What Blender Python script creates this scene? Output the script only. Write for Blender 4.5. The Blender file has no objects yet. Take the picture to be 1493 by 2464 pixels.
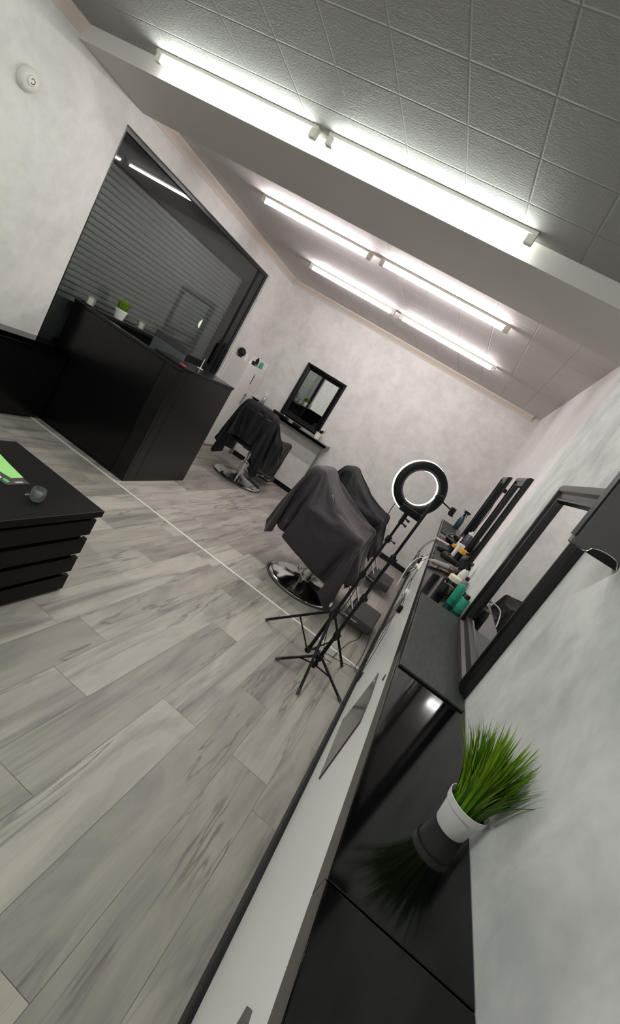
import bpy, bmesh, math, random
import numpy as np
from mathutils import Vector, Matrix
PI = math.pi
SC = bpy.context.scene
COL = SC.collection

# ------------------------------------------------------------------ camera
CAM_F = 1127.6120092212873                       # focal length in pixels of the 1493 x 2464 frame
CAM_C = (-0.45154705562134523, -3.3007531799179524, 1.5332531509674727)
CAM_R = [(0.8006933791511557, 0.29793736526524534, 0.5197340078947186), (0.5613918880831649, -0.07032590758241705, -0.8245564957703801), (-0.20911542405552724, 0.9519913828924678, -0.22356910860081702)]
cd = bpy.data.cameras.new('camera')
cd.sensor_fit = 'VERTICAL'; cd.sensor_height = 24.0; cd.lens = CAM_F / 2464.0 * 24.0
cd.clip_start = 0.02; cd.clip_end = 60
cam = bpy.data.objects.new('camera', cd); COL.objects.link(cam)
r0, r1, r2 = [Vector(v) for v in CAM_R]
m = Matrix((r0, -r1, -r2)).transposed().to_4x4(); m.translation = Vector(CAM_C)
cam.matrix_world = m
SC.camera = cam

# ------------------------------------------------------------------ world, exposure, lamp levels
w = bpy.data.worlds.new('world'); SC.world = w; w.use_nodes = True
w.node_tree.nodes['Background'].inputs[0].default_value = (0.02, 0.022, 0.025, 1)
w.node_tree.nodes['Background'].inputs[1].default_value = 0.3
SC.view_settings.view_transform = 'Standard'; SC.view_settings.look = 'None'
SC.view_settings.exposure = 0.0; SC.view_settings.gamma = 1.0; SC.view_settings.use_curve_mapping = False
SC.cycles.use_denoising = True
SC.cycles.max_bounces = 10; SC.cycles.diffuse_bounces = 5; SC.cycles.glossy_bounces = 5
SC.cycles.transmission_bounces = 8; SC.cycles.sample_clamp_indirect = 6.0; SC.cycles.caustics_refractive = False
NEAR_TUBE = ((0.95, 1.0, 0.92), 80.0)      # colour, emission strength of the near pair of tubes
FAR_TUBE = ((1.0, 0.94, 0.94), 95.0)
REAR_TUBE = ((0.97, 1.0, 0.97), 140.0)      # the pair behind the photographer
RING_GLOW = ((1.0, 0.95, 0.85), 14.0)

# ------------------------------------------------------------------ helpers
def tag(o, label=None, cat=None, group=None, kind=None):
    if label: o['label'] = label
    if cat: o['category'] = cat
    if group: o['group'] = group
    if kind: o['kind'] = kind
    return o
def empty(name, loc=(0, 0, 0), rz=0, label=None, cat=None, group=None):
    o = bpy.data.objects.new(name, None); COL.objects.link(o)
    o.location = loc; o.rotation_euler = (0, 0, rz); o.empty_display_size = .05
    return tag(o, label, cat, group)
def hexc(s):
    c = [int(s[i:i+2], 16) / 255 for i in (0, 2, 4)]
    return tuple((x / 12.92 if x <= .04045 else ((x + .055) / 1.055) ** 2.4) for x in c) + (1,)
class MB:
    def __init__(s): s.bm = bmesh.new()
    def _x(s, vs, M):
        if M is not None: bmesh.ops.transform(s.bm, matrix=M, verts=vs)
    def box(s, x0, x1, y0, y1, z0, z1, M=None, bev=0):
        g = bmesh.ops.create_cube(s.bm, size=1)['verts']
        bmesh.ops.transform(s.bm, matrix=Matrix.Translation(((x0+x1)/2, (y0+y1)/2, (z0+z1)/2)) @ Matrix.Diagonal((abs(x1-x0), abs(y1-y0), abs(z1-z0), 1)), verts=g)
        if bev:
            es = list({e for v in g for e in v.link_edges})
            r = bmesh.ops.bevel(s.bm, geom=es, offset=bev, segments=3, profile=.5, affect='EDGES')
            g = list({v for f in r['faces'] for v in f.verts} | {v for v in g if v.is_valid})
        s._x(g, M); return s
    def lathe(s, prof, n=32, M=None, cap0=True, cap1=True, ang=2*PI):
        full = abs(ang - 2*PI) < 1e-6
        k = n if full else n + 1
        rings = []; allv = []
        for r, z in prof:
            ring = [s.bm.verts.new((r*math.cos(ang*i/n), r*math.sin(ang*i/n), z)) for i in range(k)]
            rings.append(ring); allv += ring
        for a, b in zip(rings, rings[1:]):
            for i in range(n):
                j = (i+1) % k
                s.bm.faces.new((a[i], a[j], b[j], b[i]))
        if full and cap0: s.bm.faces.new(list(reversed(rings[0])))
        if full and cap1: s.bm.faces.new(rings[-1])
        s._x(allv, M); return s
    def cyl(s, p, q, r, r2=None, n=16):
        p = Vector(p); q = Vector(q); d = q - p; L = d.length
        M = Matrix.Translation(p) @ d.to_track_quat('Z', 'Y').to_matrix().to_4x4()
        return s.lathe([(r, 0), (r if r2 is None else r2, L)], n, M)
    def tube(s, pts, r, n=8, closed=False):
        pts = [Vector(p) for p in pts]; N = len(pts); rings = []
        up = Vector((0, 0, 1))
        for i, p in enumerate(pts):
            a = pts[i-1] if (i or closed) else p; b = pts[(i+1) % N] if (i < N-1 or closed) else p
            t = (b - a).normalized()
            u = t.cross(up)
            if u.length < .05: u = t.cross(Vector((1, 0, 0)))
            u.normalize(); v = t.cross(u)
            rings.append([s.bm.verts.new(p + (u*math.cos(2*PI*k/n) + v*math.sin(2*PI*k/n)) * r) for k in range(n)])
        seq = list(zip(rings, rings[1:])) + ([(rings[-1], rings[0])] if closed else [])
        for a, b in seq:
            for k in range(n): s.bm.faces.new((a[k], a[(k+1) % n], b[(k+1) % n], b[k]))
        if not closed:
            s.bm.faces.new(rings[0]); s.bm.faces.new(rings[-1])
        return s
    def prism(s, poly, z0, z1, M=None):
        a = [s.bm.verts.new((x, y, z0)) for x, y in poly]; b = [s.bm.verts.new((x, y, z1)) for x, y in poly]
        n = len(poly)
        s.bm.faces.new(list(reversed(a))); s.bm.faces.new(b)
        for i in range(n): s.bm.faces.new((a[i], a[(i+1) % n], b[(i+1) % n], b[i]))
        s._x(a + b, M); return s
    def ball(s, c, r, sc=(1, 1, 1), n=16):
        g = bmesh.ops.create_uvsphere(s.bm, u_segments=n, v_segments=n//2+2, radius=r)['verts']
        s._x(g, Matrix.Translation(c) @ Matrix.Diagonal(tuple(sc) + (1,))); return s
    def quad(s, *ps):
        s.bm.faces.new([s.bm.verts.new(p) for p in ps]); return s
    def build(s, name, mat, parent=None, smooth=None, loc=None):
        bmesh.ops.recalc_face_normals(s.bm, faces=s.bm.faces)
        me = bpy.data.meshes.new(name); s.bm.to_mesh(me); s.bm.free()
        if smooth is not None:
            for p in me.polygons: p.use_smooth = True
            me.set_sharp_from_angle(angle=math.radians(smooth))
        me.materials.append(mat)
        o = bpy.data.objects.new(name, me); COL.objects.link(o)
        if parent: o.parent = parent
        if loc: o.location = loc
        return o
def bevel(o, wdt, seg=2):
    b = o.modifiers.new('bevel', 'BEVEL'); b.width = wdt; b.segments = seg; b.limit_method = 'ANGLE'; b.angle_limit = .6
    return o
def copy_tree(o, parent=None):
    c = o.copy(); COL.objects.link(c); c.parent = parent
    for ch in [x for x in o.children]: copy_tree(ch, c)
    return c
def smooth_path(pts, n=8):
    P = [Vector(p) for p in pts]; P = [2*P[0]-P[1]] + P + [2*P[-1]-P[-2]]; out = []
    for i in range(1, len(P)-2):
        a, b, c, d = P[i-1:i+3]
        for k in range(n):
            t = k / n
            out.append(.5*((2*b) + (c-a)*t + (2*a-5*b+4*c-d)*t*t + (3*b-a-3*c+d)*t**3))
    out.append(P[-2]); return out

# ------------------------------------------------------------------ materials
def mat(name, col, rough=.5, metal=0, spec=.5, emit=None, es=0, trans=0, ior=1.45, coat=0, alpha=1, sheen=0):
    m = bpy.data.materials.new(name); m.use_nodes = True
    b = m.node_tree.nodes['Principled BSDF']
    b.inputs['Base Color'].default_value = col if not isinstance(col, str) else hexc(col)
    b.inputs['Roughness'].default_value = rough; b.inputs['Metallic'].default_value = metal
    b.inputs['Specular IOR Level'].default_value = spec; b.inputs['IOR'].default_value = ior
    b.inputs['Transmission Weight'].default_value = trans; b.inputs['Coat Weight'].default_value = coat
    b.inputs['Sheen Weight'].default_value = sheen
    if emit: b.inputs['Emission Color'].default_value = tuple(emit) + (1,); b.inputs['Emission Strength'].default_value = es
    return m
class NT:
    """small shorthand for shader node graphs"""
    def __init__(s, m): s.t = m.node_tree; s.b = s.t.nodes['Principled BSDF']
    def n(s, ty, **k):
        x = s.t.nodes.new('ShaderNode' + ty)
        for a, v in k.items():
            if a.startswith('i_'): x.inputs[int(a[2:]) if a[2:].isdigit() else a[2:].replace('_', ' ')].default_value = v
            else: setattr(x, a, v)
        return x
    def l(s, a, b): s.t.links.new(a, b)
    def coords(s, scale=(1, 1, 1), rot=(0, 0, 0), loc=(0, 0, 0)):
        tc = s.n('TexCoord'); mp = s.n('Mapping'); s.l(tc.outputs['Object'], mp.inputs[0])
        mp.inputs['Scale'].default_value = scale; mp.inputs['Rotation'].default_value = rot; mp.inputs['Location'].default_value = loc
        return mp.outputs[0]
    def noise(s, v, scale, detail=4, rough=.5, dist=0):
        x = s.n('TexNoise'); s.l(v, x.inputs['Vector']); x.inputs['Scale'].default_value = scale
        x.inputs['Detail'].default_value = detail; x.inputs['Roughness'].default_value = rough; x.inputs['Distortion'].default_value = dist
        return x.outputs['Fac']
    def ramp(s, f, stops):
        x = s.n('ValToRGB'); s.l(f, x.inputs[0]); e = x.color_ramp.elements
        while len(e) < len(stops): e.new(.5)
        for el, (p, c) in zip(e, stops):
            el.position = p; el.color = c if not isinstance(c, (int, float)) else (c, c, c, 1)
        return x.outputs[0]
    def math(s, op, a, b=None, c=None):
        x = s.n('Math', operation=op)
        for i, v in enumerate((a, b, c)):
            if v is None: continue
            if isinstance(v, (int, float)): x.inputs[i].default_value = v
            else: s.l(v, x.inputs[i])
        return x.outputs[0]
    def mix(s, f, a, b, mode='MIX'):
        x = s.n('Mix', data_type='RGBA', blend_type=mode)
        for k, v in ((0, f), (6, a), (7, b)):
            if isinstance(v, (int, float)): x.inputs[k].default_value = v if k == 0 else (v, v, v, 1)
            elif isinstance(v, tuple): x.inputs[k].default_value = v
            else: s.l(v, x.inputs[k])
        return x.outputs[2]
    def bump(s, h, strength=.3, dist=.01):
        x = s.n('Bump'); s.l(h, x.inputs['Height']); x.inputs['Strength'].default_value = strength; x.inputs['Distance'].default_value = dist
        s.l(x.outputs[0], s.b.inputs['Normal'])

def m_wall(name, a, b, sc=1.0):
    """mottled plaster-look wallpaper: soft light and dark clouds"""
    m = mat(name, a, .75, spec=.25); t = NT(m)
    v = t.coords((1, 1, 1))
    n1 = t.noise(v, 3.2*sc, 5, .62, .4); n2 = t.noise(v, 9*sc, 4, .6, .6); n3 = t.noise(v, 45, 3, .6)
    f = t.math('ADD', t.math('MULTIPLY', n1, .6), t.math('MULTIPLY', n2, .4))
    c = t.ramp(f, [(.38, hexc(b)), (.58, hexc(a))])
    t.l(c, t.b.inputs['Base Color']); t.bump(n3, .08, .003)
    return m
M = {}
M['wall'] = m_wall('wall_paper', 'd6d4d1', 'c6c4c0')
M['wall_near'] = m_wall('wall_paper_right', 'd8d9d6', 'b2b4b2', .6)
M['wall_left'] = m_wall('wall_paper_left', 'e4e2de', 'd6d4d0')
M['wall_smooth'] = m_wall('smooth_white_wall', 'e4e0de', 'dcd8d6')
M['paint'] = mat('beam_paint', 'c4c0bc', .6, spec=.3)
M['cornice'] = mat('cornice_paint', 'd3c8be', .5)
def m_ceiling(name, dx, dy, x0, y0, emboss, base):
    m = mat(name, base, .7, spec=.25); t = NT(m)
    tc = t.n('TexCoord'); sp = t.n('SeparateXYZ'); t.l(tc.outputs['Object'], sp.inputs[0])
    def edge(o, d, z):
        u = t.math('DIVIDE', t.math('SUBTRACT', o, z), d)
        fr = t.math('FRACT', u)
        dist = t.math('MINIMUM', fr, t.math('SUBTRACT', 1.0, fr))
        return t.math('MULTIPLY', dist, d)
    dm = t.math('MINIMUM', edge(sp.outputs[0], dx, x0), edge(sp.outputs[1], dy, y0))
    groove = t.ramp(t.math('DIVIDE', dm, .008), [(.12, 0.0), (.9, 1.0)])
    v = t.coords((1, 1.9, 1))
    nz = t.noise(v, 60, 2, .5, 1.0); nb = t.noise(v, 16, 2, .5)
    h = t.math('ADD', t.math('MULTIPLY', groove, 1.0), t.math('MULTIPLY', t.math('ADD', nz, t.math('MULTIPLY', nb, .5)), emboss))
    t.bump(h, .7, .005)
    tb = t.ramp(t.math('DIVIDE', dm, .004), [(.3, .78), (.8, 1.0)])
    t.l(t.mix(1.0, hexc(base), tb, 'MULTIPLY'), t.b.inputs['Base Color'])
    return m
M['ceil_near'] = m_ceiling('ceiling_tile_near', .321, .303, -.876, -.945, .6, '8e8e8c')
M['ceil_far'] = m_ceiling('ceiling_tile_far', .315, .31, -1.216, 1.15, .08, 'd0c9c7')
def m_floor():
    m = mat('oak_laminate', '9a978e', .42, spec=.4); t = NT(m)
    at = t.n('Attribute', attribute_name='plank'); rnd = at.outputs['Color']
    sp = t.n('SeparateColor'); t.l(rnd, sp.inputs[0])
    tc = t.n('TexCoord'); off = t.n('VectorMath', operation='MULTIPLY_ADD')
    t.l(rnd, off.inputs[0]); off.inputs[1].default_value = (37, 53, 11); t.l(tc.outputs['Object'], off.inputs[2])
    def mapped(sx, sy):
        mp = t.n('Mapping'); t.l(off.outputs[0], mp.inputs[0]); mp.inputs['Scale'].default_value = (sx, sy, 1); return mp.outputs[0]
    va, vb, vc = mapped(1, .075), mapped(1, .22), mapped(1, .045)
    fine = t.noise(vc, 110, 4, .6, .2)
    smoke = t.noise(vb, 6.5, 4, .55, .9)
    tone = t.ramp(sp.outputs[0], [(0, hexc('938e86')), (.5, hexc('a8a39a')), (1, hexc('b7b2a9'))])
    c = t.mix(t.ramp(smoke, [(.46, 0.0), (.74, .75)]), tone, hexc('706c6b'))
    c = t.mix(t.ramp(smoke, [(.25, .5), (.42, 0.0)]), c, hexc('bab7af'))
    rid = t.math('ABSOLUTE', t.math('SUBTRACT', t.noise(va, 7, 4, .6, .35), .5))       # thin wandering cracks where two noises agree
    line = t.ramp(rid, [(.0, 1.0), (.018, 0.0)])
    mask = t.ramp(t.noise(vb, 4.2, 2, .5, .3), [(.46, 0.0), (.56, 1.0)])
    c = t.mix(t.math('MULTIPLY', t.math('MULTIPLY', line, mask), .66), c, hexc('4b4744'))
    c = t.mix(t.ramp(t.noise(mapped(1, .06), 11, 4, .6, .5), [(.54, 0.0), (.70, .62)]), c, hexc('625d5a'))
    c = t.mix(.5, c, t.mix(1.0, c, t.ramp(fine, [(.3, .90), (.7, 1.05)]), 'MULTIPLY'))
    wv = t.n('TexWave', wave_type='RINGS', rings_direction='Y'); t.l(vb, wv.inputs[0])
    wv.inputs['Scale'].default_value = 4; wv.inputs['Distortion'].default_value = 11; wv.inputs['Detail'].default_value = 3; wv.inputs['Detail Scale'].default_value = 1.2
    c = t.mix(.10, c, t.mix(1.0, c, t.ramp(wv.outputs[0], [(.0, .6), (.5, 1.08)]), 'MULTIPLY'))
    kn = t.n('TexVoronoi', feature='F1'); t.l(vb, kn.inputs[0]); kn.inputs['Scale'].default_value = 2.1
    c = t.mix(.7, c, t.mix(1.0, c, t.ramp(kn.outputs['Distance'], [(.02, .5), (.07, 1.0)]), 'MULTIPLY'))
    t.l(c, t.b.inputs['Base Color'])
    t.l(t.ramp(fine, [(0, .34), (1, .5)]), t.b.inputs['Roughness'])
    t.bump(fine, .06, .002)
    return m
M['floor'] = m_floor()
M['seam'] = mat('floor_seam', '6a6660', .8)
M['strip'] = mat('aluminium_strip', 'f0eee8', .35, metal=.15)
M['gloss_black'] = mat('black_gloss', '040405', .08, spec=.42)
M['desk_black'] = mat('black_lacquer', '0a0a0b', .22, spec=.35)
M['chest_black'] = mat('black_brown_veneer', '0d0d0e', .42, spec=.12)
M['frame_black'] = mat('mirror_frame_black', '0a090b', .25, spec=.45)
M['matte_black'] = mat('matte_black', '0e0e10', .6, spec=.3)
M['skirt'] = mat('dark_baseboard', '0e0c0f', .45, spec=.25)
M['slate'] = mat('slate_mat', '3f4240', .55, spec=.4)
_t = NT(M['slate']); _n = _t.noise(_t.coords((6, 1, 1)), 14, 5, .7, .5); _t.l(_t.ramp(_n, [(.35, hexc('242725')), (.65, hexc('3a3e3b'))]), _t.b.inputs['Base Color']); _t.bump(_n, .25, .004)
M['fascia'] = mat('counter_edge_band', '4a4742', .45)
M['panel_white'] = mat('white_panel', 'efefec', .3, spec=.45)
M['panel_mirror'] = mat('smoked_mirror', '4c4a48', .12, metal=.7)
M['mirror'] = mat('mirror_silver', 'e8ecea', .01, metal=1)
M['chrome'] = mat('chrome', 'd6d6d4', .12, metal=1)
M['steel'] = mat('brushed_steel', 'a8a8a4', .35, metal=1)
M['white_cab'] = mat('white_laminate', 'e2dfda', .45)
M['white_plastic'] = mat('white_plastic', 'dfddd6', .4)
M['paper'] = mat('paper', 'e0d8d5', .8)
M['cape'] = mat('nylon_cape', '2d272c', .5, spec=.25, sheen=.08)
M['cape_dark'] = mat('nylon_cape_black', '18181b', .55, spec=.2, sheen=.03)
M['leather'] = mat('black_leather', '161617', .45, spec=.5)
M['rubber'] = mat('grey_rubber', '3b3a39', .6)
M['ribbed'] = mat('footrest_rubber', '343332', .55)
M['glass'] = mat('clear_glass', 'ffffff', .02, trans=1, ior=1.45)
def m_thin(name, tint, k, base=0.0, haze=0.0):
    """thin glass wall: mostly see-through, mirror-like towards grazing angles"""
    gm = bpy.data.materials.new(name); gm.use_nodes = True; nt = gm.node_tree; nt.nodes.clear(); N = nt.nodes.new
    o = N('ShaderNodeOutputMaterial'); tr = N('ShaderNodeBsdfTransparent'); gl = N('ShaderNodeBsdfGlossy'); fr = N('ShaderNodeFresnel'); mx = N('ShaderNodeMixShader'); mm = N('ShaderNodeMath')
    tr.inputs[0].default_value = tint; gl.inputs['Roughness'].default_value = .02; fr.inputs[0].default_value = 1.5
    mm.operation = 'MULTIPLY_ADD'; mm.inputs[1].default_value = k; mm.inputs[2].default_value = base
    nt.links.new(fr.outputs[0], mm.inputs[0]); nt.links.new(mm.outputs[0], mx.inputs[0]); nt.links.new(tr.outputs[0], mx.inputs[1]); nt.links.new(gl.outputs[0], mx.inputs[2]); df = N('ShaderNodeBsdfDiffuse'); m2 = N('ShaderNodeMixShader'); m2.inputs[0].default_value = haze; df.inputs[0].default_value = (.85, .9, .88, 1)
    nt.links.new(mx.outputs[0], m2.inputs[1]); nt.links.new(df.outputs[0], m2.inputs[2]); nt.links.new(m2.outputs[0], o.inputs[0])
    return gm
M['thin_glass'] = m_thin('thin_glass', (.97, .98, .98, 1), .7, .03, .06)
M['cut_glass'] = m_thin('cut_glass', (.95, .98, .97, 1), .9, .10, .08)
M['desk_side'] = mat('black_veneer', '1b1919', .3, spec=.35)
_t = NT(M['desk_side']); _n = _t.noise(_t.coords((9, 9, .7)), 3, 4, .6, .3); _t.l(_t.ramp(_n, [(.35, hexc('0a0a0b')), (.65, hexc('151415'))]), _t.b.inputs['Base Color'])
M['shutter'] = mat('shutter_grey', 'a4a7a4', .55)
M['frame_dark'] = mat('window_frame_dark', '202124', .35)
M['white_pot'] = mat('white_pot', 'd9dad6', .5)
M['soil'] = mat('dark_soil', '1b1a12', .9)
M['grass'] = mat('grass_green', '4f7d14', .45, spec=.4); 
_t = NT(M['grass']); _a = _t.n('Attribute', attribute_name='tone')
_t.l(_t.ramp(_a.outputs['Fac'], [(0, hexc('27480c')), (.45, hexc('47730f')), (1, hexc('86a628'))]), _t.b.inputs['Base Color'])
M['teal'] = mat('teal_plastic', '2c9a80', .35)
M['teal_dark'] = mat('dark_teal_glass', '0f3a3e', .12, coat=.5)
M['wax'] = mat('candle_wax', 'e8e4cc', .5, spec=.3)
M['amber'] = mat('amber_yellow', 'd99a2e', .5)
M['peach'] = mat('peach_sponge', 'd99a78', .8)
M['red'] = mat('red_plastic', 'b03a44', .4)
M['green_card'] = mat('green_card', '9ede84', .6)
M['green_mark'] = mat('green_print', '55b85e', .6)
M['card_dark'] = mat('dark_leaflet', '3c363a', .5)
M['screen'] = mat('monitor_back_grey', '44474a', .4)
M['cable'] = mat('black_cable', '1b1a1c', .5)
M['white_cable'] = mat('white_cable', 'd4cfca', .5)
M['blue_led'] = mat('blue_led', '2060ff', .3, emit=(.05, .3, 1), es=12)
M['yellow_led'] = mat('yellow_led', 'ffe060', .3, emit=(1, .8, .2), es=2)
M['tube_near'] = mat('fluorescent_tube_near', 'ffffff', .4, emit=NEAR_TUBE[0], es=NEAR_TUBE[1])
M['tube_rear'] = mat('fluorescent_tube_rear', 'ffffff', .4, emit=REAR_TUBE[0], es=REAR_TUBE[1])
M['tube_far'] = mat('fluorescent_tube_far', 'ffffff', .4, emit=FAR_TUBE[0], es=FAR_TUBE[1])
M['ring_glow'] = mat('ring_diffuser', 'ffffff', .4, emit=RING_GLOW[0], es=RING_GLOW[1])
M['batten'] = mat('batten_white', 'd8d6cc', .45)
M['grey_pink'] = mat('phone_pink', 'c9b9b8', .3)
M['clear_grey'] = mat('grey_glass_bottle', '50505a', .1, spec=.6)

# ------------------------------------------------------------------ the room
XL, YB, H = -3.99, 3.44, 2.70
YN = -4.7                      # wall behind the photographer
def struct(o): o['kind'] = 'structure'; return o
def make_floor():
    """one floor: planks laid lengthwise with 1 mm seams, each plank with its own random tone"""
    rnd = random.Random(7); wd, L, x_line = .2, 1.46, -.36
    known = {0: -1.5, 1: -1.075, 2: -1.517, 3: -.75, 4: -1.795, 5: -1.48, 6: -1.6}
    verts = []; faces = []; tones = []
    r = -2
    while True:
        xa = x_line - r*wd; xb = xa - wd
        if xa < XL - .05: break
        y0 = known.get(r, rnd.uniform(-1.4, 0)) - 3*L
        for (ya, yb, dy) in ((YN, -.008, 0), (.008, YB, .37*L)):
            s = y0 + dy
            while s < yb:
                a, b = max(s + .0009, ya), min(s + L - .0009, yb); s += L
                if b <= a: continue
                i = len(verts)
                verts += [(max(xb, XL) + .0008, a, 0), (min(xa, .0) - .0008, a, 0), (min(xa, .0) - .0008, b, 0), (max(xb, XL) + .0008, b, 0)]
                if verts[i][0] >= verts[i+1][0]: verts = verts[:i]; continue
                faces.append((i, i+1, i+2, i+3)); tones.append((rnd.random(), rnd.random(), rnd.random(), 1))
        r += 1
    n = len(faces)
    i = len(verts)
    verts += [(XL-.1, YN-.1, -.0012), (.1, YN-.1, -.0012), (.1, YB+.1, -.0012), (XL-.1, YB+.1, -.0012), (XL-.1, YN-.1, -.06), (.1, YN-.1, -.06), (.1, YB+.1, -.06), (XL-.1, YB+.1, -.06)]
    faces += [(i, i+1, i+2, i+3), (i+7, i+6, i+5, i+4), (i, i+4, i+5, i+1), (i+1, i+5, i+6, i+2), (i+2, i+6, i+7, i+3), (i+3, i+7, i+4, i)]
    me = bpy.data.meshes.new('floor'); me.from_pydata(verts, [], faces)
    me.materials.append(M['floor']); me.materials.append(M['seam'])
    at = me.color_attributes.new('plank', 'FLOAT_COLOR', 'CORNER')
    for k, p in enumerate(me.polygons):
        c = tones[k] if k < n else (0, 0, 0, 1)
        if k >= n: p.material_index = 1
        for li in p.loop_indices: at.data[li].color = c
    o = bpy.data.objects.new('floor', me); COL.objects.link(o); return struct(o)
make_floor()
struct(MB().box(-3.80, -.22, -.009, .009, -.0005, .004).build('trim_1', M['strip']))      # aluminium joint strip across the floor
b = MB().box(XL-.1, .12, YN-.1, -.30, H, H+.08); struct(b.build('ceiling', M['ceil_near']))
b = MB().box(XL-.1, .12, -.30, YB+.1, H, H+.08); struct(b.build('ceiling', M['ceil_far']))
struct(MB().box(XL+.0, -.0, -.66, .005, 2.60, H).build('trim_2', M['paint']))              # dropped beam
WY0, WY1, WZ0, WZ1 = -.09, 2.78, .45, 2.455
b = MB().box(XL-.16, XL, YN-.1, WY0, 0, H).box(XL-.16, XL, WY1, YB+.1, 0, H).box(XL-.16, XL, WY0, WY1, 0, WZ0).box(XL-.16, XL, WY0, WY1, WZ1, H)
struct(b.build('wall_left', M['wall_left']))
struct(MB().box(XL, .12, YB, YB+.1, 0, H).build('wall_back', M['wall']))
struct(MB().box(0, .12, -.2, YB, 0, H).build('wall_right', M['wall_smooth']))
struct(MB().box(-.03, .12, YN-.1, -.2, 0, H).build('wall_right', M['wall_near']))
struct(MB().box(XL, -.03, YN-.1, YN, 0, H).build('wall_front', M['wall']))
def cornice(p, q, inn):
    """cove moulding from p to q along the ceiling, inn = direction into the room"""
    p = Vector(p); q = Vector(q); inn = Vector(inn); b = MB()
    prof = [(0, -.075), (.006, -.075), (.010, -.062), (.016, -.048), (.030, -.030), (.046, -.018), (.052, -.010), (.060, -.008), (.060, 0), (0, 0)]
    A = [b.bm.verts.new(p + inn*u + Vector((0, 0, v))) for u, v in prof]; B_ = [b.bm.verts.new(q + inn*u + Vector((0, 0, v))) for u, v in prof]
    n = len(prof)
    for i in range(n): b.bm.faces.new((A[i], A[(i+1) % n], B_[(i+1) % n], B_[i]))
    b.bm.faces.new(A); b.bm.faces.new(list(reversed(B_)))
    return struct(b.build('trim_3', M['cornice']))
cornice((XL, .005, H), (XL, YB, H), (1, 0, 0)); cornice((XL, YB, H), (-.09, YB, H), (0, -1, 0)); cornice((XL, YN, H), (XL, -.66, H), (1, 0, 0))
b = MB().box(-3.5, -.24, YB-.014, YB, 0, .075, bev=.003); struct(b.build('baseboard_back', M['frame_black']))

# shop window in the left wall: dark frame, pane, roller shutter down outside
win = empty('window_1', (XL-.06, WY0, WZ0)); struct(win)
def at(o, b): return b
b = MB()
fx0, fx1 = -.03, .03
hy, hz = WY1-WY0, WZ1-WZ0
b.box(fx0, fx1, 0, .04, 0, hz).box(fx0, fx1, hy-.05, hy, 0, hz).box(fx0, fx1, .04, hy-.05, hz-.035, hz).box(fx0, fx1, .04, hy-.05, 0, .05)
b.build('frame', M['frame_dark'], win)
MB().box(-.025, .02, hy-.20, hy-.055, .05, hz-.04).build('stile', M['frame_dark'], win)
MB().box(-.02, .0, .04, hy-.20, .05, .60).build('kick_panel', mat('kick_panel_grey', '5a5e5e', .4), win)
h = MB().box(.02, .05, hy-.15, hy-.11, .50, .95, bev=.006).cyl((.05, hy-.13, .62), (.085, hy-.13, .62), .012).box(.075, .10, hy-.15, hy-.11, .55, .90, bev=.008); h.build('handle', M['matte_black'], win, 40)
gm = m_thin('thin_pane', (.80, .84, .83, 1), 1.7)
b = MB(); b.quad((0, .04, .05), (0, hy-.05, .05), (0, hy-.05, hz-.035), (0, .04, hz-.035)); b.build('pane', gm, win)
sh = empty('roller_shutter', (XL-.24, WY0-.1, WZ0-.1), label='closed grey slatted roller shutter outside the big dark window', cat='shutter')
b = MB(); pitch = .052; nsl = 36; prof = []
for k in range(nsl):
    z = k*pitch
    prof += [(-.014, z), (.008, z+.001), (.010, z+.006), (.008, z+.013), (-.003, z+.018), (-.004, z+.032), (-.014, z+.046)]
L_ = hy + .2
A = [b.bm.verts.new((x, 0, z)) for x, z in prof]; B2 = [b.bm.verts.new((x, L_, z)) for x, z in prof]
for i in range(len(prof)-1): b.bm.faces.new((A[i], A[i+1], B2[i+1], B2[i]))
b.build('curtain', M['shutter'], sh)
zt = nsl*pitch
MB().box(-.08, .03, 0, L_, zt, zt+.28, bev=.01).build('shutter_box', M['frame_dark'], sh)
MB().box(-.02, .03, L_-.26, L_, 0, zt).build('guide_rail', M['frame_dark'], sh)
MB().box(-.02, .03, 0, .05, 0, zt).build('guide_rail', M['frame_dark'], sh)

# round detector high on the left wall
d = empty('wall_detector', (XL, -.86, 2.19), label='small round cream detector high on the left wall', cat='detector')
Rm = Matrix.Rotation(PI/2, 4, 'Y')
MB().lathe([(.066, 0), (.068, .012), (.064, .03), (.050, .042), (.0301, .046), (.03, .044)], 32, Rm).build('housing', M['white_plastic'], d, 40)
MB().lathe([(.028, .040), (.026, .054), (.015, .058), (.001, .059)], 24, Rm).build('lens', mat('detector_cap', 'e8e6e0', .3), d, 40)
MB().tube([(.059, .014*math.cos(a), .014*math.sin(a)) for a in [i*.25 for i in range(-9, 12)]], .0022, 6).build('ring_mark', M['rubber'], d)

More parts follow.
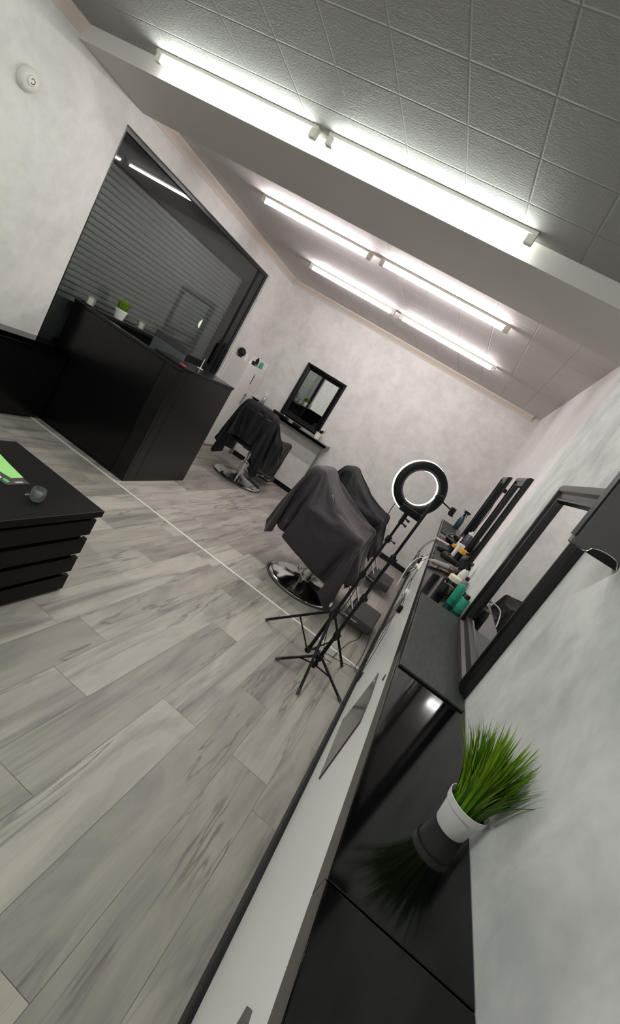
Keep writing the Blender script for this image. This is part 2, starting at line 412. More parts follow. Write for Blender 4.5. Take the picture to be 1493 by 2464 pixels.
# ------------------------------------------------------------------ fluorescent battens
def batten(x0, x1, y, zc, tm, nm, label, group):
    t = empty('tube_light', ((x0+x1)/2, y, zc), label=label, cat='ceiling light', group=group)
    L = (x1-x0)/2
    MB().box(-L, L, -.022, .022, -.020, 0, bev=.003).build('batten', M['batten'], t)
    for s in (-1, 1):
        MB().box(s*L-(.045 if s > 0 else 0), s*L+(.045 if s < 0 else 0), -.017, .017, -.062, -.018, bev=.005).build('lamp_holder', M['batten'], t)
    MB().cyl((-L+.03, 0, -.044), (L-.03, 0, -.044), .0135, n=20).build('lamp_tube', tm, t, 40)
    return t
for args in (
    (-3.27, -2.09, -.74, H, M['tube_near'], '', 'lit white tube light in front of the beam, the one near the left wall'),
    (-2.02, -.79, -.74, H, M['tube_near'], '', 'lit white tube light in front of the beam, the longer looking one nearest the camera'),
    (-3.27, -2.09, -3.35, H, M['tube_rear'], '', 'lit tube light behind the photographer, near the left wall'),
    (-2.02, -.79, -3.35, H, M['tube_rear'], '', 'lit tube light behind the photographer, near the counter'),
    (-3.19, -2.03, .68, H, M['tube_far'], '', 'lit tube light just behind the beam, on the window side'),
    (-1.94, -.76, .66, H, M['tube_far'], '', 'lit tube light just behind the beam, on the mirror wall side'),
    (-3.17, -2.01, 2.04, H, M['tube_far'], '', 'lit tube light closest to the back wall, on the window side'),
    (-1.94, -.76, 2.04, H, M['tube_far'], '', 'lit tube light closest to the back wall, on the mirror wall side')):
    batten(*args, 'fluorescent tube lights on the ceiling')

# ------------------------------------------------------------------ mirrors
def mirror_mesh(root, wdt, hgt, fw=.085, depth=.04):
    """framed mirror, local: x across, z up, y = out of the wall (towards -y)"""
    b = MB(); prof = [(0, 0), (0, -depth*.55), (.008, -depth*.8), (.02, -depth), (.035, -depth*.95), (.045, -depth*.7), (.062, -depth*.6), (.068, -depth*.75), (.076, -depth*.72), (fw, -depth*.3), (fw, 0)]
    cs = [(-wdt/2, 0, 1, 1), (wdt/2, 0, -1, 1), (wdt/2, hgt, -1, -1), (-wdt/2, hgt, 1, -1)]
    R_ = [[b.bm.verts.new((x + u*sx, v, z + u*sz)) for u, v in prof] for x, z, sx, sz in cs]
    for k in range(4):
        a, c = R_[k], R_[(k+1) % 4]
        for i in range(len(prof)-1): b.bm.faces.new((a[i], a[i+1], c[i+1], c[i]))
    b.build('frame', M['frame_black'], root)
    MB().box(-wdt/2+fw-.004, wdt/2-fw+.004, -depth*.3, -.002, fw-.004, hgt-fw+.004).build('mirror_glass', M['mirror'], root)
    return root
def mirror(loc, rz, wdt, hgt, label):
    return mirror_mesh(empty('wall_mirror', loc, rz, label, 'mirror', 'black framed wall mirrors'), wdt, hgt)
mirror((-2.805, YB-.001, .962), 0, .69, .84, 'black framed mirror on the back wall over the small shelf')
mirror((-.001, 2.05, .966), -PI/2, .64, .85, 'farther of the two slim looking black mirrors above the far counter')
mirror((-.001, .68, .966), -PI/2, .66, .84, 'nearer of the two slim looking black mirrors above the far counter')
mirror((-.031, -1.40, .966), -PI/2, .74, .785, 'large black framed mirror standing on the counter nearest the camera')

# ------------------------------------------------------------------ long styling counter along the right wall
ct = empty('styling_counter', (-.25, 0, 0), label='long wall counter with glossy black top over a white front panel', cat='counter')
def off(b): return b
X = lambda x: x + .25
MB().box(X(-.275), X(-.032), YN, -2.6915, .925, .96, bev=.002).build('countertop', M['gloss_black'], ct)
MB().box(X(-.275), X(-.032), -2.688, -.2, .925, .96, bev=.002).build('countertop', M['gloss_black'], ct)
MB().box(X(-.275), X(-.002), -.2, YB-.002, .925, .96, bev=.002).build('countertop', M['gloss_black'], ct)
MB().box(X(-.279), X(-.2755), YN, -2.6915, .922, .959).box(X(-.279), X(-.2755), -2.688, -1.76, .922, .959).build('edge_band', M['fascia'], ct)
MB().box(X(-.279), X(-.2755), -1.757, YB-.002, .922, .959).build('edge_band', M['skirt'], ct)
MB().box(X(-.22), X(-.032), YN, -.2, 0, .925).build('front_panel', M['panel_white'], ct)
MB().box(X(-.22), X(-.002), -.2, YB-.002, 0, .925).build('front_panel', M['panel_white'], ct)
MB().box(X(-.238), X(-.22), YN, -.02, 0, .085, bev=.003).box(X(-.238), X(-.22), .02, YB-.02, 0, .085, bev=.003).build('skirting', M['skirt'], ct)
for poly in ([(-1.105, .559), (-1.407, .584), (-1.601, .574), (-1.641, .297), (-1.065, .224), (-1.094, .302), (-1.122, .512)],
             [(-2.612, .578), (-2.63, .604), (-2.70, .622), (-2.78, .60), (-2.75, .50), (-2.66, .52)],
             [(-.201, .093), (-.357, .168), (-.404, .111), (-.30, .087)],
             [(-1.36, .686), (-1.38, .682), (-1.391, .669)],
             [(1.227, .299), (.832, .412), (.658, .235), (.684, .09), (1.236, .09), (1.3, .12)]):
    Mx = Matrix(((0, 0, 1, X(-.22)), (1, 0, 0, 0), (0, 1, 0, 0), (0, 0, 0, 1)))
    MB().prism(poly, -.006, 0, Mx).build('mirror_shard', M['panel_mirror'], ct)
def slate(y0, y1, x0, x1, label):
    o = MB().box((x0-x1)/2, (x1-x0)/2, (y0-y1)/2, (y1-y0)/2, 0, .008).build('counter_mat', M['slate'])
    o.location = ((x0+x1)/2, (y0+y1)/2, .9602); bevel(o, .002); return tag(o, label, 'mat', 'slate mats on the styling counter')
slate(-1.87, -.92, -.268, -.040, 'large dark grey slate mat on the counter under the nearest mirror')
slate(.15, 1.55, -.262, -.06, 'dark grey slate mat on the far counter under the clippers')
slate(1.92, 3.3, -.262, -.07, 'dark grey slate mat at the back wall end of the far counter')

# shallow black unit hanging at the top right of the near mirror
u = empty('wall_unit', (-.031, -2.04, 1.546), label='dark glossy wall unit above the near mirror, cut by the frame edge', cat='wall unit')
MB().box(-.117, 0, -.02, .02, 0, .46, bev=.006).build('body', mat('unit_grey', '4d4b4a', .3), u)
MB().box(-.1195, -.1155, -.021, .021, .02, .45).build('edge_trim', M['matte_black'], u)
arc = smooth_path([(-.088, -.0215, .001), (-.078, -.0215, .004), (-.070, -.0215, .016), (-.050, -.0215, .022), (-.025, -.0215, .022), (-.010, -.0215, .016), (-.001, -.0215, .0)], 5)
MB().prism([(p.x, p.z) for p in arc], 0, .002, Matrix(((1, 0, 0, 0), (0, 0, -1, -.0195), (0, 1, 0, 0), (0, 0, 0, 1)))).build('recess', M['matte_black'], u)
MB().tube(arc, .0013, 6).build('chrome_rim', M['chrome'], u)

# ------------------------------------------------------------------ potted grass
def grass_pot(loc, s, n, label, seed, lean=(0, 0), hh=.17, spread=.5):
    rnd = random.Random(seed)
    t = empty('potted_grass', loc, label=label, cat='potted plant')
    MB().lathe([(.045*s, 0), (.047*s, .003), (.0555*s, .074*s), (.060*s, .0745*s), (.0625*s, .096*s), (.0605*s, .097*s), (.0565*s, .078*s), (.055*s, .076*s)], 40).build('pot', M['white_pot'], t, 35)
    MB().lathe([(.0545*s, .080*s), (.03*s, .083*s), (.001, .084*s)], 20, cap0=False).build('soil', M['soil'], t)
    b = MB(); tones = []
    for k in range(n):
        a = rnd.random()*2*PI; r = .048*s*math.sqrt(rnd.random())
        base = Vector((r*math.cos(a), r*math.sin(a), .080*s))
        out = Vector((math.cos(a), math.sin(a), 0)) * (r/(.05*s)*.75 + .25*rnd.random())
        L = hh*rnd.uniform(.62, 1.08); bend = rnd.uniform(.2, 1)*spread
        wdt = rnd.uniform(.0022, .0040)*(s**.2); side = Vector((-math.sin(a + rnd.uniform(-1, 1)), math.cos(a + rnd.uniform(-1, 1)), 0)); tw = rnd.random()
        prev = None
        for i in range(7):
            f = i/6
            p = base + Vector((0, 0, L*(f - .12*f*f*bend))) + out*L*bend*(.35*f + .65*f*f) + Vector((lean[0], lean[1], 0))*L*f*f
            ww = wdt*(1-f)**.6 * (1 if i else .8)
            if i == 6: v = (b.bm.verts.new(p),)
            else: v = (b.bm.verts.new(p - side*ww), b.bm.verts.new(p + side*ww + Vector((0, 0, .0006))))
            if prev: b.bm.faces.new((prev[0], prev[1], v[1], v[0]) if len(v) == 2 else (prev[0], prev[1], v[0])); tones.append(min(1, max(0, tw*.6 + f*.4)))
            prev = v
    me = bpy.data.meshes.new('grass_blades'); b.bm.to_mesh(me); b.bm.free(); me.materials.append(M['grass'])
    at_ = me.attributes.new('tone', 'FLOAT', 'FACE'); at_.data.foreach_set('value', tones)
    o = bpy.data.objects.new('grass_blades', me); COL.objects.link(o); o.parent = t
    o['kind'] = 'stuff'
    return t
grass_pot((-.076, -2.385, .9602), .69, 520, 'green grass plant in a white pot on the near counter', 3, (-.070, .0), .170, .66)
grass_pot((-3.91, .56, 1.1002), .95, 420, 'small green grass plant in a white pot on the window ledge', 5, (0, 0), .115, .34)

# ------------------------------------------------------------------ reception desk
rd = empty('reception_desk', (-3.35, .6, 0), label='big black reception desk in front of the window', cat='desk')
def D(x0, x1, y0, y1, z0, z1, nm, mt, bv=.003):
    o = MB().box(x0+3.35, x1+3.35, y0-.6, y1-.6, z0, z1).build(nm, mt, rd); return bevel(o, bv)
D(-3.97, -2.90, .09, .125, 0, 1.07, 'front_panel', M['desk_black'])
D(-2.8965, -2.752, .09, .125, 0, 1.07, 'front_panel', M['desk_side'])
D(-3.97, -2.745, .085, .165, 1.072, 1.095, 'top_ledge', M['desk_black'])
D(-3.08, -2.752, .127, .235, 0, 1.085, 'side_panel', M['desk_side'])
D(-3.08, -2.752, .238, 1.042, 0, 1.085, 'side_panel', M['desk_side'])
D(-3.10, -2.745, .167, 1.05, 1.087, 1.112, 'side_top', M['desk_black'])
D(-3.97, -3.085, .13, .70, .72, .75, 'desk_top', M['desk_black'])
D(-3.988, -3.84, .17, 1.30, 1.07, 1.10, 'window_shelf', M['desk_black'])
D(-3.97, -3.86, 1.2, 1.28, 0, 1.068, 'support', M['desk_black'])
# things on the desk
mo = empty('monitor', (-3.195, .45, .7502), label='grey backed monitor rising behind the desk ledge', cat='monitor')
Mt = Matrix.Rotation(-.04, 4, 'X')
MB().box(-.185, .185, -.015, .01, .24, .425, Mt, bev=.004).build('back_cover', M['screen'], mo)
MB().box(-.19, .19, -.018, .014, .425, .485, Mt, bev=.004).build('top_band', mat('monitor_band', '2a282c', .4), mo)
MB().box(-.175, .175, .010, .013, .25, .46, Mt).build('screen', M['gloss_black'], mo)
MB().box(-.02, .02, -.02, .01, .012, .3).box(-.11, .11, -.07, .08, 0, .012, bev=.004).build('stand', M['matte_black'], mo)
def candle(loc, label, s=1.0, wax='wax'):
    t = empty('glass_candle', loc, label=label, cat='candle', group='glass candles on the window ledge')
    MB().lathe([(.030*s, 0), (.036*s, .004), (.038*s, .075*s), (.0355*s, .075*s), (.033*s, .008), (.001, .007)], 28, cap1=False).build('glass_holder', M['thin_glass'], t, 40)
    MB().lathe([(.0325*s, .0085), (.0345*s, .058*s), (.001, .056*s)], 24).build('wax', M[wax], t, 40)
    return t
candle((-3.91, .19, 1.1002), 'pale yellow candle in glass left of the small grass pot')
candle((-3.91, .88, 1.1002), 'pale pink candle in glass nearer the monitor than the small grass pot')
o = MB().box(-.03, .03, -.012, .012, 0, .012, bev=.003).build('red_stapler', M['red']); o.location = (-2.81, .13, 1.1125); o.location.y = .20; tag(o, 'small red item on the corner of the black desk', 'stapler')
o = MB().cyl((0, 0, 0), (0, 0, .10), .004).cyl((0, 0, 0), (0, 0, .004), .03).build('reflection_line', M['white_plastic']); o.location = (-3.02, .78, 1.1125); tag(o, 'thin white upright line standing in for a window reflection, on the desk side top', 'stand')  # white rod modelled in place of a bright reflection in the window

# bench along the left wall
bn = empty('waiting_bench', (-3.87, -1.2, 0), label='low black bench with glossy top along the left wall', cat='bench')
MB().box(-.115, .10, -1.6, 1.275, .03, .62, bev=.006).build('body', M['desk_black'], bn)
MB().box(-.115, .118, -1.62, 1.278, .622, .645, bev=.003).build('top', M['gloss_black'], bn)
MB().box(-.115, .06, -1.62, 1.278, .647, .672, bev=.003).build('back_rail', M['gloss_black'], bn)
MB().box(-.09, .07, -1.55, 1.22, 0, .03).build('plinth', M['matte_black'], bn)

# chest of drawers with leaflets and a ribbed glass
ch = empty('drawer_chest', (-2.065, -1.9, 0), label='low black chest with four drawers in the left foreground', cat='chest of drawers')
bevel(MB().box(-.325, .325, -.52, .49, .462, .498).build('top', M['chest_black'], ch), .004)
bevel(MB().box(-.315, .285, -.51, .462, .02, .46).build('carcass', mat('chest_inner', '0b0b0c', .6), ch), .002)
for z0, z1 in ((.350, .440), (.236, .326), (.122, .212), (.012, .098)):
    bevel(MB().box(.288, .312, -.512, .482, z0, z1).build('drawer', M['chest_black'], ch), .003)
MB().box(-.30, .27, -.50, .44, 0, .02).build('plinth', M['matte_black'], ch)
lf = empty('leaflet', (-2.165, -1.615, .4982), label='dark grey leaflet with green dot under the green card', cat='leaflet')
P_ = lambda pts: [(x+2.165, y+1.615) for x, y in pts]
MB().prism(P_([(-1.987, -1.643), (-1.984, -1.765), (-2.30, -1.80), (-2.30, -1.66)]), 0, .003).build('sheet', M['card_dark'], lf)
MB().lathe([(.014, 0), (.014, .0006)], 24, Matrix.Translation((-2.018+2.165, -1.742+1.615, .003)) @ Matrix.Diagonal((1.2, .8, 1, 1))).build('green_dot', M['green_mark'], lf)
MB().lathe([(.011, 0), (.011, .0006)], 24, Matrix.Translation((-2.050+2.165, -1.752+1.615, .003)) @ Matrix.Diagonal((1.2, .8, 1, 1))).build('white_dot', M['paper'], lf)
MB().box(-2.005+2.165, -1.998+2.165, -1.71+1.615, -1.67+1.615, .003, .0035).build('print_line', M['paper'], lf)
gc = MB().prism(P_([(-2.036, -1.642), (-2.034, -1.706), (-2.30, -1.775), (-2.30, -1.60), (-2.162, -1.625)]), .0032, .0045).build('green_card', M['green_card']); gc.location = (-2.165, -1.615, .4984)
tag(gc, 'bright light green card lying on the dark leaflet', 'card')
tg = empty('ribbed_glass', (-1.862, -1.715, .4982), label='small clear ribbed glass near the corner of the black chest', cat='glass')
b = MB(); prof = [(.001, .0), (.018, 0), (.024, .006), (.0285, .020), (.030, .036), (.0285, .052), (.0265, .060), (.0250, .060), (.0268, .050), (.0278, .036), (.0262, .020), (.020, .010), (.001, .009)]
n = 72; rings = []
for r, z in prof: rings.append([b.bm.verts.new(((r + (.0009*math.cos(18*2*PI*i/n) if .008 < z < .056 and r > .0279 else 0))*math.cos(2*PI*i/n), (r + (.0009*math.cos(18*2*PI*i/n) if .008 < z < .056 and r > .0279 else 0))*math.sin(2*PI*i/n), z)) for i in range(n)])
for a_, b_ in zip(rings, rings[1:]):
    for i in range(n): b.bm.faces.new((a_[i], a_[(i+1) % n], b_[(i+1) % n], b_[i]))
b.bm.faces.new(rings[0]); b.bm.faces.new(rings[-1])
b.build('bowl', M['cut_glass'], tg, 60)
MB().tube([(-.0285, -.012, .012), (-.036, -.017, .010), (-.040, -.02, .004)], .004, 8).build('handle', M['cut_glass'], tg, 60)

# white cabinet in the back left corner
wc = empty('white_cabinet', (-3.835, 3.13, 0), label='tall narrow white cabinet in the back left corner', cat='cabinet')
bevel(MB().box(-.15, .148, -.30, .298, .02, 1.34).build('body', M['white_cab'], wc), .004)
bevel(MB().box(.149, .162, -.298, .296, .03, 1.335).build('door', M['white_cab'], wc), .002)
bevel(MB().box(-.15, .15, .27, .298, 1.342, 1.46).build('back_rail', M['white_cab'], wc), .002)
MB().box(.162, .166, .02, .034, 1.08, 1.24).build('slot_handle', M['matte_black'], wc)
MB().box(-.14, .13, -.28, .28, 0, .02).build('plinth', M['white_cab'], wc)
o = MB().box(0, .002, -.10, .10, 0, .22).build('paper_sheet', M['paper']); o.location = (-3.835+.165, 3.13+.15, 1.0); tag(o, 'pinkish paper sheet hung on the white cabinet', 'paper')
o = MB().tube(smooth_path([(0, -.03, 0), (0, -.012, .10), (0, 0, .16), (0, .012, .17), (0, .022, .155), (0, .012, .14), (0, 0, .15), (0, .004, .16), (0, .03, .12), (0, .02, .06), (0, -.01, 0)], 5), .003, 6).build('hanging_cord', M['cable'])
o.location = (-3.835+.17, 3.13+.05, .76); tag(o, 'thin looped cord hanging on the white cabinet above the left chair', 'cord')
def bottle(loc, r, h, body, cap, label, name='bottle', cat='bottle', neck=.4, capr=.45, caph=.18, group=None, rz=0):
    t = empty(name, loc, rz, label, cat, group)
    hb = h*(1-caph)
    MB().lathe([(r*.92, 0), (r, h*.02), (r, hb*.86), (r*.85, hb*.95), (r*neck, hb)], 28).build('body', body, t, 40)
    MB().lathe([(r*capr, hb), (r*capr, h*.98), (r*capr*.8, h)], 20).build('cap', cap, t, 40)
    return t
def spray(loc, r, h, body, head, label, group=None, rz=0):
    t = empty('spray_bottle', loc, rz, label, 'spray bottle', group)
    MB().lathe([(r*.92, 0), (r, h*.03), (r, h*.45), (r*.7, h*.62), (r*.36, h*.70)], 28).build('body', body, t, 40)
    MB().cyl((0, 0, h*.70), (0, 0, h*.80), r*.42).box(-r*1.3, r*.7, -r*.28, r*.28, h*.84, h*.98, bev=r*.1).cyl((0, 0, h*.78), (0, 0, h*.88), r*.25).cyl((-r*1.3, 0, h*.92), (-r*1.7, 0, h*.92), r*.16).build('spray_head', head, t, 40)
    MB().tube([(-r*.5, 0, h*.86), (-r*.9, 0, h*.78), (-r*.95, 0, h*.68)], r*.13, 6).build('trigger', head, t)
    return t
zc = 1.3402
t = empty('hair_dryer', (-3.93, 2.97, zc), label='round black dryer on top of the white cabinet', cat='hair dryer')
MB().ball((0, 0, .075), .062, (1, .8, 1)).build('shell', M['matte_black'], t, 40); MB().cyl((0, 0, 0), (0, 0, .03), .03).build('foot', M['matte_black'], t, 40)
bottle((-3.80, 2.90, zc), .022, .11, M['white_plastic'], M['white_plastic'], 'white bottle at the front of the white cabinet top')
bottle((-3.76, 3.00, zc), .028, .05, M['white_plastic'], M['white_plastic'], 'short white jar beside the white bottle on the cabinet', 'jar', 'jar', .9, .95, .3)
bottle((-3.76, 3.10, zc), .030, .055, M['matte_black'], M['matte_black'], 'black jar in the row on the white cabinet', 'jar', 'jar', .9, .95, .3)
bottle((-3.76, 3.18, zc), .030, .055, M['clear_grey'], M['matte_black'], 'grey jar in the row on the white cabinet', 'jar', 'jar', .9, .95, .3)
bottle((-3.80, 3.27, zc), .026, .13, M['matte_black'], M['matte_black'], 'black bottle beside the teal bottle on the cabinet')
bottle((-3.74, 3.33, zc), .026, .12, M['teal'], M['white_plastic'], 'bright teal bottle at the far end of the cabinet top')

# small wall shelf under the back mirror
sf = empty('wall_shelf', (-2.87, 3.32, 0), label='narrow black shelf under the back wall mirror', cat='shelf')
bevel(MB().box(-.68, .68, -.12, .118, .885, .928).build('board', M['gloss_black'], sf), .003)
MB().box(.60, .64, -.02, .02, 0, .884, bev=.003).build('leg', M['steel'], sf)
MB().box(-.64, -.60, -.02, .02, 0, .884, bev=.003).build('leg', M['steel'], sf)
zs = .9283
spray((-3.42, 3.30, zs), .030, .17, mat('silver_spray', 'b9bac4', .2, metal=.6), M['white_plastic'], 'silver spray bottle on the back wall shelf', rz=1)
o = MB().lathe([(.001, 0), (.06, 0), (.085, .012), (.080, .016), (.001, .010)], 32).build('round_tray', M['matte_black'], None, 40); o.location = (-3.46, 3.30, zs); o.location.y = 3.285; o.location.x = -3.535; o.scale = (.8, .8, 1); tag(o, 'round black dish at the left end of the back shelf', 'dish')
def clipper(loc, rz, label, led=None, body='matte_black', s=1.0):
    t = empty('hair_clipper', loc, rz, label, 'hair clipper', 'hair clippers')
    MB().box(-.075*s, .06*s, -.02*s, .02*s, 0, .034*s, bev=.008*s).build('body', M[body], t, 40)
    MB().box(.058*s, .085*s, -.022*s, .022*s, .006*s, .022*s, bev=.002).build('blade', M['chrome'], t)
    if led: MB().ball((-.02*s, 0, .035*s), .006*s).build('indicator', M[led], t)
    return t
clipper((-3.12, 3.30, zs), .3, 'hair clipper with shiny blade left of the blue light on the shelf')
clipper((-2.98, 3.28, zs), -.1, 'hair clipper with a blue glowing light on the back shelf', 'blue_led')
clipper((-2.76, 3.29, zs), .1, 'hair clipper lying right of the blue light on the back shelf')
cp = empty('brush_cup', (-2.42, 3.33, zs), label='white cup holding brushes at the right end of the back shelf', cat='cup')
MB().lathe([(.035, 0), (.042, .004), (.045, .10), (.042, .10), (.038, .01), (.001, .008)], 24).build('cup', M['white_plastic'], cp, 40)
for k, (dx, dy, L_) in enumerate(((.05, .02, .17), (.035, -.02, .15), (.0, .02, .14))):
    br = tag(MB().cyl((0, 0, .012), (dx*.8, dy*.8, L_*.7), .004).cyl((dx*.8, dy*.8, L_*.7), (dx*1.3, dy*1.3, L_), .009, .014).build('hair_brush', M['matte_black'] if k else M['peach']), ('tan', 'black', 'dark')[k] + (' brush leaning furthest out of the white cup', ' brush on the camera side of the white cup', ' brush at the middle of the white cup')[k], 'brush')
    br.location = cp.location

# ------------------------------------------------------------------ barber chairs under capes
def barber_chair(loc, rz, label):
    """swivel chair, local +x = the way it faces"""
    t = empty('barber_chair', loc, rz, label, 'barber chair', 'barber chairs covered by capes')
    MB().lathe([(.34, 0), (.345, .012), (.335, .024), (.30, .03), (.24, .040), (.12, .058), (.062, .075)], 64, cap1=True).build('base_plate', M['chrome'], t, 50)
    MB().lathe([(.322, .0255), (.342, .016), (.352, .008), (.350, 0), (.340, 0)], 64, cap0=False, cap1=False).build('base_rim', M['rubber'], t, 60)
    MB().cyl((0, 0, .07), (0, 0, .24), .052, n=32).cyl((0, 0, .24), (0, 0, .42), .038, n=32).lathe([(.052, .235), (.06, .238), (.06, .252), (.04, .256)], 32).build('column', M['chrome'], t, 40)
    MB().box(-.12, .12, -.10, .10, .415, .448, bev=.008).build('seat_bracket', M['steel'], t)
    MB().tube(smooth_path([(-.04, -.05, .16), (-.06, -.16, .17), (-.06, -.26, .22), (-.06, -.31, .24)]), .007, 8).ball((-.06, -.315, .242), .012).build('pump_lever', M['chrome'], t, 50)
    MB().box(-.25, .25, -.235, .235, .45, .565, bev=.035).build('seat', M['leather'], t, 50)
    Mb = Matrix.Translation((-.255, 0, .55)) @ Matrix.Rotation(-.21, 4, 'Y')
    MB().box(-.10, -.01, -.225, .225, .0, .435, Mb, bev=.04).build('backrest', M['leather'], t, 50)
    for s in (-1, 1):
        a = MB().box(-.25, .25, s*.31-.028, s*.31+.028, .68, .715, bev=.014).build('armrest', M['leather'], t, 50)
        MB().tube([(-.20, s*.305, .48), (-.20, s*.305, .68)], .011, 8).tube([(.14, s*.305, .48), (.14, s*.305, .68)], .011, 8).tube([(-.2, s*.305, .485), (.14, s*.305, .485)], .011, 8).tube([(-.2, s*.24, .485), (-.2, s*.305, .485)], .011, 8).build('arm_frame', M['chrome'], a)
    for s in (-1, 1):
        MB().tube([(.20, s*.13, .45), (.34, s*.13, .36), (.50, s*.13, .16), (.56, s*.13, .12)], .011, 8).build('footrest_bar', M['chrome'], t, 50)
    f = MB().box(.47, .74, -.22, .22, .07, .16, Matrix.Translation((0, 0, 0)), bev=.018).build('footrest', M['ribbed'], t, 50)
    MB().box(.466, .60, -.223, .223, .105, .118, bev=.004).build('footrest_edge', M['chrome'], f)
    return t
c1 = barber_chair((-2.79, 2.38, 0), PI/2, 'cape covered barber chair in front of the back wall shelf')
c2 = barber_chair((-1.04, .66, 0), 0, 'cape covered barber chair nearest the ring light tripods')
c3 = copy_tree(c2); c3.location = (-1.10, 2.0, 0); c3['label'] = 'cape covered barber chair behind the nearest one, by the far mirrors'

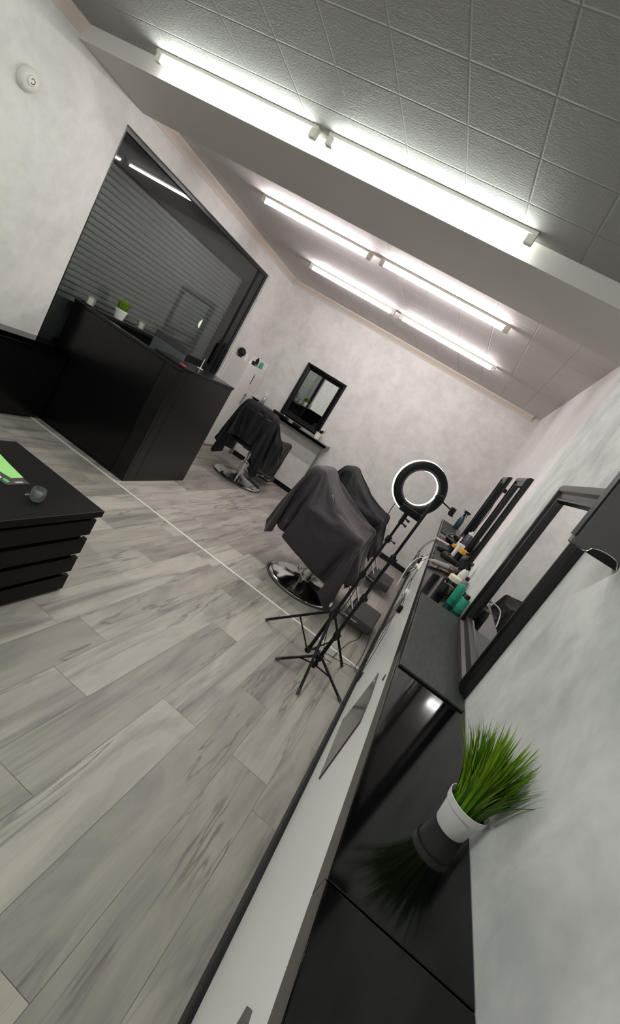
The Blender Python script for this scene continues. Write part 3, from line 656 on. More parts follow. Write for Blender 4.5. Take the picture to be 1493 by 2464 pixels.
CAPE_A = [
[-937,-541,559,10,-42,27,8,-40,28,31,-30,27,25,-32,28,43,-4,25,22,40,18,-8,47,16,-36,31,17,-34,32,17,-40,26,17,-39,27,18,-18,44,16,39,32,8,40,-30,-1,37,-34,-2,38,-33,-1,32,-39,2,9,-49,1,49,-15,-5,46,-20,-3,23,45,-5,38,31,-9,48,-11,-10,40,-30,-3,-10,-48,-4,-46,-18,-9,-17,-46,-5,40,-28,-11,48,0,-13,48,1,-14,48,-2,-13,48,4,-14,48,1,-13,48,4,-13,48,1,-14,49,6,-13,48,11,-10,47,-2,-14,49,2,-14,48,-3,-13,48,-5,-13,48,11,-12,48,4,-13,48,6,-12,45,19,-12,43,23,-10,41,26,-10,48,11,-11,45,19,-10,44,-21,-13,-3,-46,-18,-15,-44,-18,-19,-43,-16,-1,-47,-19,0,-47,-16,35,-25,-25,35,-28,-22,42,1,-29,37,14,-29,38,15,-30,39,12,-29,38,14,-29,37,16,-30],
[-960,-522,603,27,-32,28,7,-41,27,13,-40,27,30,-29,28,36,-22,27,40,20,22,5,47,17,-22,41,16,-40,26,18,-34,33,16,-42,21,18,-26,39,17,28,40,10,44,-24,-1,36,-35,-2,43,-24,-1,23,-45,2,20,-45,1,47,-18,-4,47,-16,-4,34,36,-7,33,37,-8,48,-6,-10,31,-40,-2,-22,-44,-4,-44,-22,-8,0,-51,-6,46,-18,-12,48,0,-14,48,-2,-13,48,2,-14,48,-1,-13,47,7,-14,48,3,-13,48,5,-13,48,-7,-13,49,1,-13,48,4,-13,48,4,-13,48,7,-12,48,-3,-13,48,5,-13,48,6,-12,48,5,-13,42,24,-10,42,25,-11,43,23,-10,45,20,-11,49,0,-11,35,-32,-15,-15,-44,-17,-15,-44,-18,-10,-46,-17,5,-46,-18,14,-44,-19,41,-12,-26,39,-21,-25,40,9,-29,35,20,-30,37,15,-29,38,14,-29,41,8,-29,-26,23,-37],
[-980,-501,648,23,-35,27,28,-30,28,4,-42,27,22,-35,28,31,-28,27,43,-4,25,28,37,19,-12,46,17,-33,33,17,-39,26,17,-37,29,17,-38,28,17,18,46,12,45,-20,0,45,-21,-1,40,-30,-1,7,-50,0,45,-23,-3,45,-22,-2,44,-24,-1,26,42,-9,44,23,-6,49,-2,-10,19,-46,-2,-37,-33,-7,-32,-38,-5,17,-46,-7,47,-10,-13,48,-4,-13,48,5,-14,48,-9,-13,47,9,-14,48,6,-13,48,7,-14,48,-5,-13,48,2,-13,48,0,-13,48,2,-13,49,-3,-12,48,-2,-14,48,10,-11,48,-4,-13,48,6,-13,47,14,-12,47,13,-13,38,31,-8,38,32,-10,48,10,-10,48,-8,-13,25,-39,-16,-10,-46,-18,-25,-41,-16,9,-47,-19,-4,-47,-18,39,-19,-25,36,-25,-23,41,7,-28,41,0,-29,38,14,-29,36,19,-29,38,12,-30,-19,28,-36,-22,26,-37],
[-1001,-480,693,24,-34,27,34,-25,27,9,-40,28,17,-38,27,23,-35,28,39,-19,26,41,16,23,9,46,17,-26,40,17,-36,30,17,-43,20,17,-37,29,17,-1,48,14,43,-26,-2,45,-22,-2,48,-12,3,26,-42,-3,20,-46,-2,47,-19,-1,49,-2,-1,30,40,-8,49,5,-7,49,9,-10,2,-49,-1,-39,-30,-7,-22,-46,-5,29,-39,-9,49,-1,-13,48,-7,-13,47,-10,-13,47,13,-14,49,-1,-14,46,10,-13,49,-3,-13,48,4,-13,48,1,-14,48,-1,-12,48,-6,-13,48,2,-13,49,-4,-12,48,3,-13,47,12,-12,49,0,-13,47,11,-13,46,15,-11,33,36,-9,42,28,-10,48,1,-11,46,-14,-13,15,-45,-17,-19,-42,-17,-16,-45,-18,4,-46,-18,27,-36,-22,41,-13,-25,39,-19,-25,40,5,-29,40,10,-29,36,19,-29,38,14,-29,-22,25,-37,-21,27,-37,-8,35,-35],
[-1030,-470,736,37,-19,29,26,-34,26,33,-26,28,6,-41,28,16,-39,27,32,-29,28,43,-4,24,32,33,20,-14,46,17,-39,27,17,-36,29,17,-40,25,17,-12,46,15,50,3,-2,32,-40,0,47,-17,3,36,-35,-3,15,-48,-2,49,7,-5,50,4,-4,49,3,-5,31,39,-8,47,-18,-4,-7,-51,-2,-39,-31,-7,-9,-49,-5,38,-32,-10,47,-12,-14,48,-3,-13,47,8,-13,48,-4,-14,47,14,-13,48,-1,-14,48,1,-13,49,6,-13,47,-8,-13,49,2,-13,48,-6,-13,48,3,-12,48,2,-13,48,-2,-13,49,5,-12,48,5,-13,46,13,-12,46,15,-12,30,39,-8,44,23,-9,48,-6,-13,43,-22,-14,4,-47,-18,-21,-42,-16,-10,-45,-18,20,-42,-20,36,-25,-24,40,-15,-25,41,2,-28,42,0,-28,35,19,-29,39,14,-29,-22,24,-38,-20,27,-37,0,37,-34,28,23,-33],
[-1052,-451,782,31,-27,27,35,-22,27,32,-28,27,28,-31,28,5,-41,28,23,-35,27,35,-24,27,43,13,22,10,46,18,-30,37,17,-43,19,17,-37,30,17,-21,42,16,46,19,1,28,-42,0,39,-32,-1,46,-21,2,22,-46,-4,49,-5,-6,50,3,-5,36,34,-6,43,25,-6,44,-23,-2,-27,-43,-5,-24,-44,-5,3,-50,-6,45,-17,-12,44,-22,-12,48,10,-14,48,-4,-13,47,12,-14,48,1,-13,48,2,-13,48,1,-13,48,-5,-13,48,1,-13,48,-6,-13,49,3,-13,48,1,-13,48,-4,-13,48,5,-12,49,-1,-13,46,12,-12,50,2,-13,42,24,-10,29,40,-8,46,18,-11,42,-22,-14,44,-21,-14,-11,-46,-17,-17,-43,-17,7,-46,-19,29,-34,-22,41,-16,-25,41,-1,-28,42,-6,-27,37,16,-29,39,12,-29,-23,24,-37,-18,28,-37,7,37,-34,31,20,-33,24,29,-34],
[-1015,-439,818,-28,-20,36,32,-28,27,31,-26,27,35,-24,28,27,-32,27,5,-41,29,27,-32,26,42,-10,25,32,33,20,-13,45,17,-40,25,17,-40,24,17,-28,38,17,37,32,4,37,-34,-1,27,-42,-1,38,-32,-1,40,-30,0,49,-8,-7,49,11,-4,33,36,-7,46,20,-5,39,-32,-4,-20,-47,-5,-28,-41,-4,12,-47,-7,44,-20,-12,47,-11,-13,48,-2,-13,47,13,-14,48,4,-13,48,4,-14,48,0,-13,47,-7,-13,49,1,-13,48,-4,-13,48,1,-13,48,-5,-13,48,0,-12,49,2,-13,48,4,-12,48,-1,-13,47,13,-12,49,3,-13,41,26,-10,29,40,-8,48,6,-12,46,-10,-14,25,-41,-15,-20,-43,-17,-3,-48,-17,23,-39,-21,37,-22,-25,42,-6,-26,41,-12,-27,41,6,-28,38,17,-29,-22,26,-38,-17,29,-36,15,34,-33,30,20,-34,26,27,-34,6,38,-33],
[-984,-416,855,-24,-27,35,-26,-24,36,34,-26,27,31,-28,27,32,-26,28,28,-31,27,6,-42,28,33,-25,27,45,9,22,11,46,18,-35,31,17,-39,26,18,-35,32,16,25,42,7,34,-37,-1,40,-31,0,45,-20,-5,34,-36,1,46,-19,-4,46,19,-5,34,37,-7,48,12,-5,32,-38,-3,-18,-46,-5,-26,-43,-5,22,-44,-8,45,-16,-12,47,-12,-13,48,8,-14,47,8,-13,47,6,-14,48,-1,-13,48,-9,-14,48,1,-12,48,-2,-13,48,-2,-13,49,0,-13,48,-1,-13,48,-2,-13,48,-4,-13,48,10,-12,49,6,-12,48,-4,-14,47,12,-11,41,27,-11,29,40,-7,47,-9,-14,48,-5,-14,-3,-47,-16,-4,-47,-16,11,-45,-19,33,-29,-23,41,-11,-26,41,-11,-26,42,-1,-27,39,12,-30,-18,29,-37,-17,29,-36,21,31,-33,31,19,-34,23,29,-34,-6,36,-34,-29,2,-40],
[-957,-390,895,-27,-24,34,-16,-34,34,-23,-27,35,33,-25,27,34,-24,27,25,-33,28,28,-32,27,11,-40,28,43,-11,25,34,31,20,-16,44,17,-36,29,17,-42,21,18,8,49,9,43,-26,-1,47,-17,-4,41,-28,-2,34,-36,1,42,-27,-3,42,27,-5,36,33,-7,49,6,-5,26,-43,-3,-22,-45,-5,-17,-47,-5,33,-36,-9,44,-20,-13,48,-4,-13,47,11,-14,47,8,-13,48,-5,-13,47,-7,-14,49,-1,-13,48,-3,-13,48,-1,-13,48,-1,-13,48,-1,-13,49,2,-12,48,0,-13,48,1,-13,48,0,-12,48,4,-13,49,2,-13,46,13,-12,41,27,-10,32,37,-8,48,6,-15,22,-41,-17,25,-41,-16,-12,-46,-14,21,-40,-20,40,-17,-26,41,-13,-26,41,2,-27,41,4,-28,0,34,-37,-28,23,-36,27,26,-33,31,20,-34,18,32,-34,-17,30,-36,-28,-4,-41,-27,-7,-41],
[-917,-400,928,-31,-2,38,-33,-13,36,-15,-34,34,-17,-33,34,34,-25,27,33,-25,27,31,-29,27,13,-39,28,27,-32,27,44,6,23,11,46,18,-31,35,17,-42,20,18,-5,48,11,50,0,-2,40,-30,-2,45,-21,-3,38,-33,-1,36,-35,1,37,33,-7,40,29,-6,50,-1,-5,17,-47,-3,-21,-45,-5,-7,-49,-5,44,-21,-12,39,-31,-11,48,7,-13,47,11,-14,48,-5,-14,47,-10,-14,48,3,-12,48,-3,-13,49,0,-14,48,6,-13,48,-10,-12,48,5,-13,48,-7,-13,48,3,-12,49,0,-13,48,-1,-13,48,6,-12,48,-1,-13,46,17,-11,38,31,-11,39,30,-9,47,-2,-16,25,-40,-17,10,-46,-16,-2,-48,-15,35,-26,-24,40,-17,-25,42,0,-28,41,2,-27,11,34,-36,-29,18,-36,32,19,-33,27,26,-34,12,34,-34,-26,21,-38,-22,-16,-41,-29,-2,-41,-21,-17,-43],
[-875,-411,961,-33,-4,38,-32,-5,38,-33,0,38,-23,-30,34,-5,-38,33,31,-28,28,34,-26,26,30,-28,27,13,-40,28,38,-19,26,35,29,20,-15,45,17,-43,19,18,-15,46,13,48,13,-1,44,-23,-2,45,-21,-4,31,-39,1,41,-30,0,33,37,-7,44,25,-6,49,-10,-4,9,-49,-4,-18,-47,-5,4,-49,-6,41,-27,-12,46,-14,-11,47,12,-14,48,-3,-14,46,-11,-14,48,10,-13,48,-6,-13,49,6,-14,48,0,-13,49,-6,-12,48,6,-13,48,-5,-13,48,0,-12,48,-7,-13,48,-1,-12,48,7,-13,49,-6,-13,48,2,-13,43,25,-10,46,17,-13,36,33,-9,46,-10,-16,20,-42,-17,-2,-48,-14,25,-39,-21,38,-21,-24,41,-5,-27,42,0,-27,21,30,-34,-30,18,-37,32,19,-33,29,24,-34,3,36,-35,-31,7,-39,-20,-17,-42,-30,-5,-41,-14,-21,-43,-3,-26,-42],
[-836,-403,996,-32,-7,38,-32,-6,38,-31,-11,37,-33,-3,38,-26,-24,35,3,-38,32,39,-21,26,27,-32,28,18,-37,28,24,-33,27,44,1,23,13,44,18,-37,28,17,-30,38,16,50,8,-3,49,12,-3,36,-36,1,31,-39,0,43,-25,0,34,37,-7,44,23,-6,47,-18,-4,1,-50,-4,-11,-48,-6,12,-49,-6,41,-29,-11,48,4,-13,48,-6,-14,47,-7,-14,48,6,-13,48,1,-14,48,4,-13,49,-7,-14,48,6,-12,48,5,-13,48,-9,-12,49,6,-14,48,-2,-12,48,-7,-12,48,-5,-13,48,0,-13,49,2,-12,48,1,-13,44,20,-11,43,23,-11,41,27,-11,43,-18,-17,16,-45,-17,6,-47,-16,32,-30,-22,41,-11,-26,42,-1,-28,29,24,-32,-29,18,-37,34,17,-33,25,28,-34,-10,32,-37,-23,-16,-41,-30,4,-40,-19,-20,-42,-9,-24,-43,-6,-25,-42,-11,-23,-43],
[-796,-396,1031,-31,-15,37,-32,-7,38,-32,-4,38,-33,-1,38,-31,-12,36,-26,-23,37,11,-38,31,38,-20,26,21,-36,28,18,-38,28,33,-25,26,37,26,20,-15,45,17,-39,26,16,39,32,0,50,4,-2,28,-42,0,44,-22,-1,40,-32,1,37,33,-7,42,25,-7,42,-27,-2,-13,-49,-6,13,-48,-5,14,-49,-6,40,-27,-11,49,-4,-15,49,2,-13,48,2,-14,48,-1,-14,48,-1,-13,49,-6,-14,48,5,-13,48,0,-13,48,-3,-14,48,9,-11,48,0,-13,48,-6,-12,49,2,-13,48,-8,-12,48,-2,-13,48,2,-13,48,5,-12,46,16,-12,40,29,-10,45,15,-13,40,-24,-17,9,-47,-16,22,-41,-19,38,-22,-24,42,-1,-28,36,16,-31,-27,20,-37,35,16,-33,20,31,-34,-19,26,-39,-26,-8,-42,-24,-18,-40,-3,-27,-42,-10,-24,-43,-11,-23,-42,-15,-22,-43,-20,-18,-42],
[-758,-387,1067,-29,-18,36,-31,-11,38,-33,-9,38,-33,-6,37,-33,8,37,-27,-19,38,-27,-21,37,17,-37,29,35,-23,27,17,-38,28,21,-36,28,44,-7,23,11,45,18,-37,30,16,27,41,3,49,7,-1,28,-42,0,43,-24,-1,44,-25,0,42,25,-7,39,32,-7,32,-38,-2,-7,-49,-6,10,-49,-6,29,-39,-6,43,-23,-12,47,-10,-14,49,-3,-14,47,-3,-14,48,-1,-14,49,-3,-13,48,10,-13,48,-5,-14,48,2,-13,48,-2,-13,48,-4,-14,48,11,-10,48,4,-12,48,-5,-13,49,2,-14,48,-10,-11,48,-3,-13,47,11,-12,46,15,-12,42,25,-11,47,8,-14,35,-30,-18,13,-45,-16,31,-32,-21,42,-8,-27,39,11,-29,-23,20,-40,36,15,-31,13,33,-35,-25,16,-40,-22,-16,-42,-6,-29,-41,-14,-22,-43,-16,-22,-42,-19,-17,-43,-22,-8,-44,-21,-3,-45,-16,4,-47],
[-721,-374,1104,-39,2,31,-34,-7,36,-33,-7,36,-25,-14,40,-25,-15,41,-25,-23,36,-25,-25,35,-29,-4,40,18,-36,30,32,-28,27,13,-39,28,31,-28,27,42,19,19,-25,40,17,10,48,6,49,10,0,28,-41,-1,46,-20,0,44,-23,-1,36,34,-8,46,18,-5,22,-45,-3,-4,-50,-6,17,-47,-6,39,-30,-9,46,-14,-13,45,6,-21,47,-8,-11,48,-12,-10,48,-8,-12,48,-7,-13,47,-4,-13,48,-4,-14,48,-4,-13,49,-1,-13,48,0,-14,48,3,-12,49,1,-13,47,17,-10,48,-5,-12,49,0,-13,47,-8,-12,48,9,-12,46,16,-12,43,22,-12,47,2,-15,34,-33,-18,19,-43,-18,39,-19,-24,41,8,-29,-21,20,-41,38,12,-30,7,35,-35,-29,1,-41,-12,-26,-42,-15,-21,-43,-19,-19,-42,-21,-12,-44,-22,-5,-45,-17,4,-46,-15,5,-48,-10,9,-48,-4,10,-48],
[-747,-335,1129,18,-16,44,-26,-25,35,-36,4,35,-15,-36,30,-25,-21,38,-26,-18,39,-27,-12,40,-29,0,41,-28,-11,41,17,-37,29,31,-30,27,14,-39,28,42,-13,24,20,44,12,-15,46,14,46,18,0,30,-40,0,39,-30,0,51,-2,-2,35,34,-9,49,4,-4,11,-49,-4,2,-49,-5,30,-40,-7,44,-20,-11,47,-4,-18,41,15,-24,49,-14,-9,46,0,-19,48,-8,-12,48,-13,-7,48,-9,-10,48,-9,-11,48,-9,-11,48,-9,-12,47,-7,-11,48,8,-14,49,-1,-12,48,-1,-12,48,11,-10,48,0,-13,48,-9,-12,46,12,-12,47,14,-12,47,13,-13,46,-2,-17,26,-40,-16,35,-29,-21,42,3,-29,-20,19,-42,41,8,-28,-6,32,-38,-19,-20,-41,-20,-14,-44,-22,-12,-43,-21,-3,-46,-16,2,-47,-10,6,-49,6,10,-49,-20,3,-45,0,6,-50,2,6,-50,15,-1,-48],
[-797,-344,1146,20,6,46,19,6,45,6,-27,42,-36,-16,32,-7,-35,35,-20,-28,36,-27,-12,40,-27,-13,40,-28,-10,39,-28,-1,42,19,-36,29,20,-36,28,26,-32,27,44,18,17,-8,48,14,38,32,2,39,-32,-2,32,-38,1,50,9,-3,36,33,-9,49,-11,-2,3,-50,-5,16,-47,-5,38,-31,-8,47,-5,-18,41,11,-26,48,-3,-14,43,10,-25,47,-8,-12,48,-4,-14,48,-8,-12,48,-11,-10,48,-11,-9,48,-12,-8,48,-14,-7,46,-18,-5,48,-10,-9,47,10,-13,49,0,-13,49,-9,-9,48,4,-13,48,0,-12,48,-2,-12,47,5,-13,48,2,-15,45,12,-15,30,-35,-17,43,-4,-27,-19,15,-43,40,8,-28,-15,24,-42,-22,-17,-42,-22,-6,-44,-20,2,-46,-12,7,-49,-7,9,-49,-4,8,-49,-1,8,-49,-1,7,-49,13,0,-49,-4,8,-49,11,2,-49,3,4,-49],
[-844,-358,1168,19,10,46,18,10,45,19,10,45,20,-14,44,-29,-27,31,-6,-31,38,0,-34,37,-25,-18,40,-29,-9,40,-24,-20,38,-26,3,43,17,-37,29,18,-37,28,41,-17,23,28,40,9,17,45,9,45,-21,-3,30,-40,3,47,16,-5,39,29,-8,43,-25,-2,4,-49,-4,29,-40,-6,46,-12,-16,42,8,-24,37,17,-30,47,0,-17,48,-8,-12,48,-1,-16,46,-20,-6,48,-5,-13,44,-25,-6,50,-5,-10,49,-7,-9,48,-10,-9,48,-12,-8,45,-22,-3,49,0,-13,49,3,-13,48,6,-13,48,-8,-9,48,-2,-12,50,-3,-10,49,-5,-12,49,-2,-13,46,10,-20,39,-11,-23,-13,19,-47,37,4,-32,-30,7,-41,-22,5,-43,-11,9,-48,-6,9,-49,1,7,-49,2,6,-50,4,3,-50,8,0,-49,1,7,-50,-1,8,-49,-13,13,-47,4,6,-49,4,5,-50,9,2,-50],
[-891,-364,1193,24,-8,43,14,18,45,18,11,45,19,11,45,21,2,45,12,-34,35,-2,-33,37,-9,-31,39,-19,-25,38,-28,-12,40,-22,-22,39,-27,5,42,14,-38,30,27,-33,26,47,12,14,15,47,10,48,-5,-3,31,-39,3,46,20,-6,43,23,-7,34,-34,-2,10,-49,-4,44,-20,-12,45,2,-22,34,18,-32,43,11,-24,47,-7,-13,48,-2,-16,47,-16,-7,47,-14,-9,46,-18,-8,46,-18,-8,45,-22,-6,48,-11,-9,49,-2,-9,49,0,-11,43,7,-25,50,-9,-2,49,-5,-7,50,-5,-9,49,-2,-11,48,-2,-12,50,-3,-9,50,-4,-9,53,-9,-8,47,8,-25,12,16,-50,25,6,-41,-25,13,-41,-8,17,-47,1,7,-50,2,5,-50,11,-7,-48,4,2,-50,0,9,-50,0,9,-49,-2,9,-49,-2,9,-49,-10,11,-48,-3,10,-49,8,2,-49,0,7,-49,8,3,-50],
[-937,-356,1220,23,-14,42,23,-15,42,18,11,45,13,20,44,18,13,45,21,-3,45,27,-14,40,13,-30,38,-7,-31,38,-14,-30,39,-23,-20,38,-21,-24,39,-26,6,43,16,-37,29,41,-21,21,29,39,10,47,12,-2,35,-35,4,43,23,-8,47,16,-6,20,-45,-2,36,-33,-7,46,-4,-19,30,20,-35,39,15,-27,49,-2,-16,47,-8,-12,46,-18,-8,46,-19,-8,45,-19,-8,47,-15,-8,48,-10,-10,47,-1,-18,38,5,-32,46,0,-20,50,-2,-2,50,-1,-8,47,-2,-15,47,-3,-17,48,-3,-14,50,-3,-6,49,-3,-8,49,-2,-8,51,-5,-3,55,-5,-1,48,3,-29,18,12,-52,-1,8,-52,24,1,-43,3,4,-50,-2,10,-49,0,9,-49,-6,8,-49,-20,9,-45,-9,8,-49,1,10,-49,3,9,-50,6,8,-49,5,7,-49,5,5,-50,7,3,-49,13,-4,-48,3,7,-50],
[-971,-327,1249,22,-15,42,25,-12,42,4,-31,39,20,4,45,13,22,43,25,-13,41,25,-10,42,15,12,46,26,-7,43,3,-31,39,-4,-31,39,-14,-30,37,-16,-26,39,-25,4,43,24,-34,27,48,1,13,34,29,0,45,-23,3,44,20,-7,49,10,-6,25,-43,-3,45,-15,-14,26,20,-37,37,16,-30,47,-1,-16,48,-9,-11,44,-23,-8,46,-17,-8,47,-15,-9,48,-7,-12,48,-2,-16,43,3,-26,41,3,-27,43,3,-26,39,4,-31,48,-2,-13,48,-1,-14,50,-2,-10,49,-2,-11,50,-8,4,49,-1,-11,47,-1,-17,45,-2,-20,49,0,2,56,0,-1,46,2,-24,20,3,-50,13,7,-50,17,2,-47,-23,-1,-45,-1,11,-49,1,10,-49,1,9,-49,4,10,-49,10,-1,-50,15,-5,-47,7,2,-49,8,2,-50,5,6,-50,2,14,-48,5,6,-49,4,9,-49,8,0,-50],
[-983,-281,1274,11,-22,44,15,-20,43,32,-15,36,-20,-23,39,12,-17,46,25,-9,43,25,-8,43,24,-9,42,19,9,46,15,20,43,15,-22,43,1,-32,38,4,-31,39,-1,-32,38,-26,-3,44,41,-20,20,42,17,5,49,-10,0,49,14,-7,48,8,-7,38,-33,-6,22,21,-41,35,17,-31,48,-2,-15,47,-11,-11,44,-23,-8,47,-12,-10,48,-6,-13,46,-1,-20,43,2,-25,38,3,-33,36,3,-34,43,3,-25,46,3,-19,49,-1,-14,49,-6,-6,49,-2,-11,48,-1,-13,48,1,-15,44,-2,-24,41,-6,-27,46,-1,-20,50,2,-8,50,0,8,47,0,-15,48,3,-14,10,1,-50,-3,-7,-52,12,-1,-48,39,13,-28,17,-2,-48,6,3,-49,-4,17,-48,11,-2,-48,5,9,-50,10,-1,-49,10,-1,-49,2,8,-49,12,-2,-49,9,3,-49,3,10,-49,5,7,-49,4,8,-49],
[-932,-267,1273,3,-4,50,0,-8,49,-1,-12,49,21,-34,30,-16,-3,48,-3,-15,48,15,-15,45,33,-1,38,-8,-22,44,16,-9,48,19,12,45,17,-16,44,9,-28,40,-5,-34,37,29,-8,38,4,-25,41,50,-1,13,53,-3,2,50,8,-9,47,-2,-8,26,17,-39,32,19,-34,48,-5,-14,45,-21,-7,48,-8,-12,47,-3,-16,44,1,-24,43,2,-26,41,2,-29,41,2,-28,30,3,-39,44,3,-24,49,-3,-9,49,-1,-13,47,1,-17,46,1,-20,44,-1,-24,43,-1,-25,40,-8,-30,44,-2,-24,47,1,-15,50,2,-6,50,0,5,48,0,-16,44,-2,-25,49,6,-2,-7,-5,-49,7,-2,-49,24,0,-44,10,-3,-49,38,13,-30,31,2,-39,24,-3,-44,11,-2,-49,9,0,-49,8,3,-49,1,11,-50,13,-4,-48,6,6,-49,5,7,-49,10,2,-50,0,13,-48,7,4,-50],
[-887,-296,1268,4,-2,50,3,-2,50,3,3,50,4,9,48,0,-31,40,-5,-8,49,-12,17,45,-11,-3,49,-8,-22,44,2,-19,47,4,-20,46,17,-17,44,16,-16,45,17,-12,45,22,-18,44,31,-10,38,50,-10,25,58,-1,0,49,4,-8,39,13,-32,32,18,-35,47,-11,-11,48,-4,-15,44,1,-22,41,2,-29,38,1,-32,38,0,-33,33,-4,-37,40,0,-31,48,9,-9,45,2,-22,45,2,-21,45,0,-24,43,-1,-25,44,-2,-25,39,-7,-30,43,-2,-26,44,0,-24,46,0,-22,49,1,-10,50,1,-4,50,2,0,45,-2,-22,49,1,-12,44,-1,-24,49,6,6,-5,-5,-49,13,-2,-49,2,-3,-50,23,0,-44,13,-3,-49,33,3,-37,36,9,-34,30,1,-40,27,-3,-41,20,-3,-46,14,-3,-49,-1,8,-50,17,-4,-47,6,5,-49,0,13,-49,11,1,-49,1,12,-50],
[-842,-268,1266,9,-11,49,5,-9,49,4,-7,49,3,-8,49,0,-6,51,-6,-5,49,-10,-4,50,-12,-3,49,-11,1,49,-17,7,46,-6,-14,47,-5,-15,48,6,-18,46,30,-8,38,17,-15,47,35,-13,41,47,-8,25,60,-2,3,51,4,-9,45,5,-26,41,8,-27,40,4,-29,38,0,-33,30,-4,-40,37,0,-33,39,0,-32,38,0,-33,38,0,-32,40,1,-30,45,0,-24,44,0,-24,44,0,-23,45,1,-23,44,0,-23,44,0,-24,45,1,-21,47,0,-19,46,1,-18,49,2,-12,50,0,-4,49,2,-9,46,-2,-19,48,1,-14,47,0,-16,44,-1,-24,48,6,9,18,-7,-47,-15,0,-47,12,-2,-48,9,-2,-49,18,-2,-47,23,-1,-44,27,0,-43,30,0,-39,31,2,-40,37,6,-33,28,-2,-42,26,-3,-43,1,5,-50,20,-3,-45,13,0,-49,0,12,-48,9,4,-49],
[-812,-224,1271,1,-7,50,1,-7,49,1,-7,50,0,-6,49,1,-7,50,-2,-6,50,-4,-6,50,-3,-7,49,-3,-9,50,-6,-15,47,-6,-12,48,-11,-6,49,-7,-3,49,-15,-1,48,36,-7,32,31,-11,40,48,-5,23,56,-2,4,53,1,-5,41,4,-34,28,2,-45,37,1,-34,38,2,-32,39,0,-32,38,1,-33,41,1,-29,41,0,-29,44,0,-25,43,1,-25,42,0,-26,42,1,-28,44,0,-25,43,0,-25,43,0,-24,45,1,-23,46,0,-19,44,1,-26,48,1,-12,51,1,-4,46,0,-17,47,-1,-19,48,1,-13,48,1,-12,45,-1,-21,45,-1,-22,49,6,8,32,-6,-39,-23,0,-45,15,-2,-48,0,-2,-51,22,-1,-45,17,-2,-47,24,-1,-44,30,1,-40,22,-2,-45,30,0,-40,30,1,-40,36,2,-34,35,3,-36,7,1,-50,16,-1,-47,27,-4,-42,10,3,-48],
[-861,-204,1275,4,-1,50,4,-2,50,2,-6,49,0,-5,50,0,-8,49,-8,-17,47,-5,-11,48,-4,-7,49,-3,-7,49,-3,-7,50,14,8,48,8,0,49,2,-2,48,5,-6,51,7,-8,49,44,-4,21,47,-4,22,51,0,2,53,0,-5,41,2,-33,29,2,-43,38,2,-32,40,0,-32,38,1,-32,44,0,-25,40,0,-31,39,1,-31,40,1,-30,40,0,-31,42,0,-27,43,1,-25,43,0,-26,43,0,-25,45,1,-23,44,0,-24,44,0,-23,47,1,-16,50,1,-9,44,-1,-24,47,0,-16,49,1,-13,47,0,-14,48,1,-13,43,-2,-26,46,0,-19,50,6,4,41,-5,-28,-12,-2,-49,-17,-2,-47,26,1,-43,3,-3,-51,27,0,-43,16,-2,-47,25,-1,-44,34,1,-37,22,-1,-46,28,0,-41,30,0,-40,32,1,-38,38,4,-32,24,-3,-44,13,0,-48,29,-3,-40],
[-914,-201,1280,4,1,49,5,7,50,4,-1,50,-4,-21,46,6,12,48,-7,-14,48,-1,-5,50,-1,-4,49,2,-2,50,3,-1,50,5,-1,50,9,1,49,9,0,50,16,0,47,36,-2,35,39,-3,30,44,-2,24,50,0,1,50,0,-5,42,1,-32,32,2,-40,38,1,-33,39,0,-32,39,1,-32,39,1,-31,41,0,-29,39,0,-32,41,1,-29,45,1,-23,42,0,-27,39,0,-31,44,1,-25,42,0,-27,42,0,-26,45,0,-24,45,1,-21,46,0,-18,47,0,-19,47,0,-16,48,1,-13,46,0,-19,48,0,-13,48,1,-15,42,-1,-26,47,-1,-19,48,1,-11,50,0,-8,-14,-2,-48,-19,-1,-46,11,-2,-48,23,0,-45,11,-2,-49,28,0,-41,22,-1,-46,26,-1,-42,34,0,-37,23,0,-44,29,0,-41,28,0,-41,29,1,-41,32,0,-38,35,0,-36,17,-1,-47],
[-967,-193,1284,5,4,49,4,4,50,5,5,49,20,11,45,-15,-11,46,3,0,51,6,1,50,7,1,49,8,1,50,9,0,49,11,0,49,10,1,48,14,1,48,30,-3,40,27,0,42,31,-3,41,48,-1,15,50,0,2,49,0,-7,42,1,-31,34,1,-37,37,1,-34,38,1,-33,39,1,-32,39,0,-31,38,0,-33,46,1,-23,39,1,-31,38,0,-34,41,0,-28,42,1,-27,42,0,-27,43,0,-26,44,0,-25,46,1,-20,44,0,-23,46,0,-20,48,1,-15,45,0,-21,46,0,-20,49,0,-13,48,0,-13,47,1,-16,43,-1,-25,48,0,-16,48,0,-12,50,1,-6,-11,-2,-48,-22,-2,-46,9,-1,-49,23,-1,-45,11,-2,-49,23,-1,-44,27,0,-42,31,0,-39,33,0,-38,22,0,-44,30,-1,-40,28,1,-42,32,0,-38,25,1,-44,36,-1,-34,20,-1,-46],
[-972,-140,1280,2,4,49,1,4,50,3,4,50,4,4,49,26,-4,44,4,1,50,11,-2,48,13,-1,49,6,2,49,3,2,50,2,2,50,18,-1,47,17,0,46,17,0,47,17,-1,47,38,-1,32,47,0,19,50,-1,3,48,0,-10,41,1,-30,36,1,-36,37,1,-33,38,0,-33,37,1,-33,41,1,-31,40,0,-29,36,0,-36,42,1,-27,42,0,-28,42,1,-27,44,0,-25,40,0,-31,43,0,-25,43,1,-25,43,0,-27,47,0,-17,45,1,-23,45,0,-23,47,0,-16,47,0,-18,47,0,-17,49,1,-10,45,-1,-22,46,0,-19,48,0,-15,48,0,-12,50,1,-5,-10,-2,-49,-22,-2,-44,8,-1,-49,17,-1,-48,19,-1,-46,17,-1,-46,29,-1,-41,33,0,-38,28,0,-41,35,0,-36,22,0,-45,33,0,-38,24,0,-44,35,1,-36,22,-1,-45,29,0,-40],
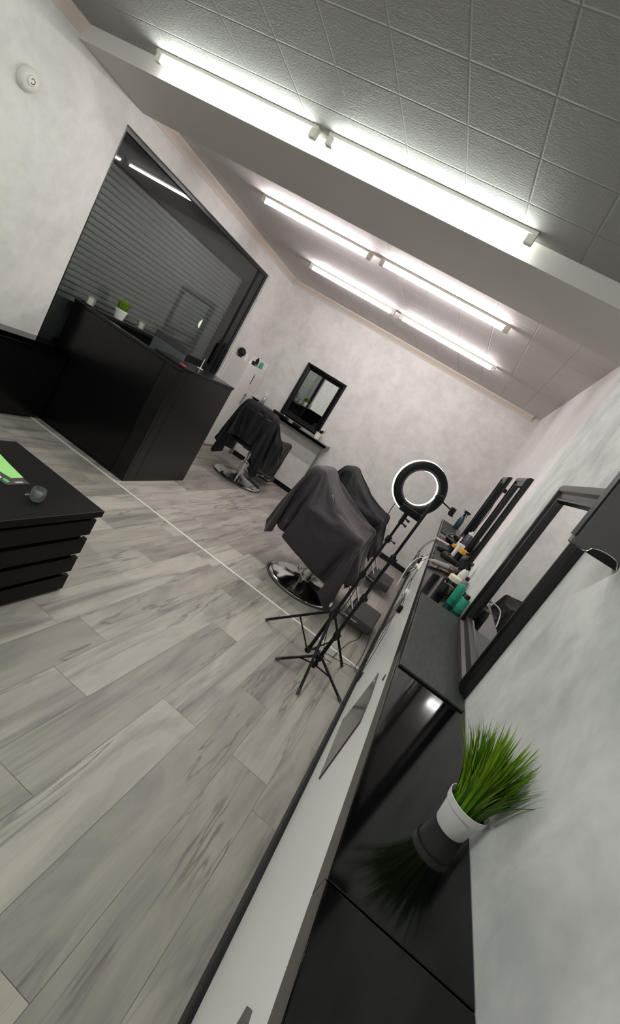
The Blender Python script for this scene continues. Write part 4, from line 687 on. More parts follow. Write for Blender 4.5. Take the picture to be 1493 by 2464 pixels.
[-954,-90,1275,2,3,50,-5,6,49,10,2,49,11,1,49,9,3,49,18,-5,46,11,-1,49,-1,4,50,3,2,50,6,1,49,7,1,50,5,2,50,9,-1,50,13,-1,48,32,0,39,35,0,35,46,0,18,50,0,5,48,0,-11,41,0,-30,36,1,-35,37,0,-34,38,1,-32,39,1,-32,39,0,-31,38,0,-33,43,1,-26,37,0,-35,41,1,-28,41,0,-31,43,0,-25,46,1,-22,38,0,-33,45,0,-23,44,0,-23,43,1,-26,44,0,-23,49,0,-14,45,0,-22,47,0,-18,48,0,-16,49,1,-12,43,-1,-25,48,1,-15,48,0,-13,48,0,-13,50,0,-5,-10,-2,-49,-22,-1,-44,7,-2,-49,17,-1,-47,17,-1,-48,23,-1,-44,23,-1,-44,38,0,-33,31,1,-39,24,-1,-44,38,0,-34,19,0,-47,30,0,-40,28,0,-42,32,1,-38,24,-1,-43],
[-935,-41,1270,-10,7,49,14,-1,48,13,0,48,12,1,49,10,1,50,9,2,49,5,1,50,6,1,49,6,1,50,6,1,49,6,1,50,7,1,50,3,2,49,1,2,51,17,1,47,41,0,28,46,1,20,49,0,5,49,0,-13,41,0,-28,36,1,-35,36,0,-35,38,0,-32,38,1,-33,36,1,-36,44,0,-26,36,0,-35,45,1,-24,40,0,-30,43,1,-26,39,0,-32,42,0,-28,44,0,-23,43,1,-26,45,0,-23,45,0,-22,46,0,-19,44,0,-25,46,1,-19,47,0,-18,47,0,-17,47,0,-17,47,0,-18,47,0,-14,47,0,-21,49,0,-8,50,0,-5,-10,-1,-49,-24,-2,-45,11,-1,-48,23,-2,-45,10,0,-49,20,-1,-46,25,-1,-43,39,0,-31,27,0,-42,31,0,-39,29,0,-41,24,0,-43,29,0,-41,28,0,-41,30,0,-40,28,0,-42],
[-920,10,1267,-6,6,49,0,3,50,5,0,50,6,0,49,6,0,50,5,1,49,4,0,50,5,1,50,5,0,49,8,2,50,8,2,49,11,2,49,13,3,48,3,2,50,18,1,47,40,1,30,46,1,19,49,0,5,48,0,-12,41,0,-28,37,0,-35,37,1,-34,37,0,-33,39,0,-32,38,1,-32,40,0,-32,40,1,-29,40,0,-30,41,0,-30,40,1,-30,44,0,-26,42,0,-26,43,1,-26,44,0,-25,44,0,-24,44,0,-23,45,1,-23,47,0,-18,45,0,-20,47,0,-19,47,0,-16,47,1,-18,47,0,-18,47,0,-16,47,0,-18,48,0,-11,50,0,-5,-12,-2,-49,-22,-1,-44,24,-4,-44,11,1,-49,26,-3,-43,15,0,-48,13,1,-47,42,-1,-29,28,0,-41,24,0,-44,29,0,-41,34,0,-36,23,0,-45,28,0,-41,30,0,-40,28,1,-42],
[-898,59,1263,-5,5,50,6,0,50,3,1,50,4,1,49,2,2,50,1,2,50,3,1,50,11,-1,49,0,2,50,-9,5,50,17,1,48,-5,2,50,6,2,51,10,2,49,31,1,39,33,3,38,46,0,19,50,1,4,48,0,-11,41,0,-28,36,0,-35,38,0,-33,38,0,-33,38,1,-32,39,0,-32,39,0,-32,38,1,-32,40,1,-31,43,0,-26,42,0,-28,42,0,-27,43,1,-27,42,0,-26,47,0,-19,42,1,-29,43,0,-25,46,0,-20,46,0,-20,47,1,-16,46,0,-21,45,0,-22,49,0,-10,45,0,-24,50,0,-10,43,1,-25,51,-2,1,48,2,-16,-14,-2,-48,-17,-2,-47,32,-4,-38,11,0,-49,24,-2,-44,1,0,-50,22,1,-45,39,0,-30,25,-1,-44,28,0,-42,34,0,-36,22,-1,-45,29,1,-41,28,0,-41,31,1,-39,26,0,-42],
[-885,111,1261,7,0,49,6,0,50,5,0,50,5,1,49,5,0,50,1,2,50,0,3,50,-1,3,50,-9,5,49,5,2,50,-9,5,49,2,1,50,2,2,51,19,1,45,20,3,47,37,2,32,45,2,24,50,1,1,49,-1,-8,41,0,-29,36,0,-35,38,0,-33,38,0,-32,39,0,-32,39,0,-32,40,1,-30,40,0,-30,40,0,-30,41,1,-29,40,0,-31,43,1,-25,43,0,-26,43,0,-26,43,1,-26,44,0,-23,45,0,-22,45,1,-22,45,0,-21,45,1,-22,49,-1,-14,47,0,-17,46,0,-20,48,1,-15,47,0,-16,45,0,-21,50,-2,3,44,2,-24,-22,-3,-45,0,-1,-50,35,-4,-35,13,0,-48,21,-2,-46,-6,1,-50,22,1,-44,35,-1,-35,28,0,-42,37,-1,-34,18,0,-46,29,0,-41,30,1,-40,27,0,-42,28,1,-41,34,0,-38],
[-915,156,1265,4,-3,50,6,0,50,-5,-9,49,3,-2,50,12,7,48,17,14,45,7,5,49,7,5,49,6,4,50,4,3,50,4,2,49,1,1,51,0,2,49,-4,3,50,25,4,43,37,3,34,44,2,25,50,1,0,51,0,-7,41,-1,-29,37,0,-34,38,-1,-33,38,0,-33,38,0,-32,39,1,-31,40,0,-31,41,0,-28,40,1,-30,42,0,-28,42,0,-27,41,1,-28,43,0,-27,43,1,-25,44,0,-24,43,0,-26,45,0,-20,45,1,-24,45,0,-20,47,0,-18,46,1,-21,48,-1,-14,47,0,-16,45,1,-21,49,0,-13,46,0,-19,49,-3,5,37,3,-34,-23,-2,-45,13,-1,-49,38,-6,-32,19,-1,-46,-5,0,-50,3,1,-50,31,0,-39,27,1,-42,36,-1,-35,19,-1,-47,37,-1,-34,19,2,-46,29,0,-41,29,0,-41,33,1,-37,24,1,-44],
[-954,191,1269,5,-1,50,6,1,50,14,2,48,25,3,43,-11,3,48,1,4,50,6,4,49,6,3,50,5,4,49,7,5,50,6,4,49,10,7,49,9,6,49,9,5,49,28,4,41,35,3,37,45,4,23,50,0,4,52,1,-7,43,-2,-28,37,-1,-34,36,-1,-35,35,0,-36,42,1,-28,35,0,-36,41,0,-29,41,1,-29,42,0,-28,41,0,-27,41,1,-29,45,0,-23,42,1,-26,43,0,-27,44,0,-25,47,0,-16,40,1,-33,48,0,-14,44,0,-24,47,1,-18,47,-1,-15,47,0,-17,45,1,-22,50,-1,-10,44,2,-25,49,-1,-11,49,-3,4,28,3,-41,-17,-1,-47,24,-3,-44,38,-5,-32,11,-1,-49,-10,0,-49,8,1,-49,22,1,-45,39,-1,-32,20,-1,-46,35,-1,-37,37,0,-34,25,0,-43,24,2,-44,21,1,-45,37,0,-34,20,2,-46],
[-973,241,1271,8,0,50,15,3,47,20,3,46,28,2,42,-13,3,48,0,4,50,0,3,50,3,4,50,5,4,49,10,5,49,16,4,47,19,5,46,12,6,48,-2,6,52,20,5,44,34,5,41,49,3,22,53,1,6,50,0,-7,44,-2,-29,26,-4,-44,37,0,-34,39,1,-32,39,0,-31,41,1,-31,40,0,-29,42,1,-28,42,0,-27,44,1,-26,43,0,-25,43,0,-25,45,0,-23,43,1,-24,44,0,-25,45,0,-22,46,0,-21,42,1,-26,50,-2,-11,41,3,-29,48,-1,-13,48,0,-13,46,0,-19,45,1,-21,47,1,-17,48,-1,-14,50,-2,3,19,3,-47,-8,-1,-50,40,-8,-30,29,-2,-41,0,0,-50,-11,1,-49,12,1,-48,31,-1,-39,21,1,-47,42,-5,-27,28,1,-41,23,1,-45,17,-2,-47,27,3,-41,38,1,-33,23,1,-44,23,2,-44],
[-931,275,1266,16,-18,45,1,25,43,5,13,49,6,8,49,8,-1,49,9,-2,50,10,-4,49,12,-10,47,1,11,49,-9,20,46,-1,11,49,3,5,49,6,5,50,7,8,50,24,6,46,32,7,41,47,6,27,59,1,4,51,-2,-7,45,-4,-31,25,-6,-46,47,-2,-17,43,-4,-24,43,-3,-26,39,1,-31,38,3,-33,35,6,-36,39,2,-31,41,1,-30,41,1,-28,44,0,-26,43,0,-24,46,0,-21,44,0,-23,44,0,-24,47,-1,-19,47,0,-18,44,0,-24,49,-1,-11,40,4,-30,49,-2,-7,48,0,-13,44,2,-25,46,1,-20,48,-1,-13,49,-2,-1,2,1,-50,22,-1,-45,39,-7,-30,18,-1,-46,-15,-1,-48,19,-1,-46,0,4,-50,24,0,-44,41,-5,-29,13,-1,-48,19,-1,-46,22,0,-45,36,3,-35,30,2,-39,12,-5,-49,19,-1,-46,28,4,-41],
[-880,283,1252,14,-5,47,2,19,46,6,9,49,8,-4,49,8,-2,49,9,5,49,7,6,49,1,11,49,1,10,49,-3,15,49,-5,14,47,-6,13,48,-7,13,47,-4,10,49,16,7,47,30,9,42,46,9,24,57,1,6,55,-3,-7,42,-7,-31,29,-6,-42,36,-9,-34,44,-4,-25,47,2,-17,50,4,-7,43,0,-26,40,1,-30,37,3,-33,39,3,-32,43,-1,-24,38,4,-34,40,2,-29,45,0,-25,45,0,-21,45,0,-23,45,0,-21,44,0,-25,50,-2,-8,45,0,-25,49,-2,-8,41,5,-29,50,-2,-2,46,0,-19,42,3,-29,48,0,-11,49,-1,-10,4,0,-49,41,-9,-29,29,-1,-42,-11,-1,-48,11,1,-49,-6,-2,-50,20,5,-45,28,-1,-41,35,-4,-36,9,0,-49,28,-2,-42,8,0,-49,32,3,-38,9,-9,-48,17,-2,-47,20,0,-46,23,2,-44],
[-833,307,1241,14,-5,47,7,4,49,7,4,49,6,8,49,0,13,48,1,13,49,-2,13,48,-3,12,48,-3,13,48,-1,12,48,-6,15,48,-7,14,47,-6,13,50,-5,7,46,-13,10,50,43,5,21,45,9,21,51,4,9,56,-4,-6,48,-2,-13,39,-6,-30,38,-10,-33,25,-5,-43,49,6,-1,47,2,-17,47,2,-17,46,0,-20,44,0,-24,42,0,-27,36,5,-35,45,-2,-22,42,1,-28,35,6,-36,44,0,-26,43,1,-24,45,0,-24,48,-1,-17,45,0,-21,47,-1,-16,47,-1,-19,50,-2,-5,42,4,-27,50,-2,1,39,4,-29,48,1,-16,46,0,-20,18,-2,-47,43,-11,-22,1,1,-50,-1,1,-50,-10,-4,-48,31,0,-40,25,1,-43,24,2,-44,13,-1,-48,16,0,-48,1,-9,-49,27,7,-43,6,-10,-48,19,-2,-47,22,1,-44,12,-5,-49,23,2,-45],
[-785,328,1231,6,9,48,-3,12,49,-7,11,49,-19,9,45,11,13,47,-3,13,49,-5,13,48,-7,12,48,-8,11,48,-15,6,48,-15,7,47,-12,0,49,-9,-11,48,-5,25,42,42,20,23,42,0,17,43,16,21,48,9,12,48,-10,-10,46,-23,-16,35,34,-3,42,-5,-27,45,-3,-22,21,-16,-42,48,12,-8,49,6,-12,48,5,-13,48,3,-13,48,2,-16,46,0,-19,44,-1,-25,42,0,-26,41,1,-28,37,6,-34,43,1,-26,44,0,-23,44,1,-25,46,0,-20,47,-1,-19,47,0,-17,47,-2,-16,50,-1,-4,44,3,-24,49,-4,1,38,8,-30,40,1,-32,43,-17,-16,0,0,-50,-6,-1,-50,0,0,-50,25,2,-43,21,1,-46,16,0,-47,5,-5,-50,22,3,-46,2,-8,-50,10,-3,-49,17,-1,-47,29,2,-42,14,-3,-47,15,-3,-49,27,1,-42,11,-2,-49],
[-769,378,1220,-11,11,48,-11,11,47,-11,10,48,-13,10,47,-13,4,48,-12,5,48,-13,2,49,-11,-7,49,-3,-17,47,-12,2,49,-14,4,47,-18,15,45,8,36,34,43,13,23,45,4,20,24,31,30,44,15,16,42,-20,-1,50,-2,-9,41,-23,-14,40,23,-5,34,37,-3,42,-9,-27,45,-2,-20,24,-16,-41,48,-4,-16,48,0,-14,48,9,-11,46,16,-10,48,11,-10,48,9,-9,49,4,-12,48,1,-16,46,0,-20,44,-1,-22,44,1,-24,43,1,-26,41,4,-28,46,0,-21,45,1,-20,47,-1,-19,47,-1,-18,50,0,0,50,0,-7,54,-7,-5,41,-5,-30,7,-3,-51,-2,5,-52,12,0,-49,21,-6,-46,-6,8,-49,8,-1,-50,9,-3,-49,11,-2,-49,11,-3,-50,12,-3,-48,18,-1,-46,18,-1,-47,18,-1,-46,21,-1,-46,21,-1,-45,26,1,-43,-1,-6,-50],
[-819,396,1206,-12,-2,49,-11,14,46,-12,0,49,-11,-4,49,-14,13,46,-10,-8,49,-6,-9,49,-6,-12,48,-13,-3,48,-16,10,47,-9,32,38,16,37,30,41,11,24,44,9,22,18,35,31,36,25,25,26,-41,12,48,1,-7,47,16,-7,39,-27,-14,48,13,-7,20,46,-1,45,21,-10,44,-6,-23,47,0,-18,29,-17,-37,48,-1,-15,44,-11,-24,48,4,-12,49,7,-11,48,9,-9,45,21,-9,48,14,-8,49,10,-10,48,6,-10,49,5,-11,48,1,-13,48,0,-16,46,-1,-18,46,0,-20,45,1,-23,46,1,-22,46,2,-18,52,2,5,56,-1,-7,44,-12,-31,17,-8,-49,12,-4,-51,12,0,-49,10,1,-49,8,0,-50,7,-1,-49,6,1,-50,6,0,-50,6,0,-49,-3,1,-51,29,-3,-41,21,-2,-45,14,1,-48,12,1,-49,12,0,-48,0,-6,-50,18,-1,-46],
[-870,393,1193,-13,6,48,-8,-8,49,-13,6,48,-12,-3,48,3,-17,47,-6,-10,49,-12,-4,48,-18,5,47,-15,18,44,5,38,32,18,36,29,41,14,25,43,9,24,14,38,30,28,31,28,45,-15,15,7,-49,13,47,12,-9,40,28,-6,44,-21,-14,49,2,-8,18,46,0,36,34,-6,47,9,-16,45,-3,-19,47,4,-17,35,-16,-32,49,-1,-14,42,-9,-25,48,1,-14,48,9,-10,48,0,-15,49,10,-9,48,14,-9,48,11,-9,47,12,-9,48,12,-8,48,9,-9,49,8,-9,49,6,-8,50,4,-10,49,1,-16,47,2,-14,50,3,-9,55,5,-7,45,-11,-31,16,-15,-52,-12,-15,-51,-4,-10,-49,21,11,-45,12,2,-48,12,3,-48,12,2,-49,13,2,-48,11,1,-49,10,0,-49,8,-5,-49,-2,-12,-49,23,8,-44,13,0,-49,13,1,-48,11,-2,-48,12,-2,-49],
[-922,392,1181,-11,-7,49,-8,-9,48,-4,-12,48,7,-17,47,-11,-7,48,-17,7,47,-16,18,44,-6,29,40,35,23,28,-4,40,30,40,16,25,42,9,26,25,33,28,11,39,29,42,14,24,5,-47,15,23,-43,6,46,18,-7,36,34,-6,49,-1,-11,46,-13,-12,34,36,-1,13,48,-3,45,19,-10,46,-3,-20,46,-4,-20,46,16,-12,47,-5,-19,46,-5,-18,40,-12,-28,48,-1,-16,48,13,-7,48,-2,-16,48,6,-12,49,8,-10,49,8,-11,48,10,-8,49,9,-9,48,11,-9,49,13,-6,48,12,-7,48,8,-10,48,6,-10,48,8,-11,53,5,-7,48,-3,-20,27,-13,-41,-20,-12,-46,-16,-15,-47,-3,-15,-48,8,-12,-48,12,-6,-48,12,-1,-49,12,2,-48,11,7,-48,12,11,-48,11,6,-48,12,4,-48,7,-15,-48,12,-3,-48,14,3,-49,9,-11,-48,10,-6,-48],
[-939,342,1170,-20,-2,47,3,-14,48,-10,-9,47,-18,7,47,-15,20,43,-9,26,42,5,33,37,42,2,27,-9,41,29,40,15,27,39,19,25,29,30,27,9,38,31,29,30,27,39,-24,17,-18,-45,16,30,-40,3,41,27,-7,36,34,-6,48,10,-9,47,-13,-12,43,23,-4,5,50,-2,35,35,-5,48,8,-15,45,-9,-22,46,-1,-18,47,9,-15,46,-5,-19,47,12,-11,47,-3,-18,45,-5,-21,49,9,-9,48,9,-8,49,9,-9,48,11,-7,48,10,-9,49,8,-10,48,9,-10,48,9,-11,48,7,-11,49,2,-13,48,3,-13,48,2,-13,48,-1,-14,48,-12,-15,30,25,-23,32,-17,-35,-6,-27,-43,-25,11,-42,-19,-6,-47,-12,-13,-47,-3,-14,-48,6,-10,-48,7,-7,-49,12,-2,-49,13,3,-48,11,6,-48,10,14,-47,13,-2,-49,9,-13,-47,11,1,-49,10,-10,-49],
[-965,298,1157,-15,-6,48,-20,8,45,-15,21,43,-9,27,41,-4,30,40,17,32,35,36,-19,28,-1,42,27,28,32,29,41,12,25,32,27,27,10,39,30,19,37,28,46,5,23,11,-46,15,-23,-42,14,34,-35,1,34,37,-5,39,31,-7,46,20,-8,49,-1,-8,50,-1,-9,6,50,-3,22,44,-3,44,20,-11,47,1,-17,45,-7,-21,47,-2,-18,47,4,-16,47,6,-14,48,6,-14,47,6,-13,49,16,-2,48,8,-10,48,7,-11,48,7,-12,48,6,-11,49,4,-13,48,4,-13,48,2,-13,48,1,-14,49,-6,-13,48,4,-13,45,-12,-13,47,-9,-14,48,-9,-14,23,37,-19,37,21,-26,33,-19,-33,3,-29,-40,-23,15,-42,-24,5,-44,-22,-4,-45,-18,-9,-45,-7,-13,-48,-2,-14,-48,4,-10,-49,8,-7,-49,11,-3,-49,12,3,-48,12,8,-48,8,-16,-47,11,-1,-48],
[-1012,276,1141,-16,23,41,-11,27,41,-2,31,40,-2,30,40,26,27,32,27,-29,31,24,34,27,3,41,27,41,13,26,32,27,27,21,36,29,8,39,30,36,23,25,39,-25,18,-24,-40,17,-12,-47,12,41,-29,-1,36,34,-6,34,36,-6,43,22,-7,49,-6,-8,49,5,-10,18,47,-3,9,49,-3,38,32,-6,48,9,-15,47,4,-15,45,-7,-21,48,14,-8,48,7,-12,48,8,-12,48,7,-13,48,6,-12,48,2,-14,48,3,-13,48,1,-13,48,0,-14,48,0,-13,49,-1,-14,48,1,-13,48,-3,-13,48,4,-13,47,-11,-13,48,0,-13,46,-15,-13,43,-21,-13,31,35,-19,18,41,-21,40,7,-29,35,-16,-32,14,-32,-37,-26,-4,-43,-19,18,-42,-23,8,-44,-24,6,-43,-20,-7,-46,-16,-11,-46,-7,-13,-48,-1,-12,-48,4,-11,-49,8,-6,-49,16,5,-47,6,-11,-48],
[-1040,310,1111,-13,26,41,-1,30,40,-2,31,39,33,20,32,17,-35,32,36,24,26,-3,42,28,37,21,26,27,31,27,32,28,27,7,40,30,23,33,28,45,-1,22,13,-45,16,-36,-31,16,-4,-49,10,44,-24,-1,38,32,-6,29,41,-6,41,26,-7,49,-10,-9,49,9,-8,23,44,-4,8,49,-3,29,41,-5,45,17,-12,48,7,-13,47,8,-14,48,3,-14,47,2,-14,48,7,-13,48,2,-14,48,4,-13,48,-1,-14,49,2,-13,48,-6,-14,48,2,-13,48,-3,-13,48,5,-14,48,-9,-13,48,8,-13,48,-2,-13,47,-8,-14,48,-3,-13,46,-14,-13,40,-29,-10,36,27,-19,9,45,-20,31,31,-24,39,-6,-30,37,-13,-32,21,-29,-35,-20,-18,-41,-19,19,-43,-25,0,-44,-19,23,-41,-23,7,-44,-23,1,-44,-20,-7,-46,-13,-11,-47,-7,-13,-47,0,-12,-49,6,-11,-48],
[-1069,344,1082,3,32,38,-2,31,39,38,11,31,11,-36,32,40,10,27,1,43,28,23,36,27,38,20,26,28,31,27,9,39,30,19,36,28,38,19,26,37,-29,19,-15,-45,15,-39,-27,15,5,-49,9,46,-20,-2,34,35,-6,30,40,-6,39,30,-7,49,-8,-9,49,5,-8,26,43,-4,12,48,-3,17,48,-4,41,28,-8,49,8,-15,48,2,-14,48,5,-15,48,0,-14,49,4,-14,48,-5,-13,48,5,-14,48,-3,-13,48,-3,-14,48,0,-13,48,-4,-14,48,4,-13,49,-4,-13,47,6,-13,49,-3,-14,48,2,-13,47,-10,-13,48,0,-13,46,-16,-13,35,-35,-9,44,15,-18,3,47,-18,22,39,-22,37,22,-27,36,-16,-31,37,-10,-32,27,-25,-33,-10,-29,-39,-20,19,-42,-22,13,-43,-22,12,-44,-22,12,-43,-23,10,-43,-24,4,-43,-22,-2,-45,-20,-8,-45,-9,-13,-49],
[-1076,386,1048,-3,30,40,40,3,29,8,-37,33,41,-1,28,19,39,27,3,42,27,36,24,26,26,33,28,25,33,28,7,40,29,31,28,27,44,-5,23,15,-45,16,-32,-36,15,-37,-29,16,12,-47,6,49,-11,-2,46,19,-3,20,45,-9,31,38,-7,49,-6,-8,49,5,-8,28,41,-5,11,49,-3,14,48,-3,37,33,-8,48,9,-14,50,0,-14,48,-5,-15,48,-1,-14,48,3,-13,48,6,-14,48,-9,-14,48,5,-13,48,4,-14,49,-6,-13,48,4,-14,48,-4,-13,48,1,-13,48,7,-14,48,-8,-13,48,2,-14,48,-10,-13,48,2,-13,45,-18,-13,32,-36,-8,48,0,-16,3,47,-18,14,43,-20,30,32,-24,40,13,-28,31,-23,-32,38,-7,-32,31,-22,-32,1,-34,-37,-27,0,-42,-20,15,-43,-20,17,-44,-25,5,-42,-17,19,-43,-21,14,-43,-24,9,-43,-24,7,-43],
[-1089,426,1016,41,-7,28,6,-36,34,40,-10,28,23,35,27,11,41,27,17,37,27,28,32,28,33,26,27,8,40,29,21,36,28,42,11,25,37,-28,20,-13,-46,14,-39,-26,16,-31,-36,15,19,-46,5,50,6,-3,51,0,-3,24,44,-8,18,46,-8,49,2,-8,49,0,-8,27,41,-5,22,45,-3,5,50,-4,33,36,-7,48,-1,-13,47,9,-14,48,-1,-14,48,0,-14,48,-1,-14,48,-3,-13,48,7,-14,48,-6,-14,48,2,-13,48,1,-14,48,-2,-13,49,-2,-13,48,6,-14,48,-6,-13,47,5,-13,48,-6,-14,49,1,-13,48,-3,-14,44,-18,-12,32,-38,-8,47,-11,-14,22,41,-18,-8,46,-18,23,39,-23,35,23,-26,41,3,-29,26,-27,-32,38,-5,-32,36,-18,-32,8,-34,-35,-25,-14,-41,-24,9,-43,-18,17,-44,-25,7,-42,-16,20,-43,-21,14,-43,-28,-2,-42],
[-1060,419,972,6,-37,33,38,-16,29,22,36,27,28,32,27,17,38,28,13,40,27,37,22,26,9,41,29,15,38,29,36,24,27,45,-8,22,16,-43,17,-35,-33,15,-36,-31,15,-28,-38,15,30,-40,2,49,-6,-1,48,15,-5,37,34,-5,2,49,-10,49,2,-8,49,8,-8,23,44,-4,30,40,-5,1,50,-3,27,42,-5,48,5,-14,48,-10,-13,46,10,-15,48,-3,-14,48,1,-13,48,1,-14,48,-1,-14,48,4,-13,49,-3,-14,48,-7,-13,48,8,-14,48,2,-13,48,-4,-13,48,5,-14,48,-5,-13,48,-3,-13,48,-6,-13,48,3,-14,45,-18,-12,32,-38,-9,44,-19,-12,36,29,-18,-13,45,-17,8,45,-21,31,31,-24,37,22,-26,40,-8,-30,22,-30,-33,36,-14,-32,38,-7,-33,18,-33,-33,-20,-23,-40,-27,0,-42,-17,19,-44,-24,10,-42,-17,19,-43,-22,12,-43],
[-1062,383,933,33,-24,30,26,33,26,28,32,27,10,41,28,19,37,27,34,26,27,18,37,28,15,39,29,24,33,27,43,9,26,35,-29,19,-9,-46,15,-34,-34,15,-44,-22,15,-23,-42,14,38,-31,1,49,-10,-1,43,24,-5,47,20,-5,-4,50,-9,42,25,-7,49,-4,-9,29,40,-5,29,40,-5,2,50,-3,17,47,-4,48,-7,-14,49,9,-12,47,-10,-14,45,13,-15,49,-5,-14,48,1,-13,48,-1,-14,48,-1,-13,48,2,-14,48,1,-13,48,-2,-14,48,1,-13,49,1,-14,47,-6,-13,48,1,-14,49,3,-13,48,-3,-13,48,-2,-14,46,-17,-12,31,-38,-9,42,-26,-11,45,15,-16,-13,45,-17,1,46,-19,18,41,-22,36,23,-26,39,15,-28,38,-11,-31,20,-32,-33,31,-23,-31,38,-1,-33,27,-26,-33,-13,-31,-38,-26,-7,-41,-19,17,-44,-25,6,-42,-17,21,-43],
[-1044,355,891,31,28,26,27,32,27,13,39,28,15,39,27,32,29,27,20,37,28,25,34,28,13,38,28,36,22,27,43,-10,23,18,-43,17,-26,-40,14,-41,-25,16,-37,-30,14,-21,-43,13,48,-13,1,50,-6,-1,49,-12,-1,34,36,-9,1,49,-10,32,38,-6,50,-1,-10,44,23,-5,11,50,-4,19,48,-4,-2,50,-3,48,-3,-13,48,7,-13,47,-9,-13,48,-3,-15,47,10,-14,48,-8,-14,48,9,-14,48,-3,-13,48,-2,-13,48,2,-14,48,2,-13,48,-7,-14,48,7,-13,48,-3,-14,48,3,-13,48,-6,-13,48,3,-13,47,-13,-13,48,-8,-14,36,-33,-10,36,-32,-10,48,-1,-13,10,45,-18,-20,42,-18,10,45,-21,24,38,-23,40,11,-28,39,16,-27,33,-21,-32,27,-25,-32,22,-32,-32,38,1,-33,32,-22,-33,-3,-35,-35,-24,-15,-42,-20,16,-43,-24,8,-43],
[-1024,375,846,27,32,26,20,36,28,21,36,27,11,41,28,27,32,28,28,32,27,12,39,29,30,29,27,43,9,25,34,-30,20,-4,-47,15,-40,-25,15,-33,-35,14,-38,-30,14,-13,-46,13,48,-14,2,49,-7,-1,50,-7,-2,31,39,-10,21,45,-7,9,48,-9,47,14,-7,49,10,-8,20,45,-4,7,50,-4,-5,49,-2,47,5,-13,48,7,-12,47,-11,-14,48,4,-14,47,-9,-14,47,9,-14,48,-4,-14,48,2,-13,48,4,-14,48,-3,-13,49,1,-14,48,-8,-13,48,7,-14,48,1,-13,48,3,-13,48,-9,-13,48,3,-14,48,-6,-13,45,-15,-13,34,-37,-8,45,-18,-13,43,-22,-12,29,38,-16,-23,41,-18,-6,45,-20,16,42,-21,30,32,-25,40,9,-28,40,7,-29,27,-27,-32,29,-25,-32,20,-33,-32,38,1,-33,35,-17,-32,8,-36,-35,-20,-23,-39,-23,11,-44],
[-1009,399,801,24,35,27,28,32,27,9,41,28,22,36,27,27,32,28,14,39,28,24,34,28,37,21,26,43,-11,24,19,-43,17,-26,-41,14,-42,-21,15,-29,-39,14,-37,-31,14,-6,-48,13,49,-10,0,48,-11,0,50,-3,-3,20,46,-8,30,39,-9,10,48,-9,42,26,-7,49,6,-8,27,42,-4,2,50,-4,-12,49,0,48,8,-13,47,9,-13,49,-1,-13,45,-15,-14,48,7,-14,47,-8,-14,48,4,-14,48,0,-14,48,-2,-13,48,4,-14,48,2,-13,48,3,-13,49,-9,-14,48,2,-13,48,1,-14,48,3,-13,47,-9,-13,49,4,-14,38,-30,-10,40,-28,-11,45,-16,-13,42,-25,-10,44,19,-16,-19,42,-18,-14,45,-18,1,46,-20,25,38,-24,34,27,-24,40,1,-30,41,2,-30,21,-32,-32,28,-25,-32,20,-34,-32,38,3,-33,36,-15,-32,17,-34,-34,-13,-30,-37],
[-995,425,756,27,33,27,17,37,28,18,38,27,26,33,28,16,38,28,19,36,27,34,25,28,41,11,26,34,-31,20,-2,-47,15,-41,-24,15,-39,-27,15,-29,-39,13,-30,-38,14,-1,-48,12,50,-6,-1,47,-17,2,50,3,-4,20,46,-9,27,40,-9,13,48,-8,36,34,-7,49,7,-9,32,38,-5,-4,49,-2,-16,49,0,50,3,-13,46,10,-13,48,11,-13,47,-9,-13,46,-11,-14,48,9,-14,46,-10,-14,48,6,-14,49,-6,-14,48,10,-13,48,-4,-14,48,0,-13,48,-1,-13,48,-2,-14,48,4,-13,48,2,-14,48,-6,-13,48,0,-13,45,-21,-12,34,-35,-9,40,-29,-10,48,-5,-14,48,-7,-13,4,46,-19,-26,38,-18,-8,46,-19,13,43,-21,26,35,-24,37,23,-25,38,-7,-31,40,-4,-30,18,-34,-33,23,-31,-32,24,-29,-32,38,2,-33,36,-12,-32,23,-30,-33],
[-981,450,711,22,36,28,21,36,27,24,34,28,15,38,28,16,38,28,36,23,27,32,28,27,42,-12,23,21,-42,18,-26,-41,14,-40,-24,15,-33,-35,15,-42,-24,14,-6,-48,13,-9,-49,12,49,-12,0,48,-11,0,48,10,-5,31,39,-8,9,49,-9,30,40,-8,23,45,-8,48,9,-9,35,35,-5,-14,48,0,-13,48,-1,49,9,-13,45,21,-11,48,-2,-14,47,-11,-13,48,-1,-14,48,-7,-14,47,10,-14,47,-13,-14,48,7,-14,49,-6,-13,47,8,-14,48,-2,-14,48,1,-13,48,2,-13,48,-8,-14,48,7,-13,48,0,-13,48,-8,-13,43,-23,-11,44,-20,-12,32,-38,-9,47,-14,-12,47,-12,-12,24,40,-19,-25,39,-18,-18,43,-19,3,46,-20,19,40,-22,30,32,-24,38,16,-27,38,-10,-31,37,-13,-32,22,-32,-32,16,-35,-32,25,-29,-32,37,3,-33,36,-12,-33],
